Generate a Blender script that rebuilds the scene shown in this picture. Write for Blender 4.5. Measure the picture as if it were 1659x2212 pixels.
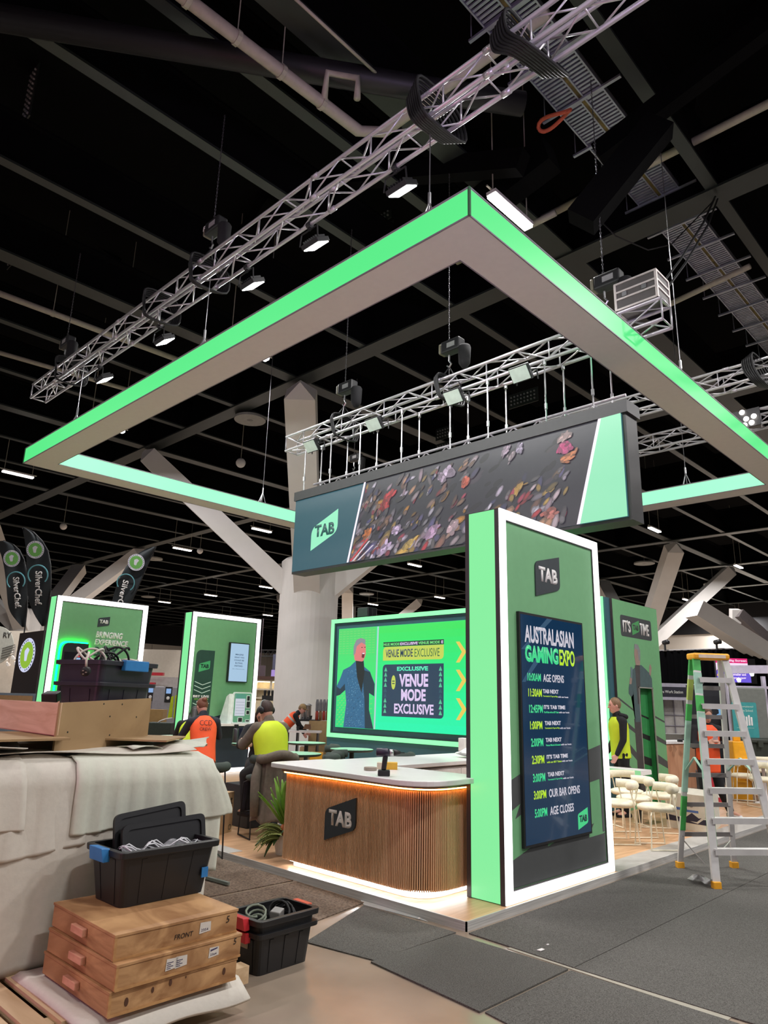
import bpy, bmesh, math, random
from mathutils import Vector, Matrix, Quaternion
random.seed(7)
for _o in list(bpy.data.objects): bpy.data.objects.remove(_o)
SC = bpy.context.scene
COL = SC.collection
PI = math.pi
V = Vector

# ------------------------------------------------------------------ camera
CAMZ = 1.7
F_PX = 1515.92
CX, CY = 829.5, 1106.0
YAW, PITCH, ROLL = [math.radians(a) for a in (134.1448, 15.0310, 1.4742)]
_f = V((math.cos(YAW)*math.cos(PITCH), math.sin(YAW)*math.cos(PITCH), math.sin(PITCH)))
_r0 = V((math.sin(YAW), -math.cos(YAW), 0)); _u0 = _r0.cross(_f)
CR = math.cos(ROLL)*_r0 + math.sin(ROLL)*_u0
CU = -math.sin(ROLL)*_r0 + math.cos(ROLL)*_u0
CF = _f
CPOS = V((0, 0, CAMZ))
cam_d = bpy.data.cameras.new('camera'); cam = bpy.data.objects.new('camera', cam_d); COL.objects.link(cam)
cam_d.sensor_fit = 'HORIZONTAL'; cam_d.sensor_width = 36; cam_d.lens = 36*F_PX/1659
cam_d.clip_start = .05; cam_d.clip_end = 400
mw = Matrix.Identity(4)
for i in range(3):
    mw[i][0] = CR[i]; mw[i][1] = CU[i]; mw[i][2] = -CF[i]; mw[i][3] = CPOS[i]
cam.matrix_world = mw
SC.camera = cam
# survey helpers: where the sight line of a photo point meets a plane of the hall
def ray(px, py): return CR*((px-CX)/F_PX) - CU*((py-CY)/F_PX) + CF
def at(px, py, d): return CPOS + ray(px, py)*d
def onz(px, py, z): d = ray(px, py); return CPOS + d*((z-CAMZ)/d.z)
def onx(px, py, x): d = ray(px, py); return CPOS + d*(x/d.x)
def ony(px, py, y): d = ray(px, py); return CPOS + d*(y/d.y)

# ------------------------------------------------------------------ view, world, hall light
SC.view_settings.view_transform = 'Standard'; SC.view_settings.look = 'None'
SC.view_settings.gamma = 1.0; SC.view_settings.use_curve_mapping = False
SC.view_settings.exposure = 0.0
try:
    SC.cycles.use_denoising = True; SC.cycles.max_bounces = 6; SC.cycles.diffuse_bounces = 3
    SC.cycles.glossy_bounces = 3; SC.cycles.transparent_max_bounces = 8; SC.cycles.sample_clamp_indirect = 4.0
    SC.cycles.use_light_tree = True; SC.cycles.caustics_reflective = False; SC.cycles.caustics_refractive = False
except Exception: pass
WORLD = bpy.data.worlds.new('hall_ambient'); SC.world = WORLD; WORLD.use_nodes = True  # even ambient fill added for the bounce light of the unseen hall
WORLD.node_tree.nodes['Background'].inputs[0].default_value = (.60, .59, .60, 1)
WORLD.node_tree.nodes['Background'].inputs[1].default_value = 0.30
LAMP_W = 690.0          # one ceiling batten
PINK_W = 110.0          # magenta wash of the neighbouring stand
LAV_W = 42.0           # lavender wash from the neighbouring stand

def s2l(v):
    v /= 255.0
    return v/12.92 if v <= .04045 else ((v+.055)/1.055)**2.4
def rgb(r, g, b): return (s2l(r), s2l(g), s2l(b), 1.0)

# ------------------------------------------------------------------ materials
MATS = {}
def mat(name, col, rough=.55, metal=0.0, emit=None, es=1.0, var=.08, scale=12.0, bump=0.0, alpha=1.0, trans=0.0, coat=0.0, dim=None, spec=.5):
    if name in MATS: return MATS[name]
    m = bpy.data.materials.new(name); m.use_nodes = True; MATS[name] = m
    nt = m.node_tree; b = nt.nodes['Principled BSDF']
    b.inputs['Roughness'].default_value = rough; b.inputs['Metallic'].default_value = metal
    b.inputs['Specular IOR Level'].default_value = spec
    tc = nt.nodes.new('ShaderNodeTexCoord')
    no = nt.nodes.new('ShaderNodeTexNoise'); no.inputs['Scale'].default_value = scale; no.inputs['Detail'].default_value = 4
    nt.links.new(tc.outputs['Object'], no.inputs['Vector'])
    if dim:
        mp = nt.nodes.new('ShaderNodeMapping'); mp.inputs['Scale'].default_value = dim
        nt.links.new(tc.outputs['Object'], mp.inputs[0]); nt.links.new(mp.outputs[0], no.inputs['Vector'])
    cr = nt.nodes.new('ShaderNodeValToRGB')
    cr.color_ramp.elements[0].position = .3; cr.color_ramp.elements[1].position = .7
    cr.color_ramp.elements[0].color = tuple(max(0, c*(1-var)) for c in col[:3])+(1,)
    cr.color_ramp.elements[1].color = tuple(min(1, c*(1+var)) for c in col[:3])+(1,)
    nt.links.new(no.outputs['Fac'], cr.inputs[0]); nt.links.new(cr.outputs[0], b.inputs['Base Color'])
    if bump:
        bp = nt.nodes.new('ShaderNodeBump'); bp.inputs['Strength'].default_value = bump; bp.inputs['Distance'].default_value = .01
        nt.links.new(no.outputs['Fac'], bp.inputs['Height']); nt.links.new(bp.outputs[0], b.inputs['Normal'])
    if emit is not None:
        b.inputs['Emission Color'].default_value = emit; b.inputs['Emission Strength'].default_value = es
    if alpha < 1: b.inputs['Alpha'].default_value = alpha
    if trans: b.inputs['Transmission Weight'].default_value = trans
    if coat: b.inputs['Coat Weight'].default_value = coat
    return m
def lit(name, col, es=1.0):      # a lamp or a lit screen
    return mat(name, (.02, .02, .02, 1), rough=.4, emit=col, es=es)
def attr_lit(name, es=1.0):      # lit screen picture, colours carried by the picture's own pixels
    if name in MATS: return MATS[name]
    m = bpy.data.materials.new(name); m.use_nodes = True; MATS[name] = m
    nt = m.node_tree; b = nt.nodes['Principled BSDF']; b.inputs['Base Color'].default_value = (.02, .02, .02, 1)
    a = nt.nodes.new('ShaderNodeVertexColor'); a.layer_name = 'Col'
    nt.links.new(a.outputs[0], b.inputs['Emission Color']); b.inputs['Emission Strength'].default_value = es
    return m
def wood(name, c1, c2, scale=3.0, rough=.5, stretch=(1, 12, 12), bump=.05):
    if name in MATS: return MATS[name]
    m = bpy.data.materials.new(name); m.use_nodes = True; MATS[name] = m
    nt = m.node_tree; b = nt.nodes['Principled BSDF']; b.inputs['Roughness'].default_value = rough
    tc = nt.nodes.new('ShaderNodeTexCoord'); mp = nt.nodes.new('ShaderNodeMapping'); mp.inputs['Scale'].default_value = stretch
    nt.links.new(tc.outputs['Object'], mp.inputs[0])
    no = nt.nodes.new('ShaderNodeTexNoise'); no.inputs['Scale'].default_value = scale; no.inputs['Detail'].default_value = 6; no.inputs['Distortion'].default_value = 1.2
    nt.links.new(mp.outputs[0], no.inputs['Vector'])
    cr = nt.nodes.new('ShaderNodeValToRGB'); cr.color_ramp.elements[0].position = .36; cr.color_ramp.elements[1].position = .66
    cr.color_ramp.elements[0].color = c2; cr.color_ramp.elements[1].color = c1
    nt.links.new(no.outputs['Fac'], cr.inputs[0]); nt.links.new(cr.outputs[0], b.inputs['Base Color'])
    bp = nt.nodes.new('ShaderNodeBump'); bp.inputs['Strength'].default_value = bump; nt.links.new(no.outputs['Fac'], bp.inputs['Height']); nt.links.new(bp.outputs[0], b.inputs['Normal'])
    return m

# ------------------------------------------------------------------ mesh building
class MB:
    def __init__(s): s.v = []; s.f = []; s.m = []
    def add(s, vs, fs, mi=0):
        o = len(s.v); s.v += [tuple(v) for v in vs]; s.f += [tuple(i+o for i in f) for f in fs]; s.m += [mi]*len(fs); return s
    def hexa(s, p, mi=0):       # 8 points: bottom 4 ccw, top 4 ccw
        return s.add(p, [(3, 2, 1, 0), (4, 5, 6, 7), (0, 1, 5, 4), (1, 2, 6, 5), (2, 3, 7, 6), (3, 0, 4, 7)], mi)
    def box(s, x0, y0, z0, x1, y1, z1, mi=0):
        if x0 > x1: x0, x1 = x1, x0
        if y0 > y1: y0, y1 = y1, y0
        if z0 > z1: z0, z1 = z1, z0
        return s.hexa([(x0,y0,z0),(x1,y0,z0),(x1,y1,z0),(x0,y1,z0),(x0,y0,z1),(x1,y0,z1),(x1,y1,z1),(x0,y1,z1)], mi)
    def obox(s, c, a, b, d, mi=0):   # centre and three half vectors
        c, a, b, d = V(c), V(a), V(b), V(d)
        if a.cross(b).dot(d) < 0: a = -a
        return s.hexa([c-a-b-d, c+a-b-d, c+a+b-d, c-a+b-d, c-a-b+d, c+a-b+d, c+a+b+d, c-a+b+d], mi)
    def bar(s, p, q, w, h, up=(0, 0, 1), mi=0):
        p, q = V(p), V(q); d = q-p; L = d.length
        if L < 1e-6: return s
        d /= L; u = V(up)
        if abs(d.dot(u)) > .99: u = V((1, 0, 0))
        sd = d.cross(u).normalized(); u = sd.cross(d).normalized()
        return s.obox((p+q)/2, d*L/2, sd*w/2, u*h/2, mi)
    def tube(s, p, q, r, n=8, r2=None, mi=0):
        return s.path([p, q], r, n, r2=r2, mi=mi)
    def path(s, pts, r, n=8, r2=None, mi=0, close=False, radii=None):
        pts = [V(p) for p in pts]; N = len(pts); vs = []; fs = []
        d0 = (pts[1]-pts[0]).normalized(); u = V((0, 0, 1))
        if abs(d0.dot(u)) > .95: u = V((1, 0, 0))
        a = d0.cross(u).normalized()
        for i, p in enumerate(pts):
            if close: d = pts[(i+1) % N]-pts[i-1]
            else: d = pts[min(i+1, N-1)]-pts[max(i-1, 0)]
            d = d.normalized() if d.length > 1e-9 else d0
            a = (a-d*a.dot(d))
            a = a.normalized() if a.length > 1e-6 else d.orthogonal().normalized()
            b = d.cross(a)
            rr = radii[i] if radii else (r if r2 is None else r+(r2-r)*i/(N-1))
            vs += [p+a*math.cos(2*PI*k/n)*rr+b*math.sin(2*PI*k/n)*rr for k in range(n)]
        M = N if close else N-1
        for i in range(M):
            for k in range(n):
                j = (i+1) % N
                fs.append((i*n+k, i*n+(k+1) % n, j*n+(k+1) % n, j*n+k))
        if not close:
            fs.append(tuple(range(n-1, -1, -1))); fs.append(tuple((N-1)*n+k for k in range(n)))
        return s.add(vs, fs, mi)
    def prism(s, pts, nv, mi=0):     # planar polygon pushed along nv (pts wound ccw seen from nv side)
        pts = [V(p) for p in pts]; nv = V(nv); n = len(pts)
        nn = V((0, 0, 0))
        for i in range(n): nn += pts[i].cross(pts[(i+1) % n])
        if nn.dot(nv) < 0: pts.reverse()
        return s.add(pts+[p+nv for p in pts], [tuple(range(n-1, -1, -1)), tuple(range(n, 2*n))]+[(i, (i+1) % n, n+(i+1) % n, n+i) for i in range(n)], mi)
    def lathe(s, prof, c=(0, 0, 0), n=24, ax=None, mi=0):   # profile [(r, z)]
        c = V(c); vs = []; fs = []
        A = V(ax).normalized() if ax is not None else V((0, 0, 1)); X = A.orthogonal().normalized(); Y = A.cross(X)
        for r, z in prof: vs += [c+A*z+X*math.cos(2*PI*k/n)*r+Y*math.sin(2*PI*k/n)*r for k in range(n)]
        N = len(prof)
        for i in range(N-1):
            for k in range(n): fs.append((i*n+k, i*n+(k+1) % n, (i+1)*n+(k+1) % n, (i+1)*n+k))
        fs.append(tuple(range(n-1, -1, -1))); fs.append(tuple((N-1)*n+k for k in range(n)))
        return s.add(vs, fs, mi)
    def ell(s, c, r, n=12, m=8, R=None, mi=0):
        c = V(c); vs = []; fs = []
        for i in range(m+1):
            t = PI*i/m
            for k in range(n):
                a = 2*PI*k/n; p = V((r[0]*math.sin(t)*math.cos(a), r[1]*math.sin(t)*math.sin(a), -r[2]*math.cos(t)))
                if R is not None: p = R @ p
                vs.append(c+p)
        for i in range(m):
            for k in range(n): fs.append((i*n+k, i*n+(k+1) % n, (i+1)*n+(k+1) % n, (i+1)*n+k))
        return s.add(vs, fs, mi)
    def cap(s, p, q, r, r2=None, n=10, mi=0):   # capsule
        p, q = V(p), V(q); r2 = r if r2 is None else r2
        d = (q-p); L = d.length; d = d/L if L > 1e-6 else V((0, 0, 1))
        prof = [(r*math.sin(a)+1e-5, -r*math.cos(a)) for a in (0, .4, .8, 1.2, PI/2)]+[(r2*math.cos(a)+1e-5, L+r2*math.sin(a)) for a in (0, .4, .8, 1.2, PI/2)]
        return s.lathe(prof, p, n, d, mi)
    def grid(s, rows, mi=0, close=False):
        n = len(rows[0]); vs = [p for r in rows for p in r]; fs = []
        for i in range(len(rows)-1):
            for k in range(n if close else n-1): fs.append((i*n+k, i*n+(k+1) % n, (i+1)*n+(k+1) % n, (i+1)*n+k))
        return s.add(vs, fs, mi)
    def mesh(s, name, mats=()):
        me = bpy.data.meshes.new(name); me.from_pydata(s.v, [], s.f)
        for m in (mats if isinstance(mats, (list, tuple)) else [mats]): me.materials.append(m)
        if any(s.m): me.polygons.foreach_set('material_index', s.m)
        bm = bmesh.new(); bm.from_mesh(me); bmesh.ops.recalc_face_normals(bm, faces=bm.faces[:]); bm.to_mesh(me); bm.free()
        me.update(); return me

MATW = {}     # world matrices of things whose parts are given in hall coordinates
def link(name, me, parent=None, smooth=False, bevel=0.0, world=True, label=None, segs=2):
    o = bpy.data.objects.new(name, me); COL.objects.link(o)
    if smooth and len(me.polygons): me.polygons.foreach_set('use_smooth', [True]*len(me.polygons))
    if parent is not None:
        o.parent = parent
        if world and parent.name in MATW: o.matrix_parent_inverse = MATW[parent.name].inverted()
        if parent.name in MATW: MATW[o.name] = Matrix.Identity(4) if world else MATW[parent.name]
    else: MATW[o.name] = Matrix.Identity(4)
    if bevel:
        b = o.modifiers.new('bevel', 'BEVEL'); b.width = bevel; b.segments = segs; b.limit_method = 'ANGLE'; b.angle_limit = math.radians(40)
    if label: o['label'] = label
    return o
def obj(name, mb, m, parent=None, **k): return link(name, mb.mesh(name, m), parent, **k)
def tag(o, label, cat, group=None, kind=None):
    if label: o['label'] = label
    if cat: o['category'] = cat
    if group: o['group'] = group
    if kind: o['kind'] = kind
    return o
def thing(name, label, cat, loc=(0, 0, 0), rz=0.0, group=None):
    o = bpy.data.objects.new(name, None); COL.objects.link(o); o.empty_display_size = .1
    o.location = loc; o.rotation_euler = (0, 0, rz)
    MATW[o.name] = Matrix.Translation(V(loc)) @ Matrix.Rotation(rz, 4, 'Z')
    return tag(o, label, cat, group)
def struct(name, mb, m, **k):
    o = obj(name, mb, m, **k); o['kind'] = 'structure'; return o
def dup(root, loc, rz, label=None, group=None, scale=None):
    r = root.copy(); COL.objects.link(r); r.location = loc; r.rotation_euler = (0, 0, rz)
    if scale: r.scale = scale
    if label: r['label'] = label
    if group: r['group'] = group
    for ch in root.children:
        c = ch.copy(); COL.objects.link(c); c.parent = r; c.matrix_parent_inverse = ch.matrix_parent_inverse.copy()
        for g in ch.children:
            d = g.copy(); COL.objects.link(d); d.parent = c; d.matrix_parent_inverse = g.matrix_parent_inverse.copy()
    return r
class Fr:    # a flat face of a thing: origin, right, up, outward
    def __init__(s, O, U, Vv, N): s.O, s.U, s.V, s.N = V(O), V(U), V(Vv), V(N)
    def p(s, u, v, n=0.0): return s.O+s.U*u+s.V*v+s.N*n
def flat(name, fr, pts, m, parent, off=0.0, th=.003, **k):
    mb = MB().prism([fr.p(u, v, off) for u, v in pts], fr.N*th); return obj(name, mb, m, parent, **k)
def rect(u0, v0, u1, v1): return [(u0, v0), (u1, v0), (u1, v1), (u0, v1)]
def rounded(pts, rad, n=5):     # polygon with rounded corners, rad per corner
    out = []; N = len(pts)
    for i, p in enumerate(pts):
        r = rad[i] if isinstance(rad, (list, tuple)) else rad
        p = V(p); a = V(pts[i-1]); b = V(pts[(i+1) % N])
        if r <= 0: out.append(tuple(p)); continue
        da = (a-p).normalized()*r; db = (b-p).normalized()*r
        for k in range(n+1):
            t = k/n; q = (p+da)*(1-t)**2+p*2*t*(1-t)+(p+db)*t*t; out.append((q.x, q.y))
    return out
def ringpoly(mb, fr, outer, inner, off, th, mi=0):   # frame between two polygons of equal length
    n = len(outer); vs = []
    for o_ in (off, off+th): vs += [fr.p(u, v, o_) for u, v in outer]+[fr.p(u, v, o_) for u, v in inner]
    fs = []
    for i in range(n):
        j = (i+1) % n
        fs += [(i, n+i, n+j, j), (2*n+i, 2*n+j, 3*n+j, 3*n+i), (i, j, 2*n+j, 2*n+i), (n+i, 3*n+i, 3*n+j, n+j)]
    mb.add(vs, fs, mi); return mb
def lettering(txt, fr, u, v, w, h, m, parent, off=.004, th=.002, bold=.02, slant=0.0, name='lettering', rot=0.0, label=None):
    cu = bpy.data.curves.new('t', 'FONT'); cu.body = txt; cu.size = 1; cu.offset = bold; cu.extrude = 0; cu.resolution_u = 3; cu.fill_mode = 'FRONT'
    t = bpy.data.objects.new('t', cu); COL.objects.link(t)
    dg = bpy.context.evaluated_depsgraph_get(); dg.update()
    me = bpy.data.meshes.new_from_object(t.evaluated_get(dg)); bpy.data.objects.remove(t); bpy.data.curves.remove(cu)
    xs = [q.co.x for q in me.vertices]; ys = [q.co.y for q in me.vertices]
    x0, x1, y0, y1 = min(xs), max(xs), min(ys), max(ys)
    sy = h/(y1-y0); sx = w/(x1-x0) if w else sy
    ca, sa = math.cos(rot), math.sin(rot)
    bm = bmesh.new(); bm.from_mesh(me)
    bmesh.ops.solidify(bm, geom=bm.faces[:], thickness=0) if False else None
    for q in bm.verts:
        a = (q.co.x-x0)*sx; b = (q.co.y-y0)*sy; a += b*slant
        a, b = a*ca-b*sa, a*sa+b*ca
        q.co = fr.p(u+a, v+b, off)
    nrm = fr.N*th
    r = bmesh.ops.extrude_face_region(bm, geom=bm.faces[:])
    bmesh.ops.translate(bm, verts=[g for g in r['geom'] if isinstance(g, bmesh.types.BMVert)], vec=nrm)
    bm.to_mesh(me); bm.free(); me.materials.clear(); me.materials.append(m); me.name = name
    return link(name, me, parent, label=label)
def logo(fr, u, v, w, h, mb_, mt, parent, off=.004, slope=.25, name='logo_plate', th=.012, rad=None):
    """leaning plate with two rounded corners and the three letters"""
    r = h*.14 if rad is None else rad
    pts = rounded([(u, v), (u+w, v+h*slope), (u+w, v+h), (u, v+h*(1-slope))], [0, r, 0, r])
    o = flat(name, fr, pts, mb_, parent, off=off, th=th)
    lettering('TAB', fr, u+w*.13, v+h*.345, w*.76, h*.33, mt, o, off=off+th, bold=.045, th=.002)
    return o
def copybox(name, mb, m, loc, parent): return obj(name, mb, m, parent)

# common materials
M_BLACK = mat('black_satin', rgb(26, 26, 28), .5)
M_BLACKP = mat('black_plastic', rgb(30, 30, 33), .45, var=.15)
M_DARK = mat('charcoal_trim', rgb(58, 52, 54), .5)
M_DKSTEEL = mat('dark_steel', rgb(38, 43, 41), .45, var=.12, scale=2)
M_WEB = mat('shaded_black_steel', rgb(5, 5, 6), .95, var=.3, scale=2, spec=.1)  # webs: same paint as the flanges, shade put into the colour; also the braces
M_DECK = mat('black_ceiling', rgb(7, 7, 8), .95, var=.3, scale=1.2, spec=.1)
M_WHITE = mat('white_paint', rgb(226, 222, 220), .5)
M_OFFW = mat('offwhite_render', rgb(236, 232, 228), .7, var=.03, scale=1.5)
M_ALU = mat('truss_aluminium', rgb(200, 198, 202), .35, metal=.55, var=.05)
M_GALV = mat('galvanised_steel', rgb(165, 170, 185), .4, metal=.5, var=.15, scale=5)
M_STEEL = mat('bright_steel', rgb(190, 190, 192), .3, metal=.9)
M_PRINT = mat('green_print', rgb(110, 168, 118), .6, var=.03)
M_PRINTD = mat('slate_print', rgb(72, 74, 74), .6, var=.04)
M_LOGOD = mat('slate_sign', rgb(48, 56, 60), .55)
M_LETW = mat('white_letter', rgb(228, 226, 224), .5)
M_TEAL = mat('teal_panel', rgb(50, 92, 104), .55, var=.03)
M_GLOW = lit('green_light_panel', rgb(132, 238, 158), 1.0)
M_GLOWR = lit('green_ring_panel', rgb(84, 236, 134), 1.0)
M_GLOWI = lit('green_ring_inner', rgb(150, 255, 194), 1.2)
M_GLOWF = lit('green_frame_light', rgb(140, 255, 170), 1.3)
M_WGLOW = lit('white_light_panel', (1, 1, 1, 1), 2.6)

# ================================================================== hall shell
M_CONC = mat('polished_concrete', rgb(154, 138, 122), .22, var=.30, scale=.9, bump=.02)
M_CARPET = mat('dark_carpet', rgb(94, 92, 88), .95, var=.5, scale=160, bump=.6, spec=.1)
M_CARPETD = mat('dusty_carpet', rgb(112, 98, 86), .95, var=.45, scale=60, bump=.6, spec=.1)
struct('floor', MB().box(-110, -30, -.3, 35, 90, 0), M_CONC)
struct('ceiling', MB().box(-110, -30, 13.0, 35, 90, 13.3), M_DECK)
M_WALLB = mat('beige_wall', rgb(205, 196, 184), .8, var=.04, scale=.5)
M_WALLD = mat('black_upper_wall', rgb(24, 24, 26), .9)
w = MB().box(-110, 66, 0, 35, 66.3, 8.2); struct('wall_north', w, M_WALLB)
struct('trim_1', MB().box(-110, 65.8, 8.2, 35, 66.3, 13), M_WALLD)
w = MB().box(-88.3, -30, 0, -88, 66, 8.2); struct('wall_west', w, M_WALLB)
struct('trim_2', MB().box(-88.3, -30, 8.2, -87.8, 66, 13), M_WALLD)
mb = MB()
for i in range(18): mb.box(-108+8*i, 65.93, 0, -107.95+8*i, 66, 8.1)
for i in range(12): mb.box(-88, -25+8*i, 0, -87.93, -24.95+8*i, 8.1)
struct('trim_3', mb, mat('wall_joint', rgb(150, 142, 132), .8))

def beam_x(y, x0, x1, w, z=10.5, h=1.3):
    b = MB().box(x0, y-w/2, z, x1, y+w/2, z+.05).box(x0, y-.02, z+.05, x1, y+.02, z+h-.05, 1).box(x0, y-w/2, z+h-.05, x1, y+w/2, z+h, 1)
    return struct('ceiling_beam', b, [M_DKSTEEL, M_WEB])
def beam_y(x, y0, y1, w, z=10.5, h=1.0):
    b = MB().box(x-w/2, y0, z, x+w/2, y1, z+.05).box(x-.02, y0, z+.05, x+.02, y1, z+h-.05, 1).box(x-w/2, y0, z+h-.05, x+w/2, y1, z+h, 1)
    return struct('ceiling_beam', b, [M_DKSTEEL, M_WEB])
for i in range(7): beam_x(11.55+8.72*i, -88, 30, .5, 10.46)
for k in range(-2, 29):
    x = -3.2-2.9*k; main = (k-1) % 3 == 0
    beam_y(x, -25, 66, .42 if main else .2)
beam_y(-7.36, 1.5, 11.3, .2, 10.6)
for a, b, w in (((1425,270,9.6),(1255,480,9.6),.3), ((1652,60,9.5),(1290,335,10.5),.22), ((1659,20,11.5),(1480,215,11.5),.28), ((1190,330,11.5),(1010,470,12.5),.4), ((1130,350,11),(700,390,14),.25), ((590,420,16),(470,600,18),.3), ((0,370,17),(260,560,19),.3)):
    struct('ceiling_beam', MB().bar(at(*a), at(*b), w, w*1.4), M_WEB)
# bolted splice plates on the beams
def splice(px, py, d, nx, ny, sp=.11):
    c = at(px, py, d); mb = MB(); mb.obox(c, V((nx*sp/2+.05, 0, 0)), V((0, .012, 0)), V((0, 0, ny*sp/2+.05)))
    for i in range(nx):
        for j in range(ny):
            q = c+V(((i-(nx-1)/2)*sp, -.012, (j-(ny-1)/2)*sp)); mb.lathe([(.026, 0), (.026, .03), (.001, .035)], q, 6, (0, -1, 0), 1)
    o = obj('splice_plate', mb, [M_DKSTEEL, mat('bolt_zinc', rgb(150, 150, 152), .4, metal=.4)]); o['kind'] = 'structure'
for q in ((40,325,17,6,3), (45,355,17,6,2), (30,505,19,6,3), (28,560,19,6,2), (818,470,17,7,3), (822,505,17,7,2), (730,755,22,3,5), (640,800,24,3,4), (960,935,24,6,3), (960,965,24,6,2), (1130,860,20,8,3), (640,790,24,4,5), (1450,1165,44,3,5), (1530,1150,46,3,5), (66,205,13,3,10)): splice(*q)

# ---- tree columns: round trunk, four leaning arms up to the beam crossings
def tree_column(cx, cy, label):
    t = thing('column', label, 'column', (cx, cy, 0))
    obj('trunk', MB().lathe([(1.02, 0), (1.02, 6.35), (.9, 6.45)], (cx, cy, 0), 40), M_OFFW, t, smooth=False)
    for sx in (-1, 1):
        for sy in (-1, 1):
            p = V((cx+sx*.45, cy+sy*.45, 5.35)); q = V((cx+sx*4.3, cy+sy*4.3, 10.1)); d = (q-p).normalized()
            sd = d.cross(V((0, 0, 1))).normalized(); up = sd.cross(d)
            mb = MB(); h = .44; n_ = .34
            P = [p-sd*h-up*n_, p+sd*h-up*n_, p+sd*h+up*n_, p-sd*h+up*n_]; Q = [x+(q-p) for x in P]
            mb.hexa([P[0], P[1], P[2], P[3], Q[0], Q[1], Q[2], Q[3]])
            # folded pointed head
            a = [V(x) for x in Q]; tip = [q+d*.42-up*n_*.2, q+d*.42+up*n_*.2]
            mb.add(a+tip, [(0, 1, 4), (2, 3, 5), (1, 2, 5, 4), (3, 0, 4, 5)])
            obj('arm', mb, M_OFFW, t)
    return t
tree_column(-19.0, 15.9, 'large white round column with four leaning arms rising behind the hanging screen')
tree_column(-45.0, 15.9, 'white tree column with leaning arms behind the feather flags at far left')
tree_column(-19.0, 42.3, 'white tree column with leaning arms rising behind the IT\'S TIME wall at right')
tree_column(-45.0, 42.3, 'distant white tree column seen between round column and venue screen')
t = thing('column', 'pale column with one broad leaning arm at the right edge above the ladder', 'column', tuple(at(1690, 1500, 31)))
def arm_bar(a, b, w, h, m, nm): obj(nm, MB().bar(at(*a), at(*b), w, h), m, t)
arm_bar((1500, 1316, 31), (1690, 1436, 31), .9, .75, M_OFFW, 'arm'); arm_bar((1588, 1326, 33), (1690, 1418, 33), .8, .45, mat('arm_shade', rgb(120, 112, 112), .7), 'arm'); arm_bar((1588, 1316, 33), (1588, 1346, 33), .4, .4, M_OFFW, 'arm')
q = at(1684, 1432, 31); obj('trunk', MB().lathe([(.95, 0), (.95, q.z), (.8, q.z+.1)], (q.x, q.y, 0), 28), M_OFFW, t)

# ---- ceiling services
M_PIPE = mat('pale_pipe', rgb(170, 166, 150), .5)
def pipe(name, label, pts, r, cat='pipe', m=None, n=10, clips=0):
    t = thing(name, label, cat, tuple(pts[0])); obj('tube', MB().path(pts, r, n), m or M_PIPE, t, smooth=True)
    if clips:
        a, b = V(pts[0]), V(pts[1]); d = (b-a).normalized(); mb = MB()
        for i in range(1, clips+1):
            c = a+(b-a)*i/(clips+1); mb.lathe([(r*1.18, -.03), (r*1.18, .03)], c, n, d); mb.tube(c, c+V((0, 0, 13-c.z)), .008, 5)
        obj('hanger_clips', mb, m or M_PIPE, t)
    return t
p0 = onz(405, 0, 9.75); p1 = onz(775, 283, 9.75); p0 = p0+(p0-p1)*.5
pipe('water_pipe', 'pale ceiling pipe running down from the top edge towards the near truss', [p0, p1, p1+V((.25, .25, 0)), p1+V((3, .25, 0))], .085, clips=5)
c = onz(700, 215, 9.75); pipe('pipe_branch', 'short pale branch pipe bent above the long pale ceiling pipe', [c, c+V((.1, -.05, .35)), c+V((.35, .3, .35)), c+V((.35, .3, 0))], .05)
pipe('conduit_rod', 'thin pale conduit at the top edge beside the pale ceiling pipe', [onz(630, -10, 10.2), onz(812, 158, 10.2)], .022)
pipe('air_duct', 'dark round duct crossing the ceiling above the near truss', [onz(-80, 25, 10.22), onz(930, 195, 10.22), onz(1130, 225, 10.22)], .17, 'duct', M_BLACK, 16)
pipe('water_pipe', 'thin pale pipe behind the left end of the near truss', [onz(-60, 612, 10.2), onz(400, 783, 10.2)], .07, clips=2)
pipe('water_pipe', 'thin pale pipe lowest on the left, under the near truss end', [onz(-60, 745, 10.2), onz(340, 860, 10.2)], .06)
y_ = onz(1520, 295, 10.9).y
pipe('sprinkler_pipe', 'pale pipe crossing below the cable tray at upper right', [(-8.2, y_, 10.9), (3, y_, 10.9)], .07)
pipe('sprinkler_pipe', 'pale pipe beside the corner of the hanging ring and the bright batten', [onz(1140, 490, 10.2), onz(1200, 460, 10.2)], .06)
pipe('sprinkler_pipe', 'pale pipe low behind the flight case at right', [onz(1430, 665, 10.2), onz(1620, 575, 10.2)], .06)
# cable tray
t = thing('cable_tray', 'wide galvanised cable tray running along the ceiling at upper right', 'cable tray', (-4.2, 2, 11))
mb = MB(); zt = 11.0; y0, y1 = 2.0, 20.5
for k in range(int((y1-y0)/.075)): yy = y0+k*.075; mb.box(-4.56, yy, zt, -4.2, yy+.04, zt+.03); mb.box(-4.12, yy, zt, -3.83, yy+.04, zt+.03)
obj('tray_slats', mb, M_GALV, t)
mb = MB()
for x in (-4.57, -4.2, -4.12, -3.82): mb.box(x-.012, y0, zt-.02, x+.012, y1, zt+.09)
obj('side_rails', mb, M_GALV, t)
mb = MB()
for k in range(18): mb.box(-4.85, y0+.5+k, zt-.06, -3.5, y0+.55+k, zt-.02); mb.tube((-4.8, y0+.5+k, zt), (-4.8, y0+.5+k, 13), .01, 5)
obj('hanger_bars', mb, M_GALV, t)
mb = MB().box(-4.2, y0, zt-.01, -4.12, y1, zt+.04); obj('cable_run', mb, mat('yellow_black_cable', rgb(96, 84, 40), .7, var=.6, scale=8), t)
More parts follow.
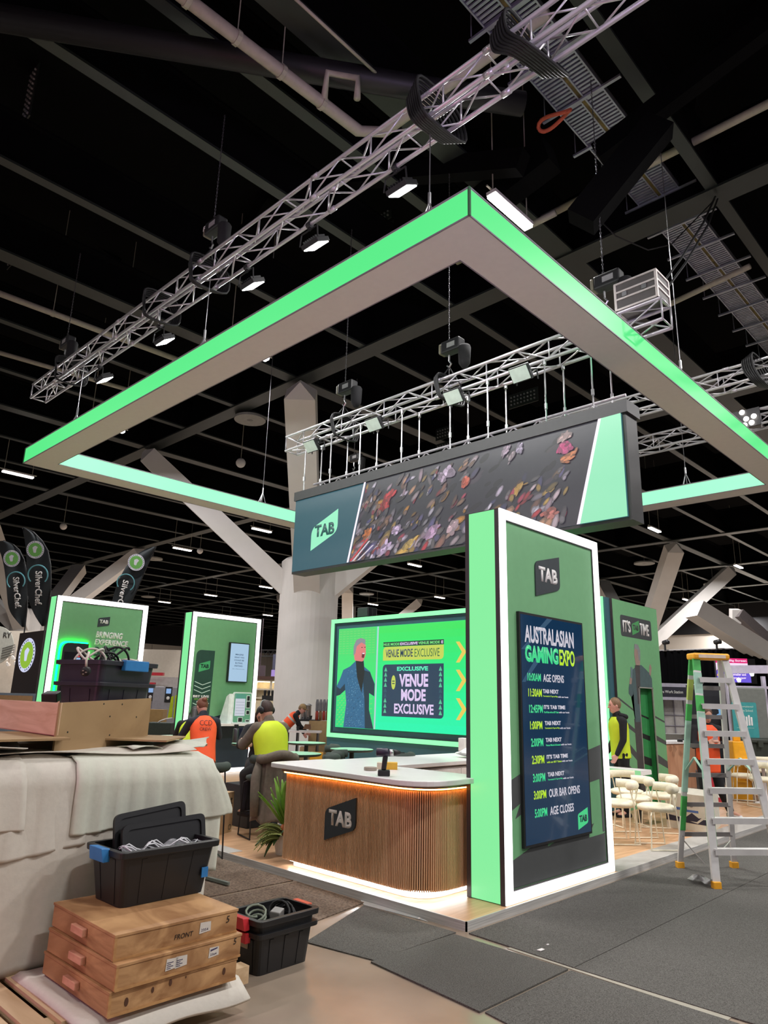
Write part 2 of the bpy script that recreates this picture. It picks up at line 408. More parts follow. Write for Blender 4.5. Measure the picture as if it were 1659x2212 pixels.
# orange extension lead bundle near tray
c = onz(1197, 258, 10.6); tag(obj('cable_coil', MB().path([c+V((.28*math.cos(a), .1*math.sin(a), .05*math.sin(2*a))) for a in [i*.4 for i in range(40)]], .03, 6), mat('orange_rubber', rgb(196, 92, 66), .6)), 'orange cable coil hanging beside the cable tray', 'cable')
# batten lights
M_TUBE = lit('batten_diffuser', (1, .96, .92, 1), 9.0)
def batten(x, y, label, z=9.5, L=1.1, power=1.0, vis=True):
    t = thing('batten_light', label, 'ceiling light', (x, y, z))
    obj('housing', MB().box(x-.09, y-L/2, z+.03, x+.09, y+L/2, z+.09), M_WHITE, t)
    obj('diffuser', MB().box(x-.08, y-L/2+.01, z-.02, x+.08, y+L/2-.01, z+.03), M_TUBE, t)
    mb = MB().tube((x, y-L*.6, z+.11), (x, y+L*.6, z+.11), .018, 6)
    for s in (-.45, .45): mb.tube((x, y+s*L, z+.1), (x, y+s*L, 13), .01, 5)
    obj('suspension', mb, M_PIPE, t)
    if power:
        ld = bpy.data.lights.new('batten_lamp', 'AREA'); ld.shape = 'RECTANGLE'; ld.size = .2; ld.size_y = L; ld.energy = LAMP_W*power; ld.color = (1, .97, .955)
        lo = bpy.data.objects.new('lamp', ld); COL.objects.link(lo); lo.location = (x, y, z-.05); lo.parent = t; lo.matrix_parent_inverse = MATW[t.name].inverted()
    return t
batten(-5.46, 8.43, 'bright batten light right beside the corner of the hanging ring', power=.48)
GR = 'batten lights over the hall'
SEEN = {(3, 0): 'batten light at the left edge under the ring\'s left corner', (3, 1): 'batten light above the left of the hanging screen, by the slanting arm', (4, 1): 'batten light above the second tower, left one of the pair',
        (3, 2): 'batten light under the hanging screen, right of the pair', (4, 2): 'batten light under the hanging screen beside the round column', (5, 2): 'batten light left of the round column, nearest to it',
        (6, 2): 'batten light over the second tower\'s top edge', (7, 2): 'batten light over the first tower\'s right corner', (1, 2): 'batten light just right of the hanging screen\'s lower corner',
        (1, 3): 'batten light high beside the right tree column', (5, 3): 'batten light right above the venue screen\'s left corner', (4, 3): 'batten light right above the middle of the venue screen'}
for (k, j), lb in SEEN.items(): batten(-5.46-7.27*k, 8.43+11.2*j, lb, power=1.0)
for k, j, lb in ((2, 4, 'small batten light between the right tree column arms'), (2, 5, 'small batten light above the right ladder top'), (7, 3, 'small batten light beside the first tower, upper'), (8, 3, 'small batten light beside the first tower, lower'), (1, 4, 'small batten light right of the IT\'S TIME wall')):
    batten(-5.46-7.27*k, 8.43+11.2*j, lb, power=2.2)
for x, y, pw in ((-5.46, -3, .34), (2, 3, .6), (2, -6, .34), (-12.7, -3, .34), (1.8, 12, 1.1), (-20, -3, .34), (8, 8, 1.0), (3, 19, 1.0)): tag(batten(x, y, 'batten light over the near aisle, out of the frame', z=9.5, power=pw), None, None, 'batten lights over the near aisle')
batten(-12.73, 8.43, 'batten light mostly hidden above the ring, its warm end glinting under the near side', power=.45)
batten(-20.0, 8.43, 'batten light glinting under the ring near its left corner', power=.45)
for px, py, lb in ((137, 1137, 'small pale ball speaker hanging high at the left'), (520, 1000, 'small pale ball speaker left of the hanging screen'), (432, 1190, 'small pale ball speaker above the second tower'), (605, 1322, 'small pale ball speaker beside the round column'), (1652, 1342, 'small pale ball speaker at the right edge')):
    c = onz(px, py, 9.6); t = thing('ball_speaker', lb, 'speaker', tuple(c)); obj('ball', MB().ell(c, (.17, .17, .17), 14, 10), M_OFFW, t, smooth=True); obj('rod', MB().tube(c, (c.x, c.y, 13), .012, 5), M_PIPE, t)
# air diffusers
def diffuser(c, r, label):
    t = thing('air_diffuser', label, 'air vent', tuple(c)); c = V(c)
    obj('rim', MB().lathe([(r*.78, 0), (r, 0), (r, .08), (r*.78, .08)], c, 32), mat('diffuser_paint', rgb(150, 150, 146), .6), t)
    mb = MB().lathe([(r*.3, .02), (r*.36, .02), (r*.36, .1), (r*.3, .1)], c, 20).lathe([(.001, -.02), (r*.2, .0), (r*.2, .06)], c, 16)
    for i in range(12): a = i*PI/6; mb.bar(c+V((math.cos(a)*r*.3, math.sin(a)*r*.3, .06)), c+V((math.cos(a)*r*.8, math.sin(a)*r*.8, .06)), .03, .05)
    mb.tube(c+V((0, 0, .1)), (c.x, c.y, 12.99), .03, 6)
    obj('vanes', mb, mat('diffuser_vane', rgb(120, 120, 118), .6), t)
diffuser(onz(540, 908, 10.3), .5, 'round ceiling diffuser left of the round column top')
for px, py, lb in ((590, 1250, 'round ceiling diffuser left of the column under the ring'), (1392, 1218, 'round ceiling diffuser at the left of the right tree column'), (1540, 1263, 'round ceiling diffuser right of the right tree column'), (330, 1208, 'round ceiling diffuser beside the third feather flag'), (792, 1284, 'round ceiling diffuser above the venue screen'), (320, 1290, 'round ceiling diffuser above the first tower')):
    diffuser(onz(px, py, 10.3), .62, lb)
# purple wash reaches the room from the neighbouring stand on the left, magenta from its screen
def wash(name, loc, aim, size, watt, col, label, spread=180):
    t = thing(name, label, 'stage light', loc)
    d = (V(aim)-V(loc)).normalized(); q = d.to_track_quat('-Z', 'Y')
    obj('housing', MB().obox(V(loc)-d*.12, d*.08, d.orthogonal().normalized()*size*.55, d.cross(d.orthogonal()).normalized()*size*.4), M_BLACK, t)
    ld = bpy.data.lights.new(name, 'AREA'); ld.size = size; ld.energy = watt; ld.color = col
    lo = bpy.data.objects.new('lamp', ld); COL.objects.link(lo); lo.matrix_world = Matrix.Translation(V(loc)) @ q.to_matrix().to_4x4()
    ld.spread = math.radians(spread)
    lo.parent = t; lo.matrix_parent_inverse = MATW[t.name].inverted()
wash('wash_light', (-4.6, -5.0, 2.6), (-4.6, 2, .6), 1.0, PINK_W, (1, .25, .55), 'magenta wash light on the neighbouring stand, out of frame')
wash('wash_light', (4.5, -1.5, 3.0), (-5, 5.5, 7.6), 1.2, LAV_W, (.72, .55, 1), 'lavender wash light on the stand behind the viewpoint, out of frame', 60)
wash('wash_light', (4, 9, 3.0), (-3, 13, 7), 1.0, LAV_W*.6, (.62, .5, 1), 'lavender wash light on the stand to the right, out of frame')

# ================================================================== carpets and platform
def carpet(pts, label, m=M_CARPET, z=.008):
    o = obj('carpet_sheet', MB().prism([(x, y, .0005) for x, y in pts], (0, 0, z)), m); return tag(o, label, 'carpet', 'carpet sheets in the aisle')
carpet([(-4.70, 4.72), (-4.31, 3.745), (-3.716, 3.852), (-3.722, 4.74)], 'dark carpet sheet before the counter, between the gap and the kerb corner')
carpet([(-3.70, 4.69), (-3.713, 3.81), (-2.747, 3.712), (-2.742, 4.69)], 'dark carpet sheet nearest the front, pointing at the concrete', z=.011)
carpet([(-2.722, 4.69), (-2.725, 3.735), (-2.1, 3.62), (-.2, 3.3), (.5, 4.62), (-1.73, 4.67)], 'dark carpet sheet at the bottom right corner below the pale strip')
xs = onz(1330, 2049, 0).x
carpet([(-3.645, 4.80), (xs-.003, 4.75), (xs-.003, 16), (-3.66, 16)], 'dark carpet sheet along the kerb under the ladder', z=.009)
carpet([(xs+.003, 4.75), (3, 4.65), (3, 16), (xs+.003, 16)], 'dark carpet sheet right of the long seam at the right edge', z=.008)
carpet([(-4.76, 4.78), (-4.60, 3.95), (-5.0, 3.86), (-5.71, 3.86), (-5.69, 4.80)], 'dusty carpet sheet with sawdust before the counter\'s left half', M_CARPETD)
carpet([(-5.75, 4.80), (-5.77, 3.88), (-7.6, 3.9), (-7.6, 4.81)], 'dusty carpet sheet furthest left under the foam', M_CARPETD)
tag(obj('floor_tape', MB().prism([(-3.26, 4.745, .001), (-1.73, 4.676, .001), (-1.73, 4.735, .001), (-3.26, 4.79, .001)], (0, 0, .003)), mat('pale_tape', rgb(158, 152, 138), .6)), 'long pale strip of bare floor between the carpet sheets', 'floor tape')
tag(obj('floor_tape', MB().prism([(-4.85, 4.825, .001), (-4.72, 4.74, .001), (-4.05, 4.80, .001), (-4.2, 4.835, .001)], (0, 0, .004)), mat('white_tape', rgb(190, 196, 196), .5)), 'white tape strip along the kerb before the counter', 'floor tape')
for i, (px, py, s) in enumerate(((1168, 2052, .03), (1183, 2041, .012), (905, 1984, .014), (1262, 1918, .012))):
    c = onz(px, py, .012); tag(obj('paper_scrap', MB().prism([c+V((-s*.5, -s, 0)), c+V((s*.5, -s*.9, 0)), c+V((s*.6, s*.8, 0)), c+V((-s*.3, s, 0))], (0, 0, .004)), M_WHITE), ['largest pale paper scrap on the carpet before the pillar', 'tiny paper scrap beside the largest one on the carpet', 'tiny white scrap by the kerb before the counter', 'tiny pale scrap on carpet by the kerb near the pillar\'s right end'][i], 'paper scrap')
M_DECKW = wood('oak_deck', rgb(214, 172, 134), rgb(190, 146, 108), 2.2, .35, (7, .5, 7), .02)
M_FASC = wood('kerb_grain', rgb(196, 194, 190), rgb(164, 162, 158), 2.5, .35, (.6, .6, 40), .02)
t = thing('booth_platform', 'low oak floored exhibition platform with grey kerb carrying the booth', 'platform', (-9, 9.5, 0))
obj('deck', MB().prism([(x, y, 0) for x, y in ((-15.6, 4.84), (-3.70, 4.84), (-3.70, 14.6), (-6.2, 14.6), (-6.2, 11.75), (-12.9, 11.75), (-12.9, 10.9), (-15.6, 10.9))], (0, 0, .066)), M_DECKW, t)
obj('kerb', MB().box(-15.6, 4.828, 0, -3.688, 4.84, .069), M_FASC, t, label='grey grained kerb along the counter side')
obj('kerb', MB().box(-3.70, 4.828, 0, -3.688, 14.6, .069), M_FASC, t, label='grey grained kerb along the pillar side')
obj('edge_strip', MB().box(-3.98, 7.40, .066, -3.70, 14.6, .069), mat('grey_strip', rgb(176, 172, 166), .5), t, label='pale grey strip on the deck edge')
obj('edge_strip', MB().box(-15.6, 4.84, .066, -6.9, 5.02, .069), mat('grey_strip'  , rgb(176, 172, 166), .5), t, label='pale grey strip on the deck edge left of the counter')

# ================================================================== trusses and rigging
def truss(name, label, x0, x1, y, z, s=.29, bay=.5, m=None, r=.024, group=None):
    m = m or M_ALU
    t = thing(name, label, 'truss', (x0, y, z), group=group)
    cs = [(y, z), (y+s, z), (y+s, z+s), (y, z+s)]
    for cy, cz in cs:
        mb = MB().tube((x0, cy, cz), (x1, cy, cz), r, 10)
        for k in range(int((x1-x0)/2.5)): mb.tube((x0+1.15+2.5*k, cy, cz), (x0+1.25+2.5*k, cy, cz), r*1.35, 8)
        obj('chord', mb, m, t, smooth=True)
    n = int((x1-x0)/bay)
    for i in range(4):
        (ya, za), (yb, zb) = cs[i], cs[(i+1) % 4]; mb = MB()
        for k in range(n):
            xa = x0+k*(x1-x0)/n; xb = x0+(k+1)*(x1-x0)/n; xm = (xa+xb)/2
            if k % 2 == 0: mb.tube((xa, ya, za), (xb, yb, zb), r*.45, 6)
            else: mb.tube((xa, yb, zb), (xb, ya, za), r*.45, 6)
            if k % 2 == i % 2: mb.tube((xa, ya, za), (xa, yb, zb), r*.42, 6)
        mb.tube((x0, ya, za), (x0, yb, zb), r*.5, 6).tube((x1, ya, za), (x1, yb, zb), r*.5, 6)
        obj('lattice', mb, m, t, smooth=True)
    return t
truss('lighting_truss', 'long square aluminium truss rising across the picture above the ring', -14.25, 3.5, 4.40, 7.40)
truss('lighting_truss', 'square aluminium truss carrying the hanging screen inside the ring', -10.0, -2.85, 7.61, 6.17, .28)
M_LAV = M_ALU
truss('lighting_truss', 'upper aluminium truss of the neighbouring booth at right, with cables', -7.2, 5, 12.0, 7.08, .3)
truss('lighting_truss', 'lower aluminium truss of the neighbouring booth at right, with glowing blinder', -8.2, 5, 14.0, 7.02, .3)

# floodlights under the near truss
M_FLOOD = lit('flood_lens', (1, .98, 1, 1), 12)
def floodlight(loc, yaw, label, group, tilt=.35, on=True, lens=None, watt=0):
    t = thing('floodlight', label, 'floodlight', loc, yaw, group)
    R = Matrix.Rotation(tilt, 3, 'X'); M3 = lambda v: R @ V(v)
    def P(mbx, c, a, b, d): mbx.obox(M3(c), M3(a), M3(b), M3(d)); return mbx
    obj('housing', P(MB(), (0, 0, -.2), (.15, 0, 0), (0, .11, 0), (0, 0, .03)), M_BLACK, t, world=False, bevel=.006)
    fins = MB()
    for i in range(7): P(fins, (-.11+.037*i, 0, -.155), (.004, 0, 0), (0, .09, 0), (0, 0, .02))
    obj('cooling_fins', fins, M_BLACK, t, world=False)
    obj('lens', P(MB(), (0, 0, -.236), (.135, 0, 0), (0, .095, 0), (0, 0, .006)), lens or M_FLOOD, t, world=False)
    mb = MB().tube((-.17, 0, -.2), (-.15, 0, -.04), .01, 6).tube((.17, 0, -.2), (.15, 0, -.04), .01, 6).tube((-.15, 0, -.04), (.15, 0, -.04), .01, 6).tube((0, 0, -.04), (0, 0, .02), .022, 8)
    obj('yoke', mb, M_BLACK, t, world=False)
    obj('clamp', MB().lathe([(.045, -.03), (.045, .03)], (0, 0, .03), 10, (1, 0, 0)), M_BLACK, t, world=False)
    if watt:
        ld = bpy.data.lights.new('flood', 'AREA'); ld.size = .2; ld.energy = watt; ld.spread = math.radians(130)
        lo = bpy.data.objects.new('lamp', ld); COL.objects.link(lo); lo.parent = t; lo.location = M3((0, 0, -.26)); lo.rotation_euler = (tilt, 0, 0)
    return t
FLG = 'white floodlights under the near truss'
for x, lb in ((-4.51, 'lit floodlight highest under the near truss, above the ring corner'), (-5.97, 'lit floodlight second from the top under the near truss'), (-7.29, 'lit floodlight in the middle under the near truss'), (-9.65, 'lit floodlight second from the lower end of the near truss'), (-11.78, 'lit floodlight at the lower left end of the near truss')):
    floodlight((x, 4.69, 7.36), 0, lb, FLG, .55, watt=45)
M_FOFF = mat('unlit_lens', rgb(196, 214, 200), .3)
for x, lb in ((-9.05, 'unlit floodlight at the left end of the screen truss'), (-7.5, 'unlit floodlight second on the screen truss'), (-5.87, 'unlit floodlight third on the screen truss'), (-4.73, 'unlit floodlight right on the screen truss')):
    floodlight((x, 7.61, 6.13), 0, lb, 'unlit floodlights on the screen truss', -.9, lens=M_FOFF)

# chain hoists
def hoist(loc, label, rz=0, bag=True):
    t = thing('chain_hoist', label, 'hoist', loc, rz); loc = tuple(loc)
    obj('motor_body', MB().box(-.11, -.085, -.1, .25, .085, .1), M_BLACK, t, world=False, bevel=.025)
    obj('end_cover', MB().box(-.16, -.075, -.085, -.11, .075, .085), mat('hoist_cover', rgb(120, 116, 96), .5), t, world=False, bevel=.02)
    obj('name_plate', MB().box(.02, -.09, -.04, .17, -.085, .04), mat('hoist_plate', rgb(150, 150, 150), .5), t, world=False)
    if bag: obj('chain_bag', MB().lathe([(.04, -.42), (.09, -.34), (.1, -.08), (.085, -.05)], (.28, .02, 0), 12), mat('bag_canvas', rgb(24, 24, 26), .9), t, world=False, smooth=True)
    ch = MB(); zt = 10.3-loc[2]; n = int(zt/.06)
    for i in range(n):
        z = .1+i*.06; ch.path([(.012*math.cos(a) if i % 2 else 0, 0 if i % 2 else .012*math.cos(a), z+.03*math.sin(a)) for a in (0, PI/2, PI, 3*PI/2)], .005, 4, close=True)
    obj('chain', ch, mat('chain_steel', rgb(90, 90, 92), .5, metal=.5), t, world=False)
    obj('hook', MB().path([(0, 0, -.12), (0, 0, -.22), (.04, 0, -.28), (0, 0, -.33), (-.04, 0, -.29)], .014, 6), M_STEEL, t, world=False)
    sl = MB()
    for s in (-1, 1):
        for q in (-.145, .145): sl.tube((0, 0, -.33), (s*.12, q, -.62), .01, 5)
    obj('sling', sl, M_BLACK, t, world=False)
    return t
hoist((-13.2, 4.55, 8.28), 'black chain hoist at the lower left end of the near truss')
h = hoist((-8.05, 4.55, 8.30), 'black chain hoist with a white letter F above the middle of the near truss')
fr = Fr(onx(0, 0, 1)*0+V((-8.05, 4.55-.101, 8.30)), (1, 0, 0), (0, 0, 1), (0, -1, 0)); lettering('F', fr, -.1, -.05, .05, .08, M_LETW, h, off=.002)
hoist((-8.57, 7.75, 7.05), 'grey capped chain hoist over the left of the screen truss')
hoist((-6.2, 7.75, 7.02), 'chain hoist with chain bag over the middle of the screen truss')
hoist((-3.62, 7.75, 7.05), 'chain hoist beside the flight case on the screen truss end')
c = at(765, 990, 19); hoist(tuple(c), 'distant chain hoist seen above the hanging screen\'s left part')
# black cable looms strapped round the near truss
def loom(x, label, y=4.40, z=7.40, s=.29, n=5, sw=.35):
    mb = MB()
    for i in range(n):
        dx = i*.035; e = .05+.012*i
        pts = [(x+dx, y-e, z+s+e), (x+dx+.03, y+s+e, z+s+e*.6), (x+dx+sw*.4, y+s+e, z-e), (x+dx+sw*.3, y-e, z-e*1.3), (x+dx, y-e*1.2, z+s*.5)]
        sm = []
        for k in range(len(pts)):
            a, b, c_, d = [V(pts[(k+j-1) % len(pts)]) for j in range(4)]
            for q in range(5):
                u = q/5; sm.append(.5*((2*b)+(-a+c_)*u+(2*a-5*b+4*c_-d)*u*u+(-a+3*b-3*c_+d)*u**3))
        mb.path(sm, .016, 6, close=True)
    return tag(obj('cable_loom', mb, mat('cable_rubber', rgb(18, 18, 20), .6), smooth=True), label, 'cable')
for x, lb in ((-2.95, 'black cable loom hanging off the near truss at the top'), (-4.0, 'black cable loom round the near truss above the first floodlight'), (-8.2, 'black cable loom round the near truss by the F hoist'), (-9.55, 'small black cable loom round the near truss'), (-12.9, 'black cable loom at the lower left end of the near truss')): loom(x, lb, n=7 if x > -5 else 5, sw=.7 if x > -3.5 else .35)
loom(-6.3, 'black cable loom round the middle of the screen truss', 7.61, 6.17, .28, 3)
loom(-8.65, 'black cable loom round the left of the screen truss', 7.61, 6.17, .28, 3)
loom(-3.2, 'black cable loom on the upper truss at right', 12.0, 7.08, .3, 6)
mb = MB(); mb.path([onz(1545, 425, 10.4), at(1520, 480, 11.2), at(1470, 560, 10.6), at(1400, 655, 10.2), at(1330, 690, 10), at(1240, 680, 10)], .018, 6); mb.path([onz(1550, 430, 10.4), at(1530, 485, 11.2), at(1480, 570, 10.6), at(1412, 662, 10.2), at(1335, 700, 10)], .018, 6)
tag(obj('power_cable', mb, mat('cable_rubber', rgb(18, 18, 20), .6), smooth=True), 'thick black power cable drooping from the beam to the flight case', 'cable')
mb = MB(); mb.path([at(1290, 470, 12), at(1330, 510, 12), at(1400, 540, 12), at(1450, 528, 12.2), at(1545, 430, 12.5)], .012, 6)
tag(obj('power_cable', mb, mat('cable_rubber', rgb(18, 18, 20), .6), smooth=True), 'thin black cable sagging below the beam at right', 'cable')
# flight case on the truss end
fc = V((-3.13, 7.75, 6.48)); t = thing('flight_case', 'black road case with aluminium edges standing on the screen truss end', 'flight case', tuple(fc))
obj('case_body', MB().box(fc.x-.27, fc.y-.16, fc.z, fc.x+.25, fc.y+.2, fc.z+.36), mat('case_laminate', rgb(84, 80, 78), .5), t)
mb = MB()
for a in (-.27, .25):
    for b in (-.16, .2): mb.box(fc.x+a-.015, fc.y+b-.015, fc.z, fc.x+a+.015, fc.y+b+.015, fc.z+.36)
for zz in (0, .14, .24, .36):
    for b in (-.16, .2): mb.box(fc.x-.28, fc.y+b-.014, fc.z+zz-.012, fc.x+.26, fc.y+b+.014, fc.z+zz+.012)
    for a in (-.27, .25): mb.box(fc.x+a-.014, fc.y-.17, fc.z+zz-.012, fc.x+a+.014, fc.y+.21, fc.z+zz+.012)
obj('edge_trim', mb, mat('case_alu', rgb(214, 206, 200), .4, metal=.3), t)
for a in (-.15, .1): obj('latch', MB().box(fc.x+a-.03, fc.y-.178, fc.z+.16, fc.x+a+.03, fc.y-.16, fc.z+.22), M_STEEL, t)
# blinder lamps on the lower right truss
c = ony(1605, 905, 13.95); t = thing('blinder_lamp', 'glowing cluster blinder lamp on the right truss beside the ring', 'stage light', tuple(c))
obj('bracket', MB().box(c.x-.25, 13.96, c.z-.18, c.x+.3, 14.0, c.z+.18), M_BLACK, t)
for a, b in ((-.2, .08), (0, .13), (-.13, -.07), (.06, -.02), (.02, -.14), (.2, .0), (.15, -.12)): obj('bulb', MB().ell((c.x+a, 13.93, c.z+b), (.05, .03, .05), 10, 6), lit('blinder_bulb', (1, .93, .86, 1), 10), t, smooth=True)

# ================================================================== hanging light ring
XA, XB, YA, YB, RW, Z0, Z1 = -13.63, -3.19, 4.27, 14.62, .46, 5.84, 6.14
t = thing('hanging_light_ring', 'huge rectangular ring of glowing green light boxes hanging above the booth', 'hanging sign', ((XA+XB)/2, (YA+YB)/2, Z0))
ring_o = [(XA, YA), (XB, YA), (XB, YB), (XA, YB)]; ring_i = [(XA+RW, YA+RW), (XB-RW, YA+RW), (XB-RW, YB-RW), (XA+RW, YB-RW)]
FZ = Fr((0, 0, 0), (1, 0, 0), (0, 1, 0), (0, 0, 1))
M_RINGW = mat('ring_soffit', rgb(214, 212, 208), .6, var=.02)
obj('soffit', ringpoly(MB(), FZ, ring_o, ring_i, Z0, .012), M_RINGW, t)
obj('top_panel', ringpoly(MB(), FZ, ring_o, ring_i, Z1-.012, .012), M_RINGW, t)
M_TRIM = mat('ring_trim', rgb(122, 116, 126), .4)
for i in range(4):
    a, b = V(ring_o[i]).to_3d(), V(ring_o[(i+1) % 4]).to_3d(); d = (b-a).normalized()*.012; n = V((d.y, -d.x, 0)).normalized()*.008
    q = [a+d, b-d]
    obj('outer_light_panel', MB().hexa([(p.x, p.y, z) for z in (Z0+.014, Z1-.014) for p in (q[0], q[1], q[1]+n*-1, q[0]+n*-1)]), M_GLOWR, t)
    a, b = V(ring_i[i]).to_3d(), V(ring_i[(i+1) % 4]).to_3d(); d = (b-a).normalized()*.01
    q = [a+d, b-d]
    obj('inner_light_panel', MB().hexa([(p.x, p.y, z) for z in (Z0+.014, Z1-.014) for p in (q[0], q[1], q[1]+n, q[0]+n)]), M_GLOWI, t)
mb = MB()
for i in range(4):
    a, b = ring_o[i], ring_o[(i+1) % 4]
    for z in (Z0+.004, Z1): mb.bar((a[0], a[1], z), (b[0], b[1], z), .012, .014)
    a2, b2 = ring_i[i], ring_i[(i+1) % 4]
    for z in (Z0+.004, Z1): mb.bar((a2[0], a2[1], z), (b2[0], b2[1], z), .012, .014)
obj('edge_trim', mb, M_TRIM, t)
mb = MB()
for p in ring_o: mb.box(p[0]-.011, p[1]-.011, Z0, p[0]+.011, p[1]+.011, Z1)
obj('corner_post', mb, mat('corner_green', rgb(40, 92, 56), .5), t)
for x, y, zt in ((-3.85, 4.5, 7.4), (-7.9, 4.5, 7.4), (-12.0, 4.5, 7.4), (-5.2, 14.4, 10.5), (-11.5, 14.4, 10.5), (-3.4, 9.6, 10.5), (-13.4, 9.6, 10.5)):
    mb = MB().tube((x, y, Z1+.35), (x, y, zt), .006, 6)
    for s in (-1, 1):
        mb.tube((x, y, Z1+.33), (x+s*.09, y+.05, Z1), .007, 5).tube((x, y, Z1+.33), (x+s*.05, y-.1, Z1), .007, 5)
    mb.lathe([(.018, -.05), (.018, .08)], (x, y, Z1+.36), 8)
    obj('suspension_cable', mb, M_STEEL, t)

# ================================================================== hanging screen
YS = 7.60
t = thing('hanging_screen', 'long black LED screen showing a blurred crowd, hanging over the counter', 'screen', (-6.5, YS, 3.8))
obj('top_fascia', MB().box(-9.62, YS-.02, 5.115, -3.35, YS+.33, 5.275), mat('fascia_black', rgb(54, 54, 54), .5), t)
obj('cabinet', MB().box(-9.60, YS+.012, 3.79, -3.385, YS+.31, 5.115), mat('cabinet_black', rgb(46, 46, 46), .5), t)
FS = Fr((0, YS+.012, 0), (1, 0, 0), (0, 0, 1), (0, -1, 0))
scr = flat('screen_panel', FS, rect(-9.595, 3.83, -3.43, 5.113), lit('screen_dark_teal', rgb(52, 98, 112), .8), t, 0, .004)
pic = [(-7.80, 5.113), (-8.14, 3.83), (-4.07, 3.83), (-3.70, 5.113)]
flat('crowd_picture', FS, pic, lit('crowd_black', rgb(58, 56, 64), .9), scr, .004, .001)
# blurred spectators: streaky blobs of light on the dark stand
blob_v, blob_f, blob_c = [], [], []
rnd = random.Random(11)
def blob(u, v, a, b, ang, col, lay, n=10):
    lo = -8.14+(v-3.83)*.265+.02; hi = -4.07+(v-3.83)*.288-.02
    k0 = len(blob_v); ca, sa = math.cos(ang), math.sin(ang)
    for k in range(n):
        t_ = 2*PI*k/n; r_ = 1+rnd.uniform(-.1, .1); x = a*math.cos(t_)*r_; y = b*math.sin(t_)*r_
        uu = u+x*ca-y*sa; vv = min(5.11, max(3.833, v+x*sa+y*ca))
        uu = min(-4.07+(vv-3.83)*.288-.015, max(-8.14+(vv-3.83)*.265+.02, uu))
        blob_v.append(FS.p(uu, vv, (.0052+lay*.000012)))
    blob_f.append(tuple(range(k0, k0+n))); blob_c.append(col)
PAL = [(214,188,198),(190,160,178),(226,206,232),(176,140,128),(150,104,92),(202,150,120),(226,150,60),(205,60,72),(190,70,96),(110,100,150),(84,80,130),(232,220,240),(160,150,160),(222,176,92),(118,108,112),(92,84,92)]
DK = [(46,44,50),(38,36,42),(66,60,66),(74,66,76)]
L_ = 0
for i in range(60):
    u = rnd.uniform(-8.0, -4.2); v = rnd.uniform(3.88, 5.05); blob(u, v, rnd.uniform(.06, .16), rnd.uniform(.02, .05), rnd.uniform(.3, .9), rgb(*rnd.choice(DK)), L_); L_ += 1
for i in range(300):
    q = rnd.random(); u = -8.1+q**1.35*3.9; v = 3.86+rnd.random()**1.25*(1.2 if u < -5.6 else .75)
    s = rnd.uniform(.5, 1.2)*(1.1 if v < 4.2 else .75)
    c_ = rnd.choice(PAL); q = rnd.uniform(.35, .95) if v > 4.15 else rnd.uniform(.55, 1)
    c_ = tuple(x*q+45*(1-q) for x in c_); an = rnd.gauss(.75, .25)
    for k, (f_, w_) in enumerate(((.55, 1.5), (.8, 1.15), (1, .8))):      # soft smear: a dim wide streak under a brighter core
        blob(u, v, .085*s*w_, .030*s*w_, an, rgb(*[x*f_+52*(1-f_) for x in c_]), L_); L_ += 1
    if rnd.random() < .4:
        c_ = [x*.62+14 for x in rnd.choice(PAL)]
        for f_, w_ in ((.6, 1.3), (1, .9)): blob(u-.02, v-.07*s, .05*s*w_, .036*s*w_, an+.3, rgb(*[x*f_+50*(1-f_) for x in c_]), L_); L_ += 1
for u, v, a, b, g, c_ in ((-7.27, 4.78, .17, .07, .7, (208,64,70)), (-7.36, 4.66, .09, .1, .9, (196,56,62)), (-5.78, 4.72, .1, .085, .9, (232,112,88)), (-6.08, 4.92, .09, .16, 1.2, (224,196,226)), (-6.2, 4.85, .07, .1, .8, (196,170,196)), (-4.2, 4.86, .1, .12, 1.2, (222,76,140)), (-4.2, 5.0, .13, .06, .3, (226,190,186)), (-4.17, 4.72, .12, .06, .4, (226,140,90)),
                          (-5.1, 5.02, .1, .05, .7, (206,178,200)), (-5.0, 4.92, .09, .05, .8, (190,168,176)), (-4.88, 5.0, .07, .06, 1, (214,196,226)), (-7.73, 4.25, .1, .07, 1.0, (236,136,72)), (-7.1, 4.22, .13, .07, .4, (220,190,226)), (-6.4, 4.08, .16, .1, .5, (220,176,216)), (-6.0, 4.1, .14, .09, .7, (236,200,210)), (-7.35, 3.95, .14, .09, .6, (226,196,236)), (-6.85, 3.95, .15, .07, .5, (236,196,110)), (-4.9, 4.45, .12, .05, .8, (216,170,90)), (-4.45, 4.05, .1, .07, .5, (206,120,110))):
    blob(u, v, a*.9, b*.8, g, rgb(*[x*.5+26 for x in c_]), L_); L_ += 1
    for k in range(14):
        du, dv = rnd.gauss(0, a*.38), rnd.gauss(0, b*.42); q = rnd.uniform(.55, 1.0); j_ = rnd.uniform(-22, 22)
        blob(u+du*math.cos(g)-dv*math.sin(g), v+du*math.sin(g)+dv*math.cos(g), a*rnd.uniform(.25, .5), b*rnd.uniform(.15, .35), g+rnd.gauss(0, .3), rgb(*[max(0, min(255, (x+j_)*q)) for x in c_]), L_); L_ += 1
me = bpy.data.meshes.new('spectators'); me.from_pydata([tuple(p) for p in blob_v], [], blob_f)
ca_ = me.color_attributes.new('Col', 'FLOAT_COLOR', 'CORNER')
i_ = 0
for f_, c_ in zip(blob_f, blob_c):
    for _ in f_: ca_.data[i_].color = c_; i_ += 1
me.materials.append(attr_lit('crowd_pixels', .85)); link('spectators', me, scr)
